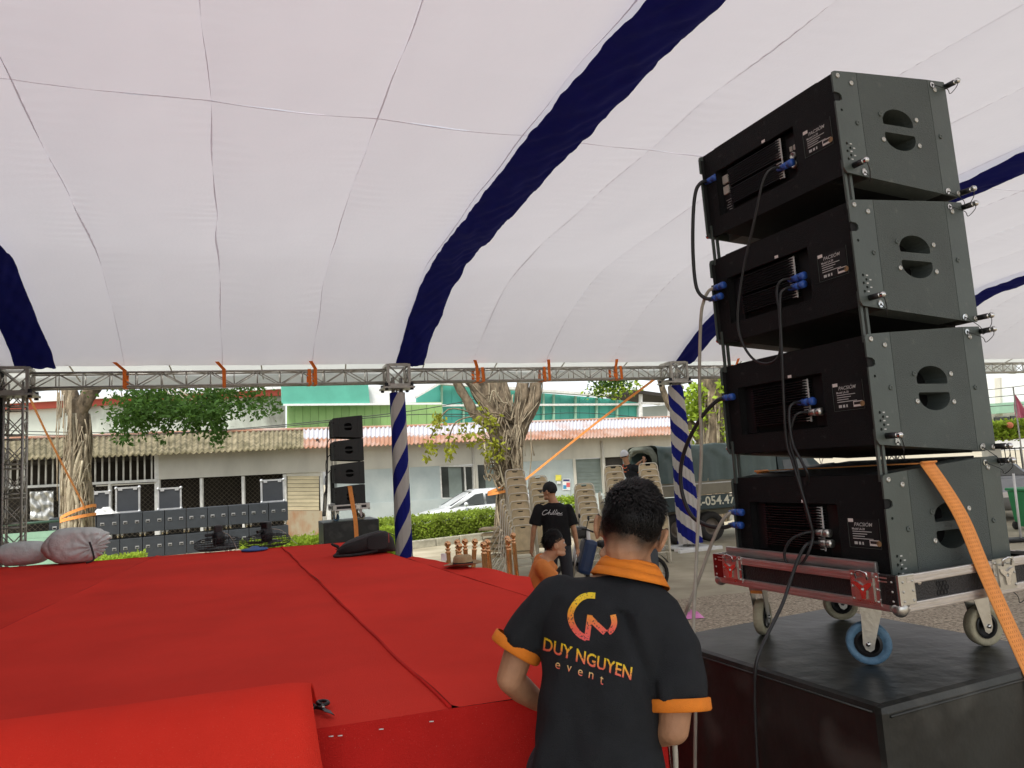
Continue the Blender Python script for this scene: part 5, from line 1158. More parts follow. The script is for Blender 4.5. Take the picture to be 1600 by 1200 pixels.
for hx_ in (.24, .76):
    h = MB().bev((cw * hx_, -.004, -ch * .46), (.098, .012, .080), .004).build('handle', K['handle'], sub)
    MB().bbox((cw * hx_ - .036, -.014, -ch * .46 - .030), (cw * hx_ + .036, -.009, -ch * .46 + .006)).build('grip', K['hole'], h)
for cx in (.10, .90):
    for cy in (.09, .60):
        c = MB().cyl((cw * cx - .018, cy, -ch - .075), (cw * cx + .018, cy, -ch - .075), .045, n=12).build('caster', K['brass'], sub); MB().box((cw * cx, cy, -ch - .02), (.05, .06, .05)).build('fork', K['handle'], c)
ORD = ('first', 'second', 'third', 'fourth', 'fifth', 'sixth', 'seventh', 'eighth', 'ninth', 'tenth', 'eleventh')
zrow2 = cp0.z - ch - gap; zb2 = zrow2 - ch - .12
for row in (0, 1):
    for i in range(-2, 9):
        lab = ORD[i + 2] + ' charcoal speaker cabinet from the left in the ' + ('upper' if row == 0 else 'lower') + ' row'
        p = cp0 + CU * (cw * i); p = V(p.x, p.y, cp0.z if row == 0 else zrow2)
        b = sub if (row == 0 and i == -2) else dup(sub, p, CA, lab)
        b.location = p; b['label'] = lab
pal = thing('cabinet_pallet', 'dark low pallet carrying the rows of charcoal speaker cabinets', 'pallet', V(cp0.x, cp0.y, gz(20)), CA)
ph = zb2 + .0 - gz(20)
if ph > .03:
    for i in range(4): MB().box((cw * 3.5, .08 + i * .18, ph / 2), (cw * 11, .12, ph)).build('board', K['barkdark'], pal)
def flatcase(x0, x1, y0, y1, lab):
    a, b, c = cpp(x0, y1, -.30), cpp(x1, y1, -.30), cpp(x0, y0, -.30); W = (b - a).dot(CU); H = c.z - a.z; zz = cp0.z; H = c.z - zz
    t = thing('flight_case', lab, 'case', V(a.x, a.y, zz), CA, 'flight case lids on the speaker cabinets'); e = .045
    MB().bbox((e * .6, .015, e * .6), (W - e * .6, .14, H - e * .6)).build('panel', K['casefill'], t)
    for q in (((0, 0, 0), (e, .155, H)), ((W - e, 0, 0), (W, .155, H)), ((e, 0, 0), (W - e, .155, e)), ((e, 0, H - e), (W - e, .155, H))): MB().bbox(*q).build('edge_extrusion', K['casealu'], t)
    for cx in (0.02, W - .02):
        for cz in (.02, H - .02): MB().ball((cx, .01, cz), .045, 8, 6).build('ball_corner', K['casealu'], t)
    for q in (.2, .8): MB().bbox((W * q - .05, -.012, H - .09), (W * q + .05, -.002, H - .03)).build('latch', K['casealu'], t)
flatcase(144, 173, 768, 803, 'leftmost flight case lid on the speaker cabinets, partly behind the tree'); flatcase(180, 219, 762, 800, 'second flight case lid from the left on the speaker cabinets'); flatcase(246, 284, 763, 798, 'third flight case lid from the left on the speaker cabinets'); flatcase(408, 445, 750, 787, 'rightmost flight case lid on the speaker cabinets')
def lump(fn, nu=28, nv=18, mat=None, name='lump', **k):
    m = MB(); m.grid(fn, nu, nv); return m
a = cpp(163, 803, -.15)
o = MB().grid(lambda u, v: V(math.cos(CA) * (u - .5) * .62, math.sin(CA) * (u - .5) * .62 + (v - .5) * .4, max(0.004, .17 * math.sin(math.pi * u) * math.sin(math.pi * v) * (1 + .9 * noise.noise((u * 5, v * 5, 2))))), 30, 20).build('white_cloth', K['white'], None, recalc=False)
o.location = V(a.x, a.y, cp0.z + .004); tag(o, 'crumpled white cloth on the upper row of speaker cabinets next to the ficus', 'cloth')

# ------------------------------------------------------------------ things on the stage
def sackobj(cx, W, D, H, seed, lab, knot=False):
    p = V(cx.x, cx.y, SZ + .006); t = thing('cloth_sack', lab, 'sack', p, R(15), 'grey white sacks on the stage'); m = MB()
    def fn(u, v):
        a = 6.2832 * u; el = (v - .5) * math.pi; sx = math.copysign(abs(math.cos(a)) ** .8, math.cos(a)); r_ = math.cos(el) ** .55
        x = W / 2 * sx * r_; y = D / 2 * math.sin(a) * r_; z = H / 2 + H / 2 * math.sin(el)
        q_ = noise.noise((x * 6 + seed, y * 6, z * 5)); k = 1 + .24 * noise.noise((x * 3.5 + seed, y * 3.5, z * 4)) - .16 * max(0, .22 - abs(q_))  + .07 * noise.noise((x * 9 + seed, y * 9, z * 8)) + .02 * noise.noise((x * 25 + seed, y * 25, z * 20)) + .05 * abs(math.sin(7 * a + 4 * noise.noise((z * 4, seed, 0)))) * max(0, math.sin(el))
        if knot: pinch = max(0, x / (W / 2) - .45); k2 = 1 - .45 * pinch + .09 * math.sin(a * 12 + z * 18) * pinch; y *= k2; z = H * .42 + (z - H * .42) * k2
        if knot: dd_ = math.hypot(x - W * .34, z - H * .42); k += .075 * math.sin(13 * math.atan2(z - H * .42, x - W * .34) + 3 * noise.noise((x * 5, z * 5, 0))) * math.exp(-(dd_ / .17) ** 2) * min(1, dd_ / .05)
        return V(x * k, y * k, max(0, z * (1 + .12 * noise.noise((x * 3, seed, 1)))))
    m.grid(fn, 130, 70); m.build('bag', K['sack'], t, recalc=False); return t
t = sackobj(atz(100, 884, SZ) + V(0, .2, 0), .58, .40, .35, 3.3, 'large grey white sack with a black tie on the stage by the ficus', True)
MB().tube(smooth_path([V(.17, -.20, .20), V(.20, -.22, .12), V(.21, -.22, .03), V(.15, -.24, .008)], 5), .010, 6).build('tie', K['rubber'], t)
sackobj(atz(14, 888, SZ) + V(0, .2, 0), .50, .40, .23, 8.1, 'low grey white sack at the left edge of the stage')
def fan(px, py, lab, seed):
    p = atz(px, py, SZ) + V(0, .18, .006); t = thing('fan', lab, 'fan', p, seed, 'fans lying on the stage'); Rr = .235
    wm = K['dark']
    for k, (r_, z) in enumerate([(Rr, .055), (Rr, .075), (Rr * .96, .030), (Rr * .96, .10), (Rr * .82, .012), (Rr * .82, .118), (Rr * .62, .006), (Rr * .62, .128), (Rr * .4, .006), (Rr * .4, .132), (Rr * .2, .006)]):
        MB().tube([V(math.cos(6.2832 * i / 36) * r_, math.sin(6.2832 * i / 36) * r_, z) for i in range(36)], .0028, 5, closed=True).build('guard_ring', wm, t)
    sp = MB().tube(smooth_path([V(.03, 0, .006), V(Rr * .6, 0, .006), V(Rr * .95, 0, .028), V(Rr, 0, .065), V(Rr * .95, 0, .10), V(Rr * .6, 0, .128), V(.06, 0, .134)], 3), .0017, 4).mesh('guard_spoke'); sp.materials.append(wm)
    for i in range(40): inst('guard_spoke', sp, t, rot=(0, 0, 6.2832 * i / 40))
    for i in range(3):
        a = 2.0944 * i
        MB().grid(lambda u, v, a=a: Matrix.Rotation(a + (v - .5) * .9 * (.6 + .4 * u), 3, 'Z') @ V(.04 + .16 * u, 0, .05 + .03 * (v - .5)), 6, 6).build('blade', K['greyplastic'], t, recalc=False)
    MB().lathe([(.05, .05), (.062, .10), (.065, .145), (.055, .19), (0, .195)], n=18).build('motor', wm, t)
    MB().bev((-.005, 0, .20), (.085, .085, .12), .02).build('neck', wm, t); MB().bev((-.09, .01, .165), (.09, .03, .035), .01).build('tilt_arm', wm, t)
    MB().tube(smooth_path([V(.04, -.03, .18), V(.10, -.12, .15), V(.16, -.22, .03), V(.14, -.28, .006)], 5), .004, 5).build('cord', K['greycable'], t)
fan(331, 864, 'left of two black fans lying face down at the far edge of the stage', .4); fan(408, 858, 'right of two black fans lying face down at the far edge of the stage', 1.2)
p = atz(399, 861, SZ); o = MB().lathe([(0, .004), (.125, .004), (.13, .012), (.12, .022), (.06, .026), (.03, .045), (0, .045)], n=28).build('blue_dish', K['bluepad'], None); o.location = p + V(0, -.02, .006); tag(o, 'flat blue plastic dish under the right fan on the stage', 'dish')
# backpack lying on its back
p = atz(567, 868, SZ); bp_ = thing('backpack', 'black backpack lying on the stage in front of the striped column', 'backpack', p + V(0, .12, .006), R(12))
def fn(u, v):
    a = 6.2832 * u; x = -.26 + .52 * v; s_ = (max(0, 1 - abs(2 * v - 1) ** 3.2)) ** .5; hgt = (.10 + .13 * v ** 1.1) * s_; wd = .16 * s_
    cy, cz = math.cos(a), math.sin(a); q = lambda c: math.copysign(abs(c) ** .65, c)
    return V(x, wd * q(cy), max(0, hgt / 2 * (1 + q(cz)) + .006 * noise.noise((x * 20, a * 2, 1))))
MB().grid(fn, 40, 36).build('shell', K['nylon'], bp_, recalc=False)
def fn(u, v):
    a = 6.2832 * u; x = .0 + .20 * v; s_ = (max(0, 1 - abs(2 * v - 1) ** 4)) ** .5; return V(x, -.135 - .035 * s_ * abs(math.cos(a / 2 + 1.57)) - .01, .10 + .06 * math.cos(a) * s_)
MB().grid(fn, 24, 14).build('pocket', K['nylon'], bp_, recalc=False)
MB().tube(smooth_path([V(-.25, -.10, .06), V(-.15, -.165, .105), V(0, -.165, .15), V(.15, -.165, .18), V(.25, -.11, .14)], 6), .004, 5).build('zip', K['greyplastic'], bp_)
MB().tube(smooth_path([V(-.225, -.05, .07), V(-.275, -.05, .10), V(-.275, .03, .095), V(-.225, .04, .07)], 5), .011, 6).build('grab_handle', K['nylon'], bp_)
MB().tube(smooth_path([V(-.23, -.12, .03), V(-.26, -.18, .015), V(-.18, -.2, .012), V(-.05, -.18, .012), V(.1, -.17, .03)], 5), .012, 6).build('strap', K['nylon'], bp_)
MB().bbox((.195, -.172, .09), (.20, -.165, .17)).build('zip_puller', K['redband'], bp_)
# scissors
p = atz(505, 1118, SZ); sc = thing('scissors', 'black handled scissors lying on the stage next to the loose carpet', 'scissors', p + V(0, 0, .013), R(-52))
for sg in (-1, 1):
    MB().tube([V(math.cos(6.2832 * i / 20) * .022 - .048, sg * .020 + math.sin(6.2832 * i / 20) * .014, .006 + sg * .001) for i in range(20)], .0052, 8, closed=True).build('finger_loop', K['dark'], sc)
    MB().tube([V(-.032, sg * .012, .006), V(-.01, sg * .004, .006), V(.008, -sg * .002, .006)], [.005, .0055, .004], 8).build('shank', K['dark'], sc)
    MB().add([(.0, -sg * .004, .004 + sg * .0012), (.03, -sg * .009, .004 + sg * .0012), (.075, -sg * .001, .004 + sg * .0012), (.0, sg * .004, .004 + sg * .0012), (.0, -sg * .004, .007 + sg * .0012), (.03, -sg * .009, .006 + sg * .0012), (.075, -sg * .001, .005 + sg * .0012), (.0, sg * .004, .007 + sg * .0012)], [(0, 1, 2, 3), (7, 6, 5, 4), (0, 4, 5, 1), (1, 5, 6, 2), (2, 6, 7, 3), (3, 7, 4, 0)]).build('blade', K['greyplastic'], sc)
MB().cyl((0, 0, .001), (0, 0, .012), .0045, n=10).build('pivot', K['chrome'], sc)
# hat and card on the step
p = atz(722, 889, ZS); ht = thing('straw_hat', 'tan straw hat with a dark band lying on the lower red step', 'hat', p + V(0, .12, .012), R(-8))
def fn(u, v):
    a = 6.2832 * u; r_ = .085 + .075 * v; return V(r_ * 1.08 * math.cos(a), r_ * math.sin(a) * .92, .008 + .035 * v * v * max(0, math.cos(a) * .2 + abs(math.sin(a)) * .6) + .004)
MB().grid(fn, 40, 8).build('brim', K['straw'], ht, recalc=False)
MB().lathe([(.090, .006), (.088, .04), (.083, .075), (.070, .092), (.03, .086), (0, .082)], n=28).build('crown', K['straw'], ht)
MB().lathe([(.0915, .010), (.0900, .036)], n=28).build('band', K['nylon'], ht)
p = atz(693, 879, ZS); cd_ = thing('card', 'small white card standing on the lower red step by the hat', 'card', p + V(0, .05, .014), R(20)); MB().box((0, 0, .032), (.052, .004, .064), Matrix.Rotation(R(-12), 3, 'X')).build('sheet', K['white'], cd_); MB().box((-.01, -.0005, .062), (.024, .012, .010), Matrix.Rotation(R(-12), 3, 'X')).build('clip', K['zinc'], cd_)
# ------------------------------------------------------------------ rose gold stanchions
sta = thing('stanchion', '', 'stanchion', group='rose gold queue posts beyond the step')
MB().lathe([(.15, 0), (.15, .02), (.13, .035), (.04, .055), (.034, .075)], n=24).build('base', K['gold'], sta)
MB().lathe([(.037, .07), (.037, .77), (.043, .775), (.043, .79), (.030, .795), (.028, .815), (.043, .825), (.043, .838), (.026, .844), (.024, .862)], n=20).build('post', K['gold'], sta)
MB().ball((0, 0, .905), .050, 20, 14).build('ball_top', K['gold'], sta)
SL = [((699, 843), 0, 'rose gold queue post farthest left, beside the white card'), ((714, 839), 0, 'rose gold queue post at the back left, behind a lower one'), ((717, 848), 0, 'rose gold queue post lower in front, just above the hat'), ((726, 838), 0, 'rose gold queue post behind the crown of the hat'), ((742, 839), -7, 'rose gold queue post leaning to the right of the hat'), ((755, 846), 0, 'front post of the rose gold pair right of the hat'), ((761, 842), 2, 'back post of the rose gold pair right of the hat'),
      ((792, 833), 0, 'back left post of the rose gold trio beside the chairs'), ((801, 829), 2, 'back right post of the rose gold trio beside the chairs'), ((794, 839), 0, 'front post of the rose gold trio beside the chairs')]
for i, ((x, y), tilt, lab) in enumerate(SL):
    zz = gz(10.6) + .945; p = atz(x, y, zz); s = sta if i == 0 else dup(sta, p, 0, lab); s['label'] = lab
    s.rotation_euler = (0, R(tilt * -1), 0); s.location = V(p.x + math.sin(R(tilt)) * .94, p.y, gz(p.y) + (.01 if tilt else 0))

# ------------------------------------------------------------------ stacked chairs
chair = thing('folding_chair', '', 'chair'); W2 = .185
hoop = smooth_path([V(-W2, .10, 0), V(-W2, .04, .45), V(-W2, 0, .85), V(-W2 + .02, -.005, .945), V(-W2 + .075, -.008, .975), V(W2 - .075, -.008, .975), V(W2 - .02, -.005, .945), V(W2, 0, .85), V(W2, .04, .45), V(W2, .10, 0)], 5)
MB().tube(hoop, .011, 7).build('frame', K['chairmet'], chair)
for s_ in (-1, 1): MB().tube([V(s_ * (W2 - .024), .42, 0), V(s_ * (W2 - .024), .10, .47), V(s_ * (W2 - .024), .05, .52)], .010, 7).build('rear_leg', K['chairmet'], chair)
pb_ = [(-W2 + .012, .52), (W2 - .012, .52), (W2 - .012, .85), (W2 - .03, .935), (W2 - .08, .96), (.06, .962), (.05, .942), (-.05, .942), (-.06, .962), (-W2 + .08, .96), (-W2 + .03, .935), (-W2 + .012, .85)]
MB().plate(pb_, [], .022, Matrix.Translation((0, .012, 0)) @ Matrix(((1, 0, 0, 0), (0, 0, 1, 0), (0, 1, 0, 0), (0, 0, 0, 1)))).build('backrest', K['chairfab'], chair)
MB().plate([(-.05, .944), (.05, .944), (.035, .925), (-.035, .925)], [], .004, Matrix.Translation((0, .008, 0)) @ Matrix(((1, 0, 0, 0), (0, 0, 1, 0), (0, 1, 0, 0), (0, 0, 0, 1)))).build('hand_slot', K['hole'], chair)
MB().bev((0, .25, .47), (2 * W2 - .05, .38, .045), .012).build('seat', K['chairfab'], chair)
for zz, yy_ in ((.22, .075), (.20, .29)): MB().cyl((-W2 + .02, yy_, zz), (W2 - .02, yy_, zz), .007, n=6).build('stretcher', K['chairmet'], chair)
first = True
def stack(px, ytop, n, Y, rz, words, dxy=(-.012, .028), pit=.134):
    global first
    topz = at(px, ytop, Y).z; p = at(px, ytop, Y); g0 = gz(Y); hb = topz - (n - 1) * pit - .986
    names = ('lowest',) + ORD[1:n - 1] + ('topmost',)
    for i in range(n):
        lab = (names[i] if i in (0, n - 1) else ORD[i]) + (' tan chair from the bottom of the stack ' if 0 < i < n - 1 else ' tan folding chair of the stack ') + words
        d = Matrix.Rotation(rz, 3, 'Z') @ V(dxy[0], dxy[1], 0); q = V(p.x, p.y, 0) + d * (i - n + 1); z = g0 + i * pit * (topz - .986 - g0) / ((n - 1) * pit)
        if first: c = chair; first = False; c.location = V(q.x, q.y, z); c.rotation_euler = (0, 0, rz); c['label'] = lab
        else: c = dup(chair, V(q.x, q.y, z), rz, lab)
        c['group'] = 'tan folding chairs in stacks'
stack(804, 733, 8, 14.0, R(2), 'nearest the pollarded tree'); stack(840, 743, 8, 14.9, R(3), 'just left of the standing man'); stack(912, 755, 7, 14.2, R(2), 'just right of the standing man')
stack(958, 727, 9, 14.8, R(-2), 'left of the white capped man'); stack(1012, 723, 9, 14.9, R(-3), 'right of the white capped man'); stack(785, 780, 6, 13.6, R(80), 'seen edge on beside the gold posts'); stack(937, 768, 7, 15.4, R(84), 'seen edge on behind the foreground man')

# ------------------------------------------------------------------ white car behind the hedge
def car(name, label, loc, rz, paint, L=4.4, Wd=1.72, H=1.46):
    t = thing(name, label, 'car', loc, rz); h = Wd / 2
    # stations along the length: x, lower z, shoulder z, half width
    st_ = [(-L / 2, .42, .62, .55), (-L / 2 + .12, .28, .72, .74), (-L / 2 + .5, .22, .84, .82), (-L / 2 + 1.2, .2, .95, .86), (-.3, .2, .97, .865), (.8, .2, .99, .865), (L / 2 - .6, .22, 1.02, .84), (L / 2 - .1, .30, .98, .76), (L / 2, .45, .85, .62)]
    rows = []
    for x, z0, z1, hw in st_:
        pr = [(-hw * .9, z0), (-hw, z0 + .12), (-hw * 1.02, (z0 + z1) / 2), (-hw * .985, z1 - .08), (-hw * .90, z1), (-hw * .4, z1 + .035), (hw * .4, z1 + .035), (hw * .90, z1), (hw * .985, z1 - .08), (hw * 1.02, (z0 + z1) / 2), (hw, z0 + .12), (hw * .9, z0)]
        rows.append([V(x, y, z) for y, z in pr])
    MB().ring(rows).build('body', K[paint], t)
    cab = [(-L / 2 + 1.05, .95, .95, .80), (-L / 2 + 1.75, .96, 1.33, .66), (-.15, .97, H - .01, .60), (.6, .98, H, .60), (1.25, .99, H - .08, .60), (1.95, 1.0, 1.04, .68)]
    MB().ring([[V(x, -hw - (.06 if zt_ - zb_ > .1 else 0), zb_), V(x, -hw, zt_), V(x, -hw * .5, zt_ + .025), V(x, hw * .5, zt_ + .025), V(x, hw, zt_), V(x, hw + (.06 if zt_ - zb_ > .1 else 0), zb_)] for x, zb_, zt_, hw in cab]).build('cabin', K[paint], t)
    e = .008
    def lp(a, b, f): return a + (b - a) * f
    # windscreen and rear window
    a, b = cab[0], cab[1]; c = cab[2]
    MB().slab([V(lp(a[0], b[0], .12), -.66, lp(a[2], b[2], .12) + .022), V(lp(a[0], b[0], .12), .66, lp(a[2], b[2], .12) + .022), V(lp(b[0], c[0], .45), .50, lp(b[2], c[2], .45) + .03), V(lp(b[0], c[0], .45), -.50, lp(b[2], c[2], .45) + .03)], .012).build('windscreen', K['winglass'], t)
    a, b = cab[4], cab[5]; MB().slab([V(lp(a[0], b[0], .06), -.50, lp(a[2], b[2], .06) + .03), V(lp(a[0], b[0], .06), .50, lp(a[2], b[2], .06) + .03), V(lp(a[0], b[0], .9), .58, lp(a[2], b[2], .9) + .03), V(lp(a[0], b[0], .9), -.58, lp(a[2], b[2], .9) + .03)], -.012).build('rear_window', K['winglass'], t)
    for sg in (-1, 1):
        for x0, x1, xt0, xt1 in ((-L / 2 + 1.35, .02, -L / 2 + 1.95, .02), (.10, 1.15, .10, .98), (1.2, 1.62, 1.05, 1.25)):
            MB().slab([V(x0, sg * .745, 1.00), V(x1, sg * .745, 1.01), V(xt1, sg * .635, H - .11), V(xt0, sg * .645, H - .14)], .012 * -sg).build('side_window', K['winglass'], t)
        mr = MB().ball((-L / 2 + 1.55, sg * .95, 1.04), .10, 12, 8, (.7, 1, .75)).build('wing_mirror', K[paint], t)
        MB().bev((-L / 2 + .17, sg * .55, .66), (.20, .34, .12), .04).build('headlight', K['winglass'], t); MB().bev((L / 2 - .06, sg * .58, .82), (.12, .30, .16), .03).build('tail_light', K['tail'], t)
        for x in (-L / 2 + .85, L / 2 - .85):
            wh = MB().lathe([(.20, .10), (.29, .10), (.31, .06), (.31, -.06), (.29, -.10), (.20, -.10)], (x, sg * (h - .10), .31), 24, Matrix(((1, 0, 0), (0, 0, 1), (0, 1, 0))), loop=True).build('wheel', K['tyre'], t); MB().cyl((x, sg * (h - .16), .31), (x, sg * (h - .02), .31), .20, n=18).build('rim', K['zinc'], wh)
    return t
cp_ = at(762, 800, 24.3); car('parked_car', 'white saloon car parked behind the long hedge', V(cp_.x - .35, 24.7, gz(24)), R(20), 'carwhite')

# ------------------------------------------------------------------ truck
TY = 17.8; g0 = gz(18); tb = V(*at(1035, 800, TY)); trk = thing('truck', 'old truck with a dark green tarpaulin over its bed, parked by the building', 'truck', V(tb.x, tb.y, g0), R(16)); trr = Matrix.Rotation(-R(16), 3, 'Z')
def TL(x, y, Y=None):                 # photo pixel -> local point on the truck's near side plane (local y = 0)
    nrm = V(math.sin(R(16)), -math.cos(R(16)), 0); return trr @ (onpl(x, y, V(tb.x, tb.y, 0), nrm) - V(tb.x, tb.y, g0))
zt_, zb1, zb2_, zc = TL(1045, 695).z, TL(1045, 750).z, TL(1045, 777).z, TL(1045, 801).z; LB_ = TL(1212, 720).x; BWd = 1.75
MB().bev((LB_ / 2, BWd / 2, (zb1 + zb2_) / 2), (LB_, BWd, zb1 - zb2_), .02).build('bed', K['tbed'], trk)
MB().bev((LB_ / 2, -.005 + .03, zb1 - .14), (LB_, .06, .03), .008).build('side_rail', K['barwhite'], trk)
MB().bev((LB_ / 2 + .06, .05, (zb2_ + zc) / 2 - .01), (LB_ - .1, .10, zb2_ - zc - .02), .02).build('side_skirt', K['tdark'], trk)
MB().bev((LB_ / 2 + 1.0, BWd / 2, zc - .10), (LB_ + 2.0, .9, .16), .02).build('chassis', K['tbed'], trk)
MB().bev((-.02, BWd / 2, zc - .05), (.08, BWd, .26), .02).build('rear_bumper', K['tbed'], trk)
MB().bev((-.28, .9, zc - .20), (.5, .9, .06), .01).build('rear_step', K['tdark'], trk)
def fn(u, v):
    x = LB_ * u; a = math.pi * v; hw = BWd / 2 + .02; y = BWd / 2 - hw * math.copysign(abs(math.cos(a)) ** .16, math.cos(a)); z = zb1 - .08 + (zt_ - zb1 + .08) * abs(math.sin(a)) ** .22
    rib_ = abs((u * 4) % 1 - .5) * 2; z += -.05 * (1 - rib_) * math.sin(a) + .03 * noise.noise((x * 2, v * 5, 1)); y += (.05 * noise.noise((x * 3 + z * 4, z * 1.5, 7)) + .03 * noise.noise((x * 9 - z * 7, z * 2, 3))) * (1 if v < .4 else .3)
    return V(x, y, z)
MB().grid(fn, 90, 70).build('tarpaulin', K['tgreen'], trk, recalc=False)
def fn(u, v):                         # gathered canvas hood round the open back
    a = math.pi * v; hw = BWd / 2 + .03; k = 1 - .20 * u * (1 - .3 * math.sin(a)); x = -.02 - .06 * math.sin(u * 3.1) + .04 * noise.noise((u * 5, v * 9, 2))
    y = BWd / 2 - hw * k * math.copysign(abs(math.cos(a)) ** .5, math.cos(a)); z = zb1 - .02 + (zt_ - zb1 + .03) * (1 - .30 * u + .10 * u * math.sin(a) ** 6) * abs(math.sin(a)) ** .5 + .02 * math.sin(v * 40) * u
    return V(x, y, z)
MB().grid(fn, 14, 50).build('rear_hood', K['tgrey'], trk, recalc=False)
MB().bbox((.5, .06, zb2_), (.55, BWd - .06, zt_ - .1)).build('dark_interior', K['hole'], trk)
MB().bev((-.03, BWd / 2, (zb1 + zb2_) / 2 - .08), (.05, BWd - .04, zb1 - zb2_ + .12), .01).build('tailgate', M('plywood tailgate', (0.36, 0.27, 0.14), .8, 0, .2, 3), trk)
MB().bev((-.06, .03, (zb1 + zc) / 2), (.06, .06, zb1 - zc + .4), .01).build('corner_post', K['barwhite'], trk)
for x, Y in ((1060, 0), (1114, 0)):
    q = TL(x, 822); rr = .36
    for yy_ in (.14, BWd - .14):
        wh = MB().lathe([(rr * .55, .11), (rr * .9, .12), (rr, .07), (rr, -.07), (rr * .9, -.12), (rr * .55, -.11)], (q.x, yy_, rr), 28, Matrix(((1, 0, 0), (0, 0, 1), (0, 1, 0))), loop=True).build('wheel', K['tyre'], trk)
        MB().lathe([(0, -.05), (rr * .25, -.08), (rr * .3, -.04), (rr * .5, -.03), (rr * .57, -.10), (rr * .57, .1), (0, .1)], (q.x, yy_, rr), 24, Matrix(((1, 0, 0), (0, 0, 1), (0, 1, 0)))).build('rim', K['rim'], wh)
    MB().bbox((q.x - .42, .02, zc - .38), (q.x - .40, .36, zc - .08)).build('mud_flap', K['tbed'], trk)
MB().bev((TL(1062, 806).x, .03, zc - .06), (.14, .03, .06), .01).build('marker_lamp', K['orange2'], trk)
text_obj('registration_lettering', '28C-054.47', .30, M('cream lettering', (0.72, 0.70, 0.55), .6), trk, frame((TL(1108, 786).x, -.004, (zb2_ + zc) / 2 + .01), (1, 0, 0), (0, 0, 1)), bold=.006)
cabx = LB_ + .12
m = MB(); m.ring([[V(cabx + x, y, z) for y, z in ((.05, .55), (.05, 1.25), (.12, h_), (BWd - .12, h_), (BWd - .05, 1.25), (BWd - .05, .55))] for x, h_ in ((0, 2.0), (.9, 2.02), (1.45, 1.5), (1.6, 1.2))], smooth=False); m.build('cab', K['tdark'], trk)
MB().slab([V(cabx + .15, .045, 1.3), V(cabx + 1.1, .045, 1.3), V(cabx + .85, .10, 1.85), V(cabx + .15, .10, 1.85)], -.01).build('cab_window', K['winglass'], trk)
MB().slab([V(cabx + 1.48, .12, 1.42), V(cabx + 1.48, BWd - .12, 1.42), V(cabx + .98, BWd - .16, 1.95), V(cabx + .98, .16, 1.95)], .012).build('windscreen', K['winglass'], trk)
for yy_ in (.14, BWd - .14): MB().lathe([(.19, .11), (.32, .12), (.36, .07), (.36, -.07), (.32, -.12), (.19, -.11)], (cabx + .8, yy_, .36), 24, Matrix(((1, 0, 0), (0, 0, 1), (0, 1, 0)))).build('wheel', K['tyre'], trk)

# ------------------------------------------------------------------ motorbike between the standing man and the foreground man
MY = 11.4; mw = at(1016, 887, MY); g1 = gz(MY); mb = thing('motorbike', 'dark motorbike parked behind the man in the orange collar', 'motorbike', V(mw.x, MY, g1), R(188))
def wheel(x, r_):
    w_ = MB().lathe([(r_ * .80, .03), (r_ * .93, .045), (r_, .02), (r_, -.02), (r_ * .93, -.045), (r_ * .80, -.03)], (x, 0, r_), 32, Matrix(((1, 0, 0), (0, 0, 1), (0, 1, 0))), loop=True).build('wheel', K['tyre'], mb)
    MB().tube([V(x + math.cos(6.2832 * i / 28) * r_ * .78, 0, r_ + math.sin(6.2832 * i / 28) * r_ * .78) for i in range(28)], .014, 6, closed=True).build('rim', K['zinc'], w_)
    for i in range(6): a = 1.047 * i; MB().cyl((x, 0, r_), (x + math.cos(a) * r_ * .78, 0, r_ + math.sin(a) * r_ * .78), .009, n=5).build('spoke', K['zinc'], w_)
    MB().cyl((x, -.06, r_), (x, .06, r_), .045, n=12).build('hub', K['zinc'], w_)
wheel(0, .28); wheel(1.22, .28)
MB().bev((.35, 0, .62), (.75, .24, .22), .06).build('tail_body', K['greyplastic'], mb); MB().bev((.42, 0, .78), (.72, .26, .10), .045).build('seat', K['nylon'], mb)
MB().bev((.62, 0, .36), (.42, .22, .26), .05).build('engine', K['greyplastic'], mb); MB().bev((.98, 0, .62), (.20, .36, .52), .06, Matrix.Rotation(R(-18), 3, 'Y')).build('leg_shield', K['bikeblue'], mb)
MB().bev((1.06, 0, .98), (.22, .26, .18), .05).build('headlamp_cowl', K['blackpaint'], mb); MB().bev((.95, .0, .93), (.06, .30, .20), .02).build('front_box', K['white'], mb)
MB().tube(smooth_path([V(.92, -.34, 1.0), V(1.02, -.16, 1.04), V(1.04, 0, 1.02), V(1.02, .16, 1.04), V(.92, .34, 1.0)], 4), .014, 6).build('handlebar', K['dark'], mb)
for sg in (-1, 1): MB().cyl((1.10, sg * .07, .85), (1.22, sg * .07, .28), .02, n=8).build('fork', K['zinc'], mb); MB().cyl((.05, sg * .09, .55), (0, sg * .09, .28), .02, n=8).build('shock', K['zinc'], mb); MB().tube([V(1.0, sg * .24, 1.03), V(.98, sg * .3, 1.16)], .007, 5).build('mirror_stem', K['dark'], mb); MB().ball((.97, sg * .3, 1.2), .05, 10, 6, (.3, 1, .8)).build('mirror', K['dark'], mb)
def fn(u, v): a = -1.0 + 2.1 * u; return V(-math.sin(a) * .32, (v - .5) * .13, .28 + math.cos(a) * .32)
MB().grid(fn, 14, 4).build('rear_mudguard', K['greyplastic'], mb, recalc=False)
MB().bev((.10, -.17, .50), (.22, .02, .42), .008).build('side_panel', K['greyplastic'], mb); MB().bev((.02, .18, .44), (.20, .02, .50), .008).build('side_panel', M('slate grey panel', (0.05, 0.06, 0.07), .45), mb)
MB().box((.02, .195, .30), (.13, .004, .10)).build('number_plate', K['white'], mb)
text_obj('plate_lettering', '59', .08, K['dark'], mb, frame((.0, .1985, .30), (-1, 0, 0), (0, 0, 1)), bold=.002)
MB().cyl((.25, -.16, .30), (-.18, -.18, .40), .045, n=12).build('exhaust', K['zinc'], mb)
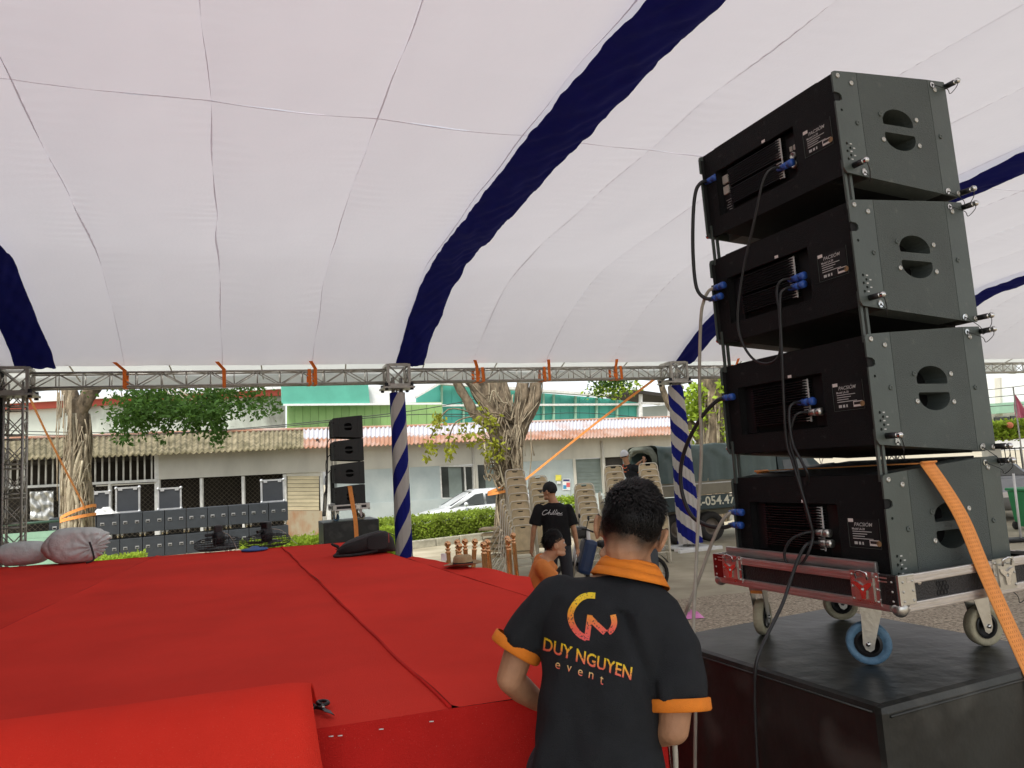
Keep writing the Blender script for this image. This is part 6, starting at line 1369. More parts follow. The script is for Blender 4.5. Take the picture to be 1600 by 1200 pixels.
MB().cyl((.55, .12, .3), (.50, .26, .0), .012, n=6).build('side_stand', K['dark'], mb)

# ------------------------------------------------------------------ right edge of the yard
def R_(x, y, Y): return at(x, y, Y)
p = R_(1592, 790, 15); sv = car('parked_car', 'silver grey car seen from behind at the right edge of the yard', V(R_(1566, 780, 19).x + .3, 20.6, gz(19)), R(258), 'silverpaint')
MB().box((2.215, 0, .66), (.01, .5, .13)).build('number_plate', K['paper'], sv)
p = R_(1598, 775, 16.5); bn = thing('wheelie_bin', 'green plastic bin beside the silver grey car', 'bin', V(p.x + .12, 16.5, gz(16.5)))
MB().ring([[V(x * w_, y * w_, z) for x, y in ((-.2, -.24), (.2, -.24), (.2, .24), (-.2, .24))] for z, w_ in ((.08, 1), (.85, 1.25))], smooth=False).build('body', K['green'], bn); MB().bev((0, 0, .89), (.58, .66, .06), .02).build('lid', K['green'], bn)
for sg in (-1, 1): MB().cyl((sg * .2, .22, .09), (sg * .24, .22, .09), .09, n=14).build('wheel', K['tyre'], bn)
wl = thing('boundary_wall', 'low pale boundary wall with railings at the right edge of the yard', 'wall', V(R_(1550, 720, 23).x, 23, gz(23)))
MB().bbox((-.6, 0, 0), (6, .25, 1.0)).build('base', K['kerbm'], wl)
for i in range(3): MB().bbox((-.1 + i * 1.9, -.04, 1.0), (.3 + i * 1.9, .29, 1.9)).build('pier', K['cream'], wl)
for i in range(26): MB().cyl((.35 + i * .16 if True else 0, .12, 1.0), (.35 + i * .16, .12, 1.75), .014, n=5).build('railing', K['dark'], wl)
MB().cyl((-.5, .12, 1.72), (5.5, .12, 1.72), .02, n=6).build('top_rail', K['dark'], wl)
vb = hedge('flowering_vine', 'bright flowering vine along the top of the boundary wall', V(R_(1550, 690, 22.9).x - .3, 22.75, 0), V(R_(1550, 690, 22.9).x + 4, 22.75, 0), .6, .5, 'leafp', 3500, .14, 14, cat='vine')[0]
vb.location.z = R_(1570, 688, 22.9).z
for ch_ in vb.children:
    if ch_.name.startswith('stems') or ch_.name.startswith('inner'): pass
MB().ball((.75, -.1, .45), .10, 8, 6).build('blossom', M('orange blossom', (0.8, .25, .12), .7), vb)
far('white_street_building', 'pale building with a green awning across the street at the right edge', 'building', 0, [('wall', [(1530, 590), (1680, 578), (1680, 700), (1530, 705)], 'white', 0, 2), ('awning', [(1530, 632), (1680, 622), (1680, 638), (1530, 648)], 'greensheet', .8, .6), ('dark_window', [(1555, 652), (1577, 651), (1577, 665), (1555, 666)], 'winglass', .1, .08), ('dark_window', [(1580, 650), (1602, 649), (1602, 664), (1580, 665)], 'winglass', .1, .08), ('column', [(1562, 590), (1565, 590), (1567, 650), (1564, 650)], 'cream', .3, .3)])
fg_ = thing('pink_flag', 'furled pink flag hanging above the vine at the right edge', 'flag', R_(1586, 655, 21)); q0 = fg_.location.copy()
def fn(u, v): a = R_(1583.5, 612, 21).lerp(R_(1588, 653, 21), v); b = R_(1584, 613, 21).lerp(R_(1612, 652, 21), v); p = a.lerp(b, u); return p + V(0, .08 * math.sin(u * 12 + v * 3) * v, 0) - q0
MB().grid(fn, 20, 16).build('cloth', K['pink'], fg_, recalc=False)
MB().cyl(R_(1583, 605, 21) - q0, V(R_(1588, 653, 21).x - q0.x, 0, gz(21) - q0.z), .02, n=6).build('pole', K['alu'], fg_)
p = atz(1594, 845, gz(12)); wp = thing('pipe_prop', 'thin white pipe standing in a black foot at the right edge', 'pipe', V(p.x + .02, p.y, gz(12))); MB().cyl((0, 0, .03), (.03, 0, 1.3), .022, n=8).build('tube', K['white'], wp); MB().bev((-.12, 0, .03), (.5, .3, .06), .02).build('foot', K['dark'], wp)
p = atz(1083, 966, gz(9)); o = MB().grid(lambda u, v: V((u - .5) * .24, (v - .5) * .16, .01 + .06 * math.sin(3.14 * u) * math.sin(3.14 * v) * (1 + noise.noise((u * 7, v * 7, 1)))), 18, 14).build('plastic_bag', M('pink plastic film', (0.75, .25, .55), .4), None, recalc=False); o.location = V(p.x, p.y, gz(p.y) + .006); tag(o, 'crumpled pink plastic bag on the gravel left of the near dolly', 'bag')
p = atz(1062, 862, gz(15)); o = MB().box((0, 0, .03), (.22, .07, .05)).build('wood_offcut', K['paper'], None); o.location = V(p.x, p.y, gz(p.y) + .01); o.rotation_euler = (0, 0, .3); tag(o, 'pale wood offcut on the ground by the second striped column', 'wood')
# ------------------------------------------------------------------ people
K.update(
 skin=M('tan skin', (0.50, 0.265, 0.15), 0.5, 0, 0.14, 14, 0.12, 190, spec=0.35), hair=M('black hair', (0.007, 0.006, 0.0055), 0.5, 0, 0.3, 40, spec=0.3),
 shirt=M('black polo cloth', (0.021, 0.023, 0.026), 0.85, 0, 0.12, 14, 0.35, 420, spec=0.2), trim=M('orange trim', (0.85, 0.24, 0.015), 0.8, 0, 0.08, 20, 0.3, 380),
 tee=M('black cotton', (0.012, 0.012, 0.013), 0.9, 0, 0.15, 10, 0.2, 60, spec=0.2), jeans=M('dark trousers', (0.025, 0.027, 0.034), 0.85, 0, 0.2, 8, 0.3, 60), orangetee=M('orange cotton', (0.62, 0.20, 0.04), 0.85, 0, 0.12, 8, 0.2, 50),
 capblack=M('black cap', (0.012, 0.012, 0.013), 0.8, 0, 0.15, 12), capwhite=M('white cap', (0.74, 0.75, 0.78), 0.8, 0, 0.05, 12), eye=M('eye white', (0.7, 0.68, 0.64), 0.3), shoe=M('dark shoe', (0.03, 0.028, 0.026), 0.6),
)
def remeshed(name, mb, voxel, it, mat, parent, fn=None):
    me = mb.mesh(name); o = bpy.data.objects.new(name, me); COL.objects.link(o)
    r_ = o.modifiers.new('r', 'REMESH'); r_.mode = 'VOXEL'; r_.voxel_size = voxel
    if it: s_ = o.modifiers.new('s', 'SMOOTH'); s_.iterations = it; s_.factor = .5
    dg = bpy.context.evaluated_depsgraph_get(); m2 = bpy.data.meshes.new_from_object(o.evaluated_get(dg)); bpy.data.objects.remove(o)
    if fn:
        nr = [v.normal.copy() for v in m2.vertices]
        for v, n_ in zip(m2.vertices, nr): v.co = v.co + n_ * fn(v.co, n_)
    m2.polygons.foreach_set('use_smooth', [True] * len(m2.polygons)); m2.materials.clear(); m2.name = name; return obj(name, m2, mat, parent)
def limb(m, pts, rad, n=14):
    m.tube(smooth_path(pts, 4) if len(pts) > 2 else pts, [itp([(i / (len(rad) - 1), r_) for i, r_ in enumerate(rad)], f / ((len(pts) - 1) * 4 if len(pts) > 2 else 1)) for f in range(((len(pts) - 1) * 4 + 1) if len(pts) > 2 else 2)], n)
    m.ball(pts[0], rad[0] * .98, 12, 8); m.ball(pts[-1], rad[-1] * .98, 12, 8)
def ring_at(c, lat, fwd, rx, ry, n=28, pw=.85):
    out = []
    for i in range(n):
        a = 6.2832 * i / n; ca, sa = math.cos(a), math.sin(a); out.append(c + lat * (rx * math.copysign(abs(ca) ** pw, ca)) + fwd * (ry * math.copysign(abs(sa) ** pw, sa)))
    return out
def hand(m, wrist, d, palm_n, s=1.0, curl=.5):
    """palm plus five fingers; d points along the hand, palm_n out of the palm"""
    d = d.normalized(); side = d.cross(palm_n).normalized(); palm_n = side.cross(d)
    m.tube([wrist, wrist + d * .03 * s, wrist + d * .085 * s], [(.026 * s, .020 * s), (.040 * s, .017 * s), (.040 * s, .014 * s)], 12)
    q = MB(); 
    for i, (off, L) in enumerate(((-.030, .062), (-.010, .075), (.010, .080), (.030, .070))):
        p0 = wrist + d * .078 * s + side * off * s; a = d; pts = [p0]
        for k, f in enumerate((.45, .32, .23)):
            ang = curl * (.5 + .5 * k); a = (a * math.cos(ang) + palm_n * math.sin(ang)).normalized(); pts.append(pts[-1] + a * L * f * s)
        m.tube(pts, [.0095 * s, .009 * s, .008 * s, .0065 * s], 8); m.ball(pts[-1], .0065 * s, 8, 6)
    p0 = wrist + d * .03 * s + side * -.036 * s; pts = [p0, p0 + (d * .6 - side * .7 + palm_n * .3).normalized() * .035 * s, p0 + (d * .6 - side * .7 + palm_n * .3).normalized() * .035 * s + (d * .9 - side * .15 + palm_n * .4).normalized() * .035 * s]
    m.tube(pts, [.013 * s, .010 * s, .0075 * s], 8); m.ball(pts[-1], .0075 * s, 8, 6)
def head_pts(m, c, lat, fwd, up_, s=1.0):
    def L(x, y, z): return c + (lat * x + fwd * y + up_ * z) * s
    vs = []; nu, nv = 28, 20; rows = []
    for j in range(nv + 1):
        th = math.pi * j / nv; row = []
        for i in range(nu):
            a = 6.2832 * i / nu; x, y, z = .077 * math.sin(th) * math.cos(a), .096 * math.sin(th) * math.sin(a), .115 * math.cos(th)
            if z < 0:
                k = -z / .115; x *= 1 - .22 * k; y = y * (1 - .10 * k) + .022 * k if y > -.02 else y * (1 - .30 * k) + .004 * k
            row.append(L(x, y, z))
        rows.append(row)
    m.ring(rows, cap=False)
    for sg in (-1, 1):
        er = Matrix((lat, fwd, up_)).transposed() @ Matrix.Rotation(sg * .45, 3, 'Z')
        m.ball(L(sg * .083, -.006, -.016), 1, 12, 8, (.008 * s, .020 * s, .031 * s), er); m.tube([L(sg * .080, .012, -.035), L(sg * .088, .004, .004), L(sg * .092, -.012, .014), L(sg * .094, -.024, -.004), L(sg * .088, -.018, -.034), L(sg * .080, .0, -.046)], .0065 * s, 7)
    m.tube([L(0, .090, .012), L(0, .101, -.018), L(0, .106, -.034)], [.009 * s, .011 * s, .013 * s], 8); m.ball(L(0, .089, -.066), .015 * s, 10, 6); m.ball(L(0, .076, -.098), .024 * s, 10, 6); m.tube([L(-.05, .0, -.075), L(-.03, .06, -.1), L(.03, .06, -.1), L(.05, .0, -.075)], .022 * s, 8)
    m.tube([L(-.05, .078, .022), L(0, .094, .022), L(.05, .078, .022)], .012 * s, 8)
    return L
def hair_on(t, base, L, lat, fwd, up_, seed, s=1.0, n=5000, top=.030, low=-.055, front=.075, strand=True, vol=1.0, wk=1.0):
    """cap of hair as a shell plus individual strands, in the head's own frame"""
    rg = random.Random(seed); m = MB(); rows = []
    def surf(a, th, k=1.0):
        x, y, z = .077 * math.sin(th) * math.cos(a), .096 * math.sin(th) * math.sin(a), .115 * math.cos(th)
        if z < 0 and y < 0: q = -z / .115; x *= 1 - .22 * q; y = y * (1 - .30 * q) + .004 * q
        return V(x * k, y * k, z * k)
    def zlow(a):                      # hairline: low behind, above the ears at the sides, high in front
        sa = math.sin(a); return low if sa < -.55 else (lerp(low, .012, (sa + .55) / .55) if sa < 0 else lerp(.012, front, min(1, sa * 1.2)))
    nu, nv = 48, 14
    for j in range(nv + 1):
        row = []
        for i in range(nu):
            a = 6.2832 * i / nu; tm = math.acos(max(-1, min(1, (zlow(a) + .028) / .115))); th = tm * j / nv; k = 1 + vol * (.03 + .085 * (math.cos(th))) + .025 * vol * noise.noise((a * 3, th * 6, seed))
            p = surf(a, th, k if j < nv else 1.0); row.append(L(p.x, p.y, p.z) - base)
        rows.append(row)
    m.ring(rows, cap=False)
    if strand:
        for _ in range(n):
            a = rg.uniform(0, 6.2832); zl_ = zlow(a); z = rg.uniform(zl_, .115) if rg.random() < .75 else rg.uniform(.06, .115); th = math.acos(max(-1, min(1, z / .115))); p = surf(a, th, 1.0)
            f = max(0, min(1, (z - zl_) / .085)); ln = lerp(.005, top, f ** 1.4) * rg.uniform(.6, 1.3); nrm = V(p.x / .077 ** 2, p.y / .096 ** 2, p.z / .115 ** 2).normalized()
            tg = V(.35 * f + rg.gauss(0, .22), (.9 if z > .07 else .1) * f + rg.gauss(0, .22), -(1 - .8 * f) + rg.gauss(0, .15)); tg = (tg - nrm * tg.dot(nrm)).normalized(); cl = noise.noise((p.x * 45, p.y * 45, p.z * 45 + seed)); d = (tg + V(cl * .5, noise.noise((p.x * 38, p.y * 38 + 9, p.z * 38)) * .5, 0) * f + nrm * lerp(.10, .42, f) * rg.uniform(.5, 1.5)).normalized(); p = p * (1.0 + .085 * f * vol)
            w_ = .0011 * wk * lerp(.8, 1.6, f); sd = d.cross(nrm).normalized() * w_; mid = p + d * ln * .55 + nrm * .002; tip = p + d * ln - nrm * .12 * ln
            q = [L(*(p - sd)) - base, L(*(p + sd)) - base, L(*(mid + sd * .8)) - base, L(*(mid - sd * .8)) - base, L(*tip) - base]; m.add(q, [(0, 1, 2, 3), (3, 2, 4)])
    return m.build('hair', K['hair'], t, recalc=False)
def cap_on(t, base, L, mat, tilt=0.0):
    m = MB(); rows = []
    for j in range(9):
        th = 1.85 * j / 8; rows.append([L(.086 * math.sin(th) * math.cos(6.2832 * i / 28), .106 * math.sin(th) * math.sin(6.2832 * i / 28) - .004, .020 + .108 * math.cos(th)) - base for i in range(28)])
    m.ring(rows, cap=False); cr = m.build('cap', K[mat], t, recalc=False)
    MB().grid(lambda u, v: L((u - .5) * .15, .085 + .075 * v * math.sin(math.pi * u) ** .5 * 1.0, .018 - .012 * v - .03 * (u - .5) ** 2 * 4) - base, 12, 6).build('peak', K[mat], cr, recalc=False)
    MB().ball(L(0, -.004, .129) - base, .006, 8, 5).build('button', K[mat], cr); return cr
def axes(fw, upv):
    upv = upv.normalized(); fw = (fw - upv * fw.dot(upv)).normalized(); return fw.cross(upv).normalized(), fw, upv     # lat (to the person's right), fwd, up

# ---------------- the man in the foreground
FGB = V(.24, 1.95, 0); fgm = thing('person', 'man in a black polo with orange collar and cuffs, seen from behind in front', 'person', FGB)
SLp, SRp = at(856, 940, 2.06), at(1044, 976, 1.94); lat = (SRp - SLp).normalized()
pel, wst_, mid_, chs, upc, shl, nkb = at(930, 1225, 1.94), at(934, 1140, 1.955), at(941, 1070, 1.97), at(950, 1005, 1.985), at(960, 950, 2.0), at(972, 921, 2.01), at(984, 897, 2.02)
spn = (nkb - pel).normalized(); lat = (lat - spn * lat.dot(spn) * .25).normalized(); fwd = spn.cross(lat).normalized()
hc = at(986, 826, 2.04); hup = (at(1000, 760, 2.085) - at(977, 872, 2.01)).normalized(); hlat = (at(1034, 850, 2.02) - at(938, 828, 2.06)); hlat, hfwd, hup = axes(hup.cross(hlat.normalized()), hup)
m = MB(); L = head_pts(m, hc - FGB, hlat, hfwd, hup, 1.02); Lw = lambda x, y, z: L(x, y, z) + FGB
limb(m, [nkb - FGB - spn * .05, nkb - FGB + (hc - nkb) * .3, L(0, -.012, -.062)], [.062, .055, .058])
m.ring([ring_at(p - FGB, lat, fwd, rx, ry) for p, rx, ry in ((pel, .145, .10), (mid_, .140, .098), (chs, .160, .105), (upc, .165, .095), (shl, .120, .075), (nkb, .060, .058))])
EL_, WL_ = at(797, 1060, 2.06), at(842, 1097, 2.17); ER_, WR_ = at(1053, 1138, 1.875), at(1002, 1150, 2.03)
limb(m, [SLp - FGB + lat * .02, at(824, 990, 2.065) - FGB, EL_ - FGB], [.052, .044, .037]); limb(m, [EL_ - FGB, EL_.lerp(WL_, .4) - FGB + V(0, 0, -.004), WL_ - FGB], [.038, .036, .026])
limb(m, [SRp - FGB - lat * .02, at(1054, 1060, 1.89) - FGB, ER_ - FGB], [.052, .044, .037]); limb(m, [ER_ - FGB, ER_.lerp(WR_, .4) - FGB, WR_ - FGB], [.038, .036, .026])
hand(m, WL_ - FGB, V(.35, .8, -.05), V(.1, -.1, -1), 1.0, .35); hand(m, WR_ - FGB, V(-.5, .6, .1), V(-.2, .2, -1), 1.0, .8)
hipL, hipR = pel - lat * .085, pel + lat * .085; kneL, kneR = V(hipL.x - .02, hipL.y + .05, .47), V(hipR.x + .01, hipR.y + .03, .46); ankL, ankR = V(kneL.x - .01, kneL.y - .03, .09), V(kneR.x + .02, kneR.y - .04, .09)
for h_, k_, a_ in ((hipL, kneL, ankL), (hipR, kneR, ankR)): limb(m, [h_ - FGB, k_ - FGB], [.085, .055]); limb(m, [k_ - FGB, k_.lerp(a_, .35) - FGB + V(0, -.01, 0), a_ - FGB], [.054, .055, .036])
body = remeshed('body', m, .0048, 2, K['skin'], fgm)
# shaved fade: hair stubble colour by position on the scalp
at_ = body.data.attributes.new('stubble', 'FLOAT', 'POINT'); hco = hc - FGB; vals = []
for v in body.data.vertices:
    d = v.co - hco; x, y, z = d.dot(hlat), d.dot(hfwd), d.dot(hup); f = 0.0
    if d.length < .17 and z > -.14:
        lowz = -.092 + (.085 if y > -.02 else 0) * min(1, max(0, (y + .02) / .03)) + (.02 * noise.noise((x * 40, z * 10, 0)))
        f = max(0, min(1, (z - lowz) / .055)) if y < .05 else 0
        if abs(x) > .082 and z < .012: f = 0
    vals.append(f * .97)
at_.data.foreach_set('value', vals)
n_ = K['skin'].node_tree.nodes; l_ = K['skin'].node_tree.links; bs = n_['Principled BSDF']; src = bs.inputs['Base Color'].links[0].from_socket
an = n_.new('ShaderNodeAttribute'); an.attribute_name = 'stubble'; mx = n_.new('ShaderNodeMix'); mx.data_type = 'RGBA'
ns = n_.new('ShaderNodeTexNoise'); ns.inputs['Scale'].default_value = 420; ma = n_.new('ShaderNodeMath'); ma.operation = 'MULTIPLY_ADD'; ma.inputs[1].default_value = .5; sb = n_.new('ShaderNodeMath'); sb.operation = 'MULTIPLY'; sb.use_clamp = True
l_.new(ns.outputs['Fac'], ma.inputs[0]); ma.inputs[2].default_value = .76; l_.new(an.outputs['Fac'], sb.inputs[0]); l_.new(ma.outputs[0], sb.inputs[1])
l_.new(sb.outputs[0], mx.inputs['Factor']); l_.new(src, mx.inputs['A']); mx.inputs['B'].default_value = (0.022, 0.019, 0.016, 1); l_.new(mx.outputs['Result'], bs.inputs['Base Color'])
hair_on(fgm, FGB, Lw, hlat, hfwd, hup, 4, n=15000, top=.034, low=-.040)
for sg in (-1, 1): MB().ball(L(sg * .031, .082, .005), .012, 10, 8).build('eye', K['eye'], fgm)
# polo shirt
m = MB(); hem = pel + V(0, 0, -.10)
m.ring([ring_at(p - FGB, lat, fwd, rx, ry, 40) for p, rx, ry in ((hem, .178, .130), (pel, .172, .124), (wst_, .163, .118), (mid_, .166, .118), (chs, .182, .122), (upc, .188, .110), (shl, .150, .088), (nkb - spn * .012, .078, .068))])
slv = [(SLp + lat * .03, .078), (at(838, 968, 2.065), .070), (at(818, 995, 2.065), .066), (at(811, 1006, 2.062), .064)]; srv = [(SRp - lat * .03, .080), (at(1052, 1020, 1.915), .073), (at(1058, 1070, 1.89), .069), (at(1060.5, 1095, 1.88), .067)]
for s_ in (slv, srv): m.tube([p - FGB for p, r_ in s_], [r_ for p, r_ in s_], 20); m.ball(s_[0][0] - FGB, s_[0][1], 14, 10)
def folds(co, n_):
    p = co + FGB; a, b, c = (p - pel).dot(lat), (p - pel).dot(spn), (p - pel).dot(fwd); lowf = max(0, min(1, (.30 - b) / .30))
    f = .010 * lowf * math.sin(a * 46 + 2.5 * noise.noise((a * 4, b * 3, 1))) * max(0, noise.noise((a * 3 + 2, b * 1.5, 4)) + .35)
    f += .017 * noise.noise((a * 11 - b * 6, b * 5 + a * 3, 2)) * (.45 + .55 * abs(a) / .18) + .0035 * noise.noise((a * 24, b * 15, c * 9))
    q = a - .10 + .55 * (b - .30); f += -.010 * math.exp(-(q / .016) ** 2) * (1 if -.02 < b < .42 else 0) + .007 * math.exp(-((q - .03) / .02) ** 2) * (1 if -.02 < b < .42 else 0)
    return f
shirt = remeshed('shirt', m, .006, 5, K['shirt'], fgm, folds)
def cuff(pts, r0, nm='cuff'):
    a, b = pts; ax = (b - a).normalized(); u_ = ax.orthogonal().normalized(); w_ = ax.cross(u_); rows = []
    for (q, r_) in ((0, r0 + .004), (.002, r0 + .0085), (.026, r0 + .009), (.030, r0 + .006), (.030, r0 - .004), (.004, r0 - .005)): rows.append([a + ax * q + u_ * math.cos(6.2832 * i / 32) * r_ * (1 + .02 * math.sin(i)) + w_ * math.sin(6.2832 * i / 32) * r_ - FGB for i in range(32)])
    MB().ring(rows, cap=False).build(nm, K['trim'], fgm)
cuff((at(812, 1003, 2.062), at(806, 1014, 2.06)), .064); cuff((at(1060, 1090, 1.882), at(1061.5, 1104, 1.877)), .068)
# collar: stand and fall, open at the front
m = MB(); rows = []; nn = 40
cax = (hc - nkb).normalized()
for (o_, rx, ry, drop_) in ((-.004, .070, .066, 0), (.030, .066, .063, 0), (.036, .069, .066, 0), (.028, .078, .074, .0), (.006, .092, .085, .0), (-.016, .106, .098, .006)):
    row = []
    for i in range(nn + 1):
        a = R(-90 - 158) + R(316) * i / nn; ca, sa = math.cos(a), math.sin(a); pt = max(0, sa) * drop_
        row.append(nkb + cax * (o_ - .02 * max(0, sa)) + lat * (rx * ca) + fwd * (ry * sa) - FGB)
    rows.append(row)
for r0, r1 in zip(rows, rows[1:]):
    o = len(m.v); m.v += [tuple(p) for p in r0 + r1]
    for i in range(nn): m.f.append((o + i, o + i + 1, o + nn + 1 + i + 1, o + nn + 1 + i)); m.sm.append(True)
cl_ = m.build('collar', K['trim'], fgm, recalc=False); md = cl_.modifiers.new('t', 'SOLIDIFY'); md.thickness = .003; md.offset = 0
# trousers and shoes
m = MB(); m.ring([ring_at(p - FGB, lat, fwd, rx, ry) for p, rx, ry in ((pel + V(0, 0, -.16), .165, .115), (pel, .158, .112))])
for h_, k_, a_ in ((hipL, kneL, ankL), (hipR, kneR, ankR)): limb(m, [h_ - FGB, k_ - FGB, a_ - FGB + V(0, 0, -.03)], [.100, .078, .070])
remeshed('trousers', m, .012, 3, K['jeans'], fgm)
for a_ in (ankL, ankR): m = MB(); m.tube(smooth_path([a_ - FGB + V(0, -.06, -.05), a_ - FGB + V(0, .05, -.045), a_ - FGB + V(0, .15, -.06), a_ - FGB + V(0, .19, -.065)], 4), [(.042, .035)] * 4 + [(.045, .035)] * 5 + [(.035, .025)] * 4, 12); m.build('shoe', K['shoe'], fgm)
# print on the back of the shirt: cut from thin film and laid on the cloth
bvh = BVHTree.FromPolygons([v.co + FGB for v in shirt.data.vertices], [list(p.vertices) for p in shirt.data.polygons])
def lay(x, y):
    d = ray(x, y).normalized(); h_ = bvh.ray_cast(c_p, d); return (h_[0] + h_[1] * .0014 - FGB) if h_[0] else None
def film(name, tris_px, mat, vv):
    """tris_px: list of polygons of photo points; vv: function giving the 0..1 height in the print"""
    m = MB(); uv = []
    for poly in tris_px:
        q = [lay(*p) for p in poly]
        if any(p is None for p in q): continue
        m.add(q, [tuple(range(len(q)))]); uv += [vv(*p) for p in poly]
    o = m.build(name, mat, fgm, recalc=False); ul = o.data.uv_layers.new(name='UVMap')
    for lp_ in o.data.loops: ul.data[lp_.index].uv = (.5, uv[lp_.vertex_index])
    return o
def gradmat(name, stops):
    m = M(name, (.5, .5, .5), .6); n = m.node_tree.nodes; l = m.node_tree.links; u_ = n.new('ShaderNodeUVMap'); s_ = n.new('ShaderNodeSeparateXYZ'); r_ = n.new('ShaderNodeValToRGB'); e = r_.color_ramp.elements
    while len(e) < len(stops): e.new(.5)
    for q, (p, c) in zip(e, stops): q.position = p; q.color = (*c, 1)
    l.new(u_.outputs[0], s_.inputs[0]); l.new(s_.outputs['Y'], r_.inputs['Fac']); l.new(r_.outputs[0], n['Principled BSDF'].inputs['Base Color']); return m
gm = gradmat('yellow to red print', [(0.0, (0.85, 0.10, 0.10)), (.45, (0.95, .33, .06)), (.75, (.95, .52, .02)), (1.0, (.92, .68, .02))])
def subdiv_text(txt, bold):
    me = text_mesh(txt, 1.0, bold=bold); bm = bmesh.new(); bm.from_mesh(me); bmesh.ops.triangulate(bm, faces=bm.faces[:])
    for _ in range(3):
        es = [e for e in bm.edges if e.calc_length() > .22]
        if es: bmesh.ops.subdivide_edges(bm, edges=es, cuts=1); bmesh.ops.triangulate(bm, faces=[f for f in bm.faces if len(f.verts) > 3])
    t_ = [[(v.co.x, v.co.y) for v in f.verts] for f in bm.faces]; bm.free(); xs = [p[0] for t in t_ for p in t]; ysv = [p[1] for t in t_ for p in t]
    return t_, min(xs), max(xs), min(ysv), max(ysv)
t_, x0, x1, y0, y1 = subdiv_text('DUY NGUYEN', .016)
fx = lambda p: (849 + 137 * (p[0] - x0) / (x1 - x0) + 2.2 * (p[1] - y0) / (y1 - y0), 1016 + 47 * (p[0] - x0) / (x1 - x0) - 20.5 * (p[1] - y0) / (y1 - y0))
film('name_print', [[fx(p) for p in t] for t in t_], gm, lambda x, y: (1016 + 47 * (x - 849) / 137 - y) / 20.5)
gm2 = gradmat('pale orange print', [(0.0, (.85, .14, .12)), (.5, (.90, .40, .16)), (1.0, (.85, .70, .30))])
for ch_, cx, cy in (('e', 872, 1040), ('v', 889.5, 1045), ('e', 907, 1051), ('n', 924, 1055.5), ('t', 940.5, 1063)):
    t_, x0, x1, y0, y1 = subdiv_text(ch_, .0); w_ = 7.2 if ch_ != 't' else 5.2; hh = 9.5 if ch_ != 't' else 12.5
    film('event_print', [[(cx + w_ * ((p[0] - x0) / (x1 - x0) - .5) + 1.2 * ((p[1] - y0) / (y1 - y0) - .5), cy + 2.4 * ((p[0] - x0) / (x1 - x0) - .5) - hh * ((p[1] - y0) / (y1 - y0) - .5)) for p in t] for t in t_], gm2, lambda x, y, cy=cy: max(0, min(1, (cy + 5 - y) / 10)))
def stroke(pts, w_):
    P_ = smooth_path([V(x, y, 0) for x, y in pts], 8) if len(pts) > 3 else [V(*pts[i], 0).lerp(V(*pts[i + 1], 0), k / 6) for i in range(len(pts) - 1) for k in range(6)] + [V(*pts[-1], 0)]
    out = []
    for i, p in enumerate(P_):
        tg = (P_[min(i + 1, len(P_) - 1)] - P_[max(0, i - 1)]).normalized(); out.append((p + V(-tg.y, tg.x, 0) * w_ / 2 * (1 + .12 * noise.noise((i * 1.3, 0, 0)) * (p.y > 985)), p - V(-tg.y, tg.x, 0) * w_ / 2))
    return [[(a[0].x, a[0].y), (a[1].x, a[1].y), (b[1].x, b[1].y), (b[0].x, b[0].y)] for a, b in zip(out, out[1:])]
cpx = lambda L_: [(840 + a / 6.67, 900 + b / 6.67) for a, b in L_]
def worn(m): return specks(m, (.03, .03, .033), 210, .60, .64, .9)
worn(gm)
gl = gradmat('emblem print', [(0.0, (.85, .10, .10)), (.25, (.90, .14, .08)), (.5, (.95, .32, .04)), (.8, (.95, .58, .02)), (1.0, (.92, .70, .02))])
film('emblem_print', stroke(cpx([(602, 209), (530, 206), (455, 232), (395, 290), (352, 370), (350, 455), (382, 540), (440, 610), (512, 650)]), 9.6) + stroke(cpx([(512, 668), (528, 560), (549, 408)]), 8.6) + stroke(cpx([(549, 440), (620, 512), (705, 592)]), 9.4) + stroke(cpx([(738, 590), (775, 560), (800, 490), (786, 405)]), 9.0), gl, lambda x, y: max(0, min(1, (1000 - y) / 75))); worn(gl)

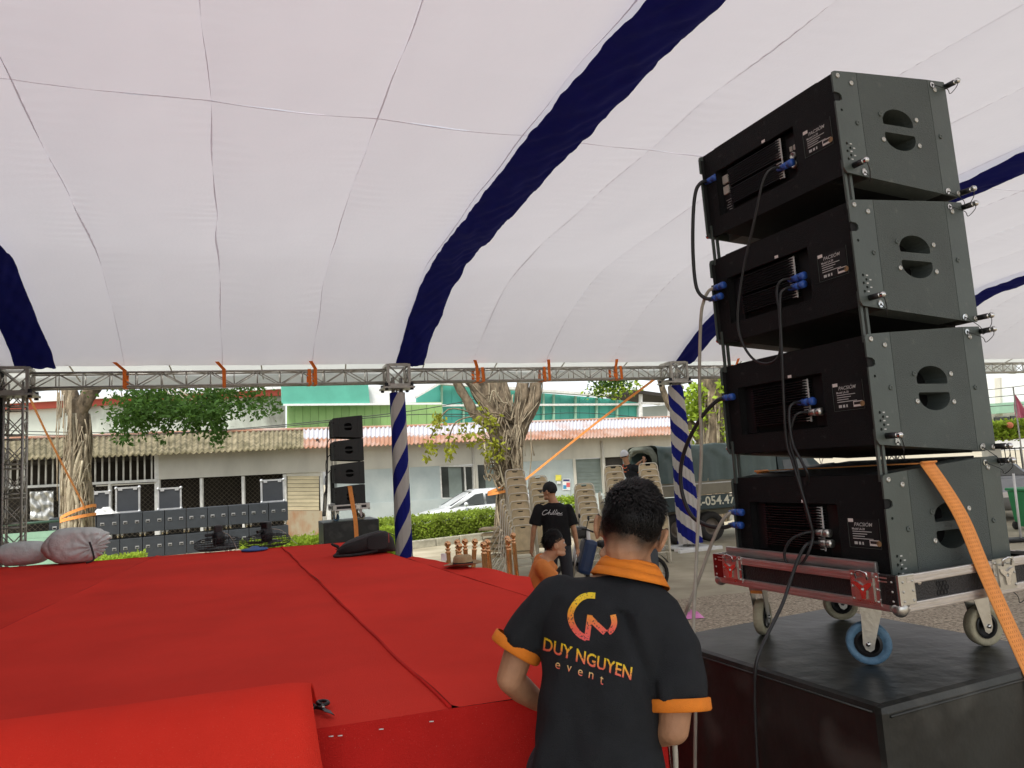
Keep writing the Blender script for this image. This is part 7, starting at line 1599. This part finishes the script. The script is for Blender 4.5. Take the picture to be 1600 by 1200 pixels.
# ---------------- the other people
def man(label, base, J, shirtmat, trous, headgear, hscale=1.0, vox=.011, seed=1, sleeve=.55, group=None, skinarms=True, ry=1.0):
    """J: joints in world coordinates; fwd = facing of the chest; hf = facing of the head"""
    t = thing('person', label, 'person', base); B = lambda p: p - base; spn_ = (J['neck'] - J['pel']).normalized(); la = (J['sr'] - J['sl']).normalized(); fw = spn_.cross(la).normalized()
    if fw.dot(J['fwd']) < 0: fw = -fw
    m = MB(); la2, hf, hu = axes(J['hf'], J['hup']); L = head_pts(m, B(J['head']), la2, hf, hu, hscale); Lw = lambda x, y, z: L(x, y, z) + base
    limb(m, [B(J['neck'] - spn_ * .04), L(0, -.012, -.065)], [.062, .060]); ch_ = J['pel'].lerp(J['neck'], .62); uc = J['pel'].lerp(J['neck'], .88)
    m.ring([ring_at(B(p), la, fw, rx, ry_) for p, rx, ry_ in ((J['pel'], .150, .10), (J['pel'].lerp(J['neck'], .35), .142, .095), (ch_, .165, .105), (uc, .150, .085), (J['neck'], .06, .058))])
    for s_, e_, w_ in (('sl', 'el', 'wl'), ('sr', 'er', 'wr')):
        limb(m, [B(J[s_]), B(J[e_])], [.050, .038]); limb(m, [B(J[e_]), B(J[e_].lerp(J[w_], .35)), B(J[w_])], [.038, .036, .025]); d = (J[w_] - J[e_]).normalized(); hand(m, B(J[w_]), d, J.get('palm', V(0, 0, 0)) + la * (.8 if s_ == 'sl' else -.8) + fw * .3, .95, .45)
    for h_, k_, a_ in (('hl', 'kl', 'al'), ('hr', 'kr', 'ar')): limb(m, [B(J[h_]), B(J[k_])], [.082, .056]); limb(m, [B(J[k_]), B(J[k_].lerp(J[a_], .35)), B(J[a_])], [.055, .054, .036])
    remeshed('body', m, .0075, 2, K['skin'], t)
    m = MB(); hem_ = J['pel'] - spn_ * .06
    m.ring([ring_at(B(p), la, fw, rx, ry_, 32) for p, rx, ry_ in ((hem_, .185 * ry, .135), (J['pel'].lerp(J['neck'], .25), .176 * ry, .128), (ch_, .190, .130), (uc, .176, .104), (J['neck'] - spn_ * .01, .075, .066))])
    for s_, e_ in (('sl', 'el'), ('sr', 'er')): m.tube([B(J[s_]), B(J[s_].lerp(J[e_], sleeve * .5)), B(J[s_].lerp(J[e_], sleeve))], [.078, .082, .086], 16); m.ball(B(J[s_]), .077, 12, 8)
    sh = remeshed('shirt', m, .0095, 4, K[shirtmat], t, lambda co, n_: .009 * noise.noise((co.x * 9, co.y * 9, co.z * 5 + seed)) + .004 * noise.noise((co.x * 22, co.y * 22, co.z * 14)))
    m = MB(); m.ring([ring_at(B(p), la, fw, rx, ry_) for p, rx, ry_ in ((J['pel'] - spn_ * .10, .165, .120), (J['pel'] + spn_ * .02, .158, .112))])
    for h_, k_, a_ in (('hl', 'kl', 'al'), ('hr', 'kr', 'ar')): limb(m, [B(J[h_]), B(J[k_]), B(J[a_])], [.100, .080, .066])
    remeshed('trousers', m, vox, 3, K[trous], t)
    ff = V(fw.x, fw.y, 0).normalized()
    for a_ in ('al', 'ar'):
        p = V(J[a_].x, J[a_].y, J[a_].z - .05); m = MB(); m.tube(smooth_path([B(p - ff * .06), B(p + ff * .06), B(p + ff * .17), B(p + ff * .20 - V(0, 0, .01))], 4), [.034] * 9 + [.030] * 2 + [.022] * 2, 10); m.build('shoe', K['shoe'], t)
    for sg in (-1, 1): MB().ball(L(sg * .031, .085, .005), .0115 * hscale, 8, 6).build('eye', K['eye'], t)
    hair_on(t, base, Lw, la2, hf, hu, seed, hscale, n=2600, top=.042, low=-.06, front=.040, strand=not headgear, vol=.15 if headgear else 1.25, wk=2.2)
    if headgear: cap_on(t, base, Lw, headgear)
    return t, sh, la, fw, spn_
# standing man in the black cap
Ys = 10.2; gs = gz(Ys); hd = at(859, 767, Ys); J = dict(neck=at(866, 784, Ys), head=hd, sl=at(842, 796, Ys - .02), sr=at(888, 796, Ys + .02), el=at(834, 827, Ys - .03), er=at(897, 828, Ys), wl=at(831, 856, Ys + .06), wr=at(902, 856, Ys + .05), fwd=V(0, 1, 0), hf=V(-.80, .60, -.22), hup=V(0, 0, 1))
J['pel'] = V(J['neck'].x + .005, Ys, J['neck'].z - .52)
for k_, sg in (('l', -1), ('r', 1)): J['h' + k_] = J['pel'] + V(sg * .085, 0, -.03); J['k' + k_] = V(J['pel'].x + sg * .11, Ys + .02, gs + .47); J['a' + k_] = V(J['pel'].x + sg * .13, Ys - .02, gs + .09)
stm, sh, la, fw, sp2 = man('standing man in a black T-shirt and black cap near the chair stacks', V(J['pel'].x, Ys, gs), J, 'tee', 'jeans', 'capblack', 1.02, seed=12, sleeve=.78, ry=1.08)
sb_ = V(J['pel'].x, Ys, gs); bv2 = BVHTree.FromPolygons([v.co + sb_ for v in sh.data.vertices], [list(p.vertices) for p in sh.data.polygons])
def lay2(x, y): h_ = bv2.ray_cast(c_p, ray(x, y).normalized()); return (h_[0] + h_[1] * .004 - sb_) if h_[0] else None
def sline(pts, w_):
    P_ = smooth_path([V(x, y, 0) for x, y in pts], 5); m = MB()
    for a, b in zip(P_, P_[1:]):
        tg = (b - a); tg = tg.normalized() if tg.length > 1e-6 else V(1, 0, 0); nn_ = V(-tg.y, tg.x, 0) * w_ / 2; q = [lay2(p.x, p.y) for p in (a + nn_ - tg * .1, b + nn_ + tg * .1, b - nn_ + tg * .1, a - nn_ - tg * .1)]
        if all(q): m.add(q, [(0, 1, 2, 3)])
    if m.v: m.build('chillin_print', K['white'], stm, recalc=False)
for pts, w_ in (([(855.5, 797.5), (853, 797), (849, 799.5), (847.2, 802.8), (849, 804.6), (852.5, 803.8), (857, 801)], .8), ([(860, 796.5), (858, 800), (856.5, 803.8)], .65), ([(857, 802), (859.5, 800.6), (859.5, 803.6), (861, 803.4)], .6), ([(863, 800.8), (861.5, 803.6), (863, 803.4)], .6), ([(867, 796.6), (865, 800), (863.8, 803.6), (865, 803.4)], .65), ([(870, 796.4), (868, 800), (866.6, 803.6), (868, 803.2)], .65), ([(870.6, 800.8), (869.2, 803.4), (870.6, 803.2)], .6), ([(872, 801), (871, 803.5), (873.6, 801), (874.4, 803), (878.5, 801.5)], .6), ([(863.8, 798.8), (864.2, 798.6)], .8), ([(871, 798.8), (871.4, 798.6)], .8), ([(870.5, 804.8), (878.6, 804.6)], .5)): sline(pts, w_)
# crouching man in orange
Yc = 7.1; gc = gz(Yc); hd = at(866, 850, Yc); J = dict(neck=at(853, 869, Yc), head=hd, sl=at(832, 902, Yc + .10), sr=at(855, 893, Yc - .16), fwd=V(.9, -.2, 0), hf=V(.96, .15, -.08), hup=V(-.06, 0, 1))
J['pel'] = V(J['neck'].x - .16, Yc + .02, gc + .42); J['sl'], J['sr'] = J['neck'] + V(-.04, .17, -.07), J['neck'] + V(-.05, -.17, -.08)
J['el'], J['er'] = J['sl'] + V(.17, .05, -.22), J['sr'] + V(.17, -.03, -.22); J['wl'], J['wr'] = J['el'] + V(.22, -.06, -.05), J['er'] + V(.22, .06, -.06)
for k_, sg in (('l', 1), ('r', -1)): J['h' + k_] = J['pel'] + V(.02, sg * .085, 0); J['k' + k_] = J['pel'] + V(.36, sg * .15, .10); J['a' + k_] = V(J['pel'].x + .16, J['pel'].y + sg * .13, gc + .09)
man('crouching dark haired man in an orange T-shirt turned to the right', V(J['pel'].x, Yc, gc), J, 'orangetee', 'jeans', None, 1.0, seed=31, sleeve=.5)
# man in the white cap at the truck
Yt = 16.9; hd = at(976, 712, Yt); J = dict(neck=at(980, 725, Yt), head=hd, fwd=V(.75, .65, 0), hf=V(.55, .8, .05), hup=V(-.12, 0, 1)); nk = J['neck']
J['pel'] = V(nk.x + .16, Yt - .03, nk.z - .50); J['sl'], J['sr'] = nk + V(-.07, .16, -.07), nk + V(.10, -.15, -.09)
J['el'], J['er'] = J['sl'] + V(.26, .12, -.03), J['sr'] + V(.24, .06, -.09); J['wl'], J['wr'] = at(1000, 722, Yt + .1), at(1006, 722, Yt - .05)
stz = zc - .17 + g0; sx = J['pel'].x
for k_, sg in (('l', -1), ('r', 1)): J['h' + k_] = J['pel'] + V(sg * .06, -sg * .06, -.03); J['k' + k_] = V(sx + sg * .09, Yt + .05 - sg * .05, (J['pel'].z + stz) / 2 + .03); J['a' + k_] = V(sx + sg * .10, Yt + .0 - sg * .05, stz + .09)
tm, sh, la, fw, sp2 = man('man in a white cap and dark polo reaching into the truck', V(sx, Yt, stz), J, 'shirt', 'jeans', 'capwhite', 1.08, seed=8, sleeve=.5)
stp_ = V(sx, Yt, stz); bv3 = BVHTree.FromPolygons([v.co + stp_ for v in sh.data.vertices], [list(p.vertices) for p in sh.data.polygons])
m = MB()
for a in range(40, 330, 20):
    q = [bv3.ray_cast(c_p, ray(976.5 + r_ * math.cos(R(aa)), 728.5 - r_ * math.sin(R(aa))).normalized()) for aa, r_ in ((a, 2.6), (a + 20, 2.6), (a + 20, 3.8), (a, 3.8))]
    if all(h_[0] for h_ in q): m.add([h_[0] + h_[1] * .005 - stp_ for h_ in q], [(0, 1, 2, 3)])
for x0, x1, y in ((974, 982, 734), (975, 979, 736.5)):
    q = [bv3.ray_cast(c_p, ray(x_, y_).normalized()) for x_, y_ in ((x0, y), (x1, y), (x1, y + 1.4), (x0, y + 1.4))]
    if all(h_[0] for h_ in q): m.add([h_[0] + h_[1] * .005 - stp_ for h_ in q], [(0, 1, 2, 3)])
if m.v: m.build('emblem_print', M('orange red print', (.75, .16, .06), .6), tm, recalc=False)
for s_, e_ in (('sl', 'el'), ('sr', 'er')):
    a, b = J[s_].lerp(J[e_], .46), J[s_].lerp(J[e_], .58); MB().tube([a - stp_, b - stp_], .090, 16).build('cuff', K['trim'], tm)
